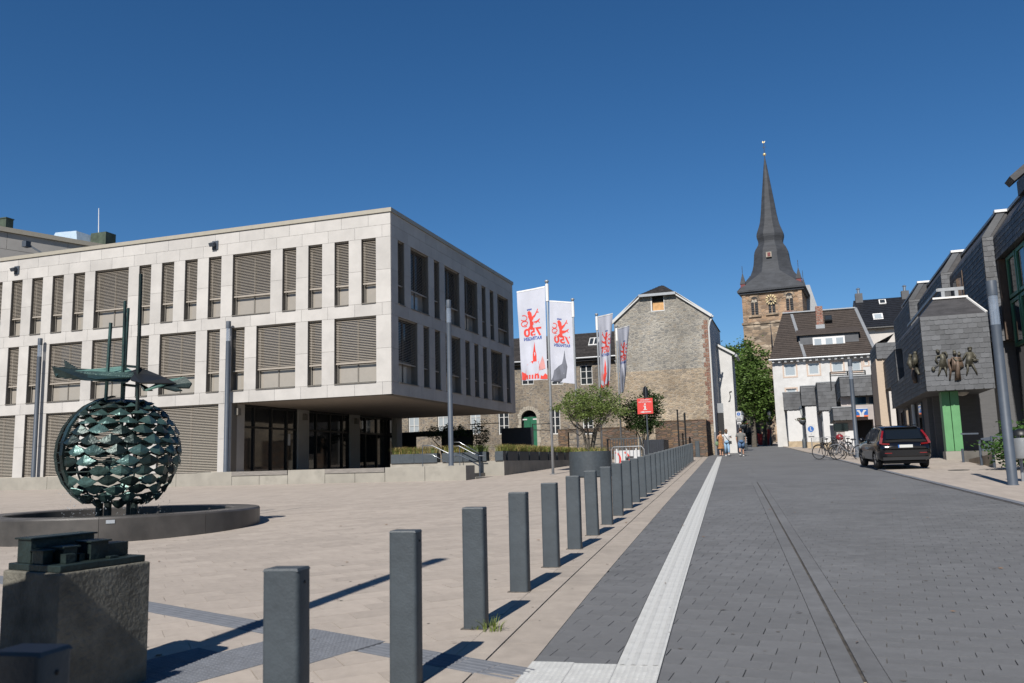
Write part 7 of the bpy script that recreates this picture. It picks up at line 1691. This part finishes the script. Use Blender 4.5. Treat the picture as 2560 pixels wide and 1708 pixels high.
# man in grey shirt and denim shorts, walking away
g = onG(1855, 1141); t, J, S = person('man in grey t-shirt and denim shorts walking up the street', tuple(g), rzp, 1.76, (-.22,.20), ((-.28,-.03,1.16),(-.26,.08,.92)), ((.29,.0,1.16),(.28,.09,.92)), 'hair_dark', False)
mb = MB(); mb.lathe([(.17,.93),(.175,1.05),(.185,1.25),(.20,1.38),(.15,1.47),(.065,1.51)], 16); mb.v = [(x*S*1.12,y*S*.78,z*S) for x, y, z in mb.v]; mb.build('shirt', 'shirt_grey', t, smooth=True)
for a_, b_ in (('sl','el'),('sr','er')): tubepart(t, 'sleeve', 'shirt_grey', [J[a_], v3(J[a_])+(v3(J[b_])-v3(J[a_]))*.75], [.085*S,.075*S])
tubepart(t, 'shorts', 'denim', [(0,0,1.02*S),(0,0,.86*S)], [.165*S,.175*S])
for h_, k_ in (('hl','kl'),('hr','kr')): tubepart(t, 'shorts_leg', 'denim', [J[h_], v3(J[h_])+(v3(J[k_])-v3(J[h_]))*.95], [.115*S,.105*S])
for a_ in ('al','ar'): tubepart(t, 'sock', 'sock_dark', [v3(J[a_])+v3((0,0,.13))*S, J[a_]], [.05*S,.05*S], 8)
footwear(t, J, S, 'shoe_white')
# person in white top and pale jeans with a shoulder bag
g = onG(1819, 1141); t, J, S = person('person in white top and pale jeans with a shoulder bag, in the middle of three', tuple(g), rzp, 1.72, (.16,-.22), ((-.27,.03,1.18),(-.24,.14,.98)), ((.30,.06,1.20),(.30,.22,1.28)), 'hair_brown', True)
mb = MB(); mb.lathe([(.16,.98),(.165,1.1),(.18,1.28),(.19,1.38),(.14,1.47),(.06,1.51)], 16); mb.v = [(x*S*1.1,y*S*.8,z*S) for x, y, z in mb.v]; mb.build('top', 'top_white', t, smooth=True)
for a_, b_ in (('sl','el'),('sr','er')): tubepart(t, 'sleeve', 'top_white', [J[a_], v3(J[a_])+(v3(J[b_])-v3(J[a_]))*.6], [.08*S,.07*S])
tubepart(t, 'jeans', 'jeans_pale', [(0,0,1.04*S),(0,0,.86*S)], [.15*S,.165*S])
for h_, k_, a_ in (('hl','kl','al'),('hr','kr','ar')): tubepart(t, 'jeans_leg', 'jeans_pale', [J[h_], J[k_], v3(J[k_])+(v3(J[a_])-v3(J[k_]))*.75], [.105*S,.078*S,.065*S])
tubepart(t, 'bag_strap', 'sock_dark', [(-.15*S,-.10*S,1.44*S),(0,-.17*S,1.2*S),(.17*S,-.12*S,.98*S)], .016*S, 6)
mb = MB(); mb.box(.12*S,.32*S,-.16*S,-.06*S,.80*S,1.0*S); mb.build('shoulder_bag', 'sock_dark', t, bevel=.02)
footwear(t, J, S, 'shoe_white')
# woman in a printed orange dress
g = onG(1806, 1139); t, J, S = person('woman in an orange printed dress with a green bag beside the doorway', tuple(v3(g)-v3((.05,0,0))), R_(20), 1.64, (-.08,.08), ((-.25,.03,1.20),(-.20,.16,1.10)), ((.25,.0,1.18),(.24,.05,.95)), 'hair_brown', False)
mb = MB(); mb.lathe([(.26,.50),(.235,.62),(.20,.85),(.165,1.02),(.155,1.12),(.17,1.28),(.15,1.42),(.09,1.47)], 18); mb.v = [(x*S*1.05,y*S*.8,z*S) for x, y, z in mb.v]; mb.build('dress', 'dress_print', t, smooth=True)
mb = MB(); mb.ball((-.30*S,-.02,.86*S), .17*S, 12, 8, sq=(.8,.5,1.05)); mb.tube([(-.28*S,0,1.0*S),(-.24*S,0,1.3*S),(-.19*S,0,1.43*S)], .012*S, 6); mb.build('green_bag', 'bag_green', t, smooth=True)
mb = MB(); mb.box(.20*S,.32*S,-.05*S,.12*S,.62*S,.92*S); mb.build('red_bag', 'bag_red', t, bevel=.02)
footwear(t, J, S, 'skin')

# ================================================================== street furniture up the street
M('lantern_glass', (.34,.36,.36), .2, .03); M('flower_red', (.30,.03,.025), .8, .3, 20); M('post_green', (.05,.06,.07), .5, .1)
def flower_lamp(label, px, py, Y, h=3.7):
    g = onY(px, py, Y); z = gz(Y); x = g[0]; t = thing('lantern_post', label, 'street lamp', (x, Y, z), group='lantern posts with flower baskets')
    mb = MB(); mb.lathe([(.16,0),(.16,.7),(.10,.8),(.06,1.0),(.05,h-1.0)], 12, (x,Y,z)); mb.build('post', 'post_green', t, smooth=True)
    mb = MB(); mb.lathe([(.09,h-.95),(.19,h-.4),(.19,h-.38)], 6, (x,Y,z)); mb.build('lantern', 'lantern_glass', t)
    mb = MB(); mb.lathe([(.26,h-.38),(.20,h-.28),(.10,h-.16),(.03,h-.08),(.0,h)], 8, (x,Y,z)); mb.build('lantern_roof', 'post_green', t)
    mb = MB(); mb.lathe([(.0,h-1.75),(.16,h-1.70),(.30,h-1.5),(.36,h-1.35),(.05,h-1.34)], 14, (x,Y,z)); mb.build('basket', 'post_green', t, smooth=True)
    r = random.Random(int(px)); pts = [np.array((x+r.gauss(0,.24), Y+r.gauss(0,.24), z+h-1.3+r.uniform(-.12,.14))) for _ in range(220)]
    leaf_mesh('flowers', 'leaf_mid', pts, .13, 5).build('foliage', 'leaf_dark', t, kind='stuff'); leaf_mesh('flowers', 'flower_red', pts[:70], .10, 6).build('flowers', 'flower_red', t, kind='stuff'); return offset(t)
flower_lamp('lantern post with hanging flowers before the white bank wall', 2010, 1100, 76)
flower_lamp('farther lantern post with flowers at the white house corner', 1927, 1095, 98, 3.9)
flower_lamp('lantern post with red flowers under the trees', 1858, 1090, 84, 3.6)
def zone_sign(label, px, py, Y, s, extra):
    c = onY(px, py, Y); t = thing('zone_sign', label, 'sign', (c[0], Y, gz(Y)))
    mb = MB(); mb.tube([(c[0],Y+.04,gz(Y)),(c[0],Y+.04,c[2]+s)], .035, 8); mb.build('pole', 'zinc', t)
    mb = MB(); mb.box(c[0]-s,c[0]+s,Y-.012,Y,c[2]-s*1.05,c[2]+s*1.05); mb.build('plate', 'sign_white', t)
    mb = MB(); mb.prism([(s*.68*math.cos(R_(k)), s*.68*math.sin(R_(k))) for k in range(0,360,20)], 0, .004); mb.v = [(c[0]+x, Y-.018+z, c[2]+y) for x, y, z in mb.v]; mb.build('blue_disc', 'sign_blue', t)
    mb = MB(); mb.ball((c[0]-s*.05,Y-.02,c[2]+s*.36), s*.10, 8, 5, sq=(1,.2,1)); mb.bar((c[0]-s*.05,Y-.02,c[2]+s*.22),(c[0]-s*.02,Y-.02,c[2]-s*.12),s*.14,.004,(0,1,0)); mb.bar((c[0]-s*.02,Y-.02,c[2]-s*.12),(c[0]-s*.2,Y-.02,c[2]-s*.45),s*.09,.004,(0,1,0)); mb.bar((c[0]-s*.02,Y-.02,c[2]-s*.12),(c[0]+s*.25,Y-.02,c[2]-s*.42),s*.09,.004,(0,1,0)); mb.build('walker_symbol', 'sign_white', t)
    z = c[2]-s*1.12
    for w, h in extra:
        mb = MB(); mb.box(c[0]-s*w,c[0]+s*w,Y-.011,Y,z-s*h,z-.02); pl_ = mb.build('extra_plate', 'sign_white', t)
        mb = MB(); mb.box(c[0]-s*w*.7,c[0]+s*w*.7,Y-.016,Y-.0115,z-s*h*.75,z-s*h*.55); mb.build('caption_bar', 'back_grey', pl_); z -= s*h+.03
    return offset(t)
zone_sign('pedestrian zone sign with extra plates beside the white wall', 1846.5, 1035.5, 66, .19, [(1.15,1.0),(.9,.5),(.8,1.0)])
zone_sign('pedestrian zone sign before the bank beside the lantern post', 2027, 1073, 71, .34, [(.9,.9)])
p = onG(1866, 1124); t = thing('striped_post', 'grey post with white diagonal bands beside the walking man', 'post', tuple(p)); mb = MB(); mb.tube([(p[0],p[1],p[2]),(p[0],p[1],p[2]+1.15)], .10, 10); mb.build('pole', 'anthracite', t)
for k in range(3): mb = MB(); mb.tube([(p[0],p[1],p[2]+.62+.2*k),(p[0],p[1]-.01,p[2]+.70+.2*k)], .104, 10); mb.build('band', 'sign_white', t)
offset(t)
c = onY(1912, 1092, 105); t = thing('red_stall', 'red market stall with dark top under the trees', 'stall', (c[0], 105, gz(105))); mb = MB(); mb.box(c[0]-.8,c[0]+.75,105,106,gz(105),c[2]+.35); mb.build('counter', 'sign_red', t); mb = MB(); mb.box(c[0]+.3,c[0]+.8,104.8,106.2,c[2]+.36,c[2]+.85); mb.build('awning', 'sign_red', t); offset(t)
c = onY(1878, 1090, 108); t = thing('parked_van', 'dark vehicle in the shade under the trees at the street top', 'car', (c[0], 108, gz(108))); mb = MB(); loft(mb, [[(c[0]-2.0,108+dy,gz(108)+.3),(c[0]-2.0,108+dy,gz(108)+.9),(c[0]-1.2,108+dy,gz(108)+1.5),(c[0]+.9,108+dy,gz(108)+1.5),(c[0]+2.0,108+dy,gz(108)+.9),(c[0]+2.0,108+dy,gz(108)+.3)] for dy in (0,1.7)]); mb.build('body', 'car_black', t)
for s_ in (-1.2,1.2): mb = MB(); mb.tube([(c[0]+s_,107.95,gz(108)+.32),(c[0]+s_,108.2,gz(108)+.32)], .32, 14); mb.build('wheel', 'tyre', t)
offset(t)
# ---- weeds at the foot of a bollard, small litter on the paving
for px, py, n, h in ((1232,1577,46,.17),(1190,1572,26,.07),(1486,1337,16,.06)):
    g = onG(px, py); mb = tuft(n, h, .10, .006, int(px), 0, 0, .5, .05, .03); mb.build('weed', 'grass_green', loc=(g[0],g[1],g[2]), kind='stuff', label='green weed tuft growing at the foot of a bollard', cat='weed', group='weeds by the bollards')
# ---- iron cover, chewing-gum spots and dry leaves on the paving
g = onG(2397, 1178); mb = MB(); mb.prism([(g[0]+.32*math.cos(R_(k)), g[1]+.32*math.sin(R_(k))) for k in range(0,360,20)], lambda x, y: gz(y)+.028, lambda x, y: gz(y)+.036); mb.build('manhole_cover', 'car_trim', label='round dark manhole cover on the right pavement', cat='manhole cover')
M('gum', (.10,.09,.08), .9, .1); M('dry_leaf', (.16,.09,.045), .9, .2)
mb = MB(); r_ = random.Random(3)
for k in range(160):
    y = r_.uniform(4.2,16); x = r_.uniform(-1.1*y,5-.07*y)
    if abs(x-(-2.145+SL*y)) < .15: continue
    s = r_.uniform(.008,.022); mb.add([(x+s*math.cos(a*1.047)*r_.uniform(.7,1.2), y+s*math.sin(a*1.047)*r_.uniform(.7,1.2), gz(y)+.0035) for a in range(6)], [(0,1,2,3,4,5)])
mb.build('gum_spots', 'gum', kind='stuff', label='small dark chewing gum spots trodden into the paving', cat='gum spots')
mb = MB()
for k in range(70):
    y = r_.uniform(5,20); x = r_.uniform(-1.0*y,4.6-.07*y); a = r_.uniform(0,6.28); s = r_.uniform(.02,.045); u = np.array((math.cos(a),math.sin(a),0)); w = np.array((-u[1],u[0],.3)); c = np.array((x,y,gz(y)+.012)); mb.add([c-u*s,c+w*s*.4,c+u*s,c-w*s*.35], [(0,1,2),(0,2,3)])
mb.build('dry_leaves', 'dry_leaf', kind='stuff', label='few dry brown leaves scattered over the paving', cat='leaves')
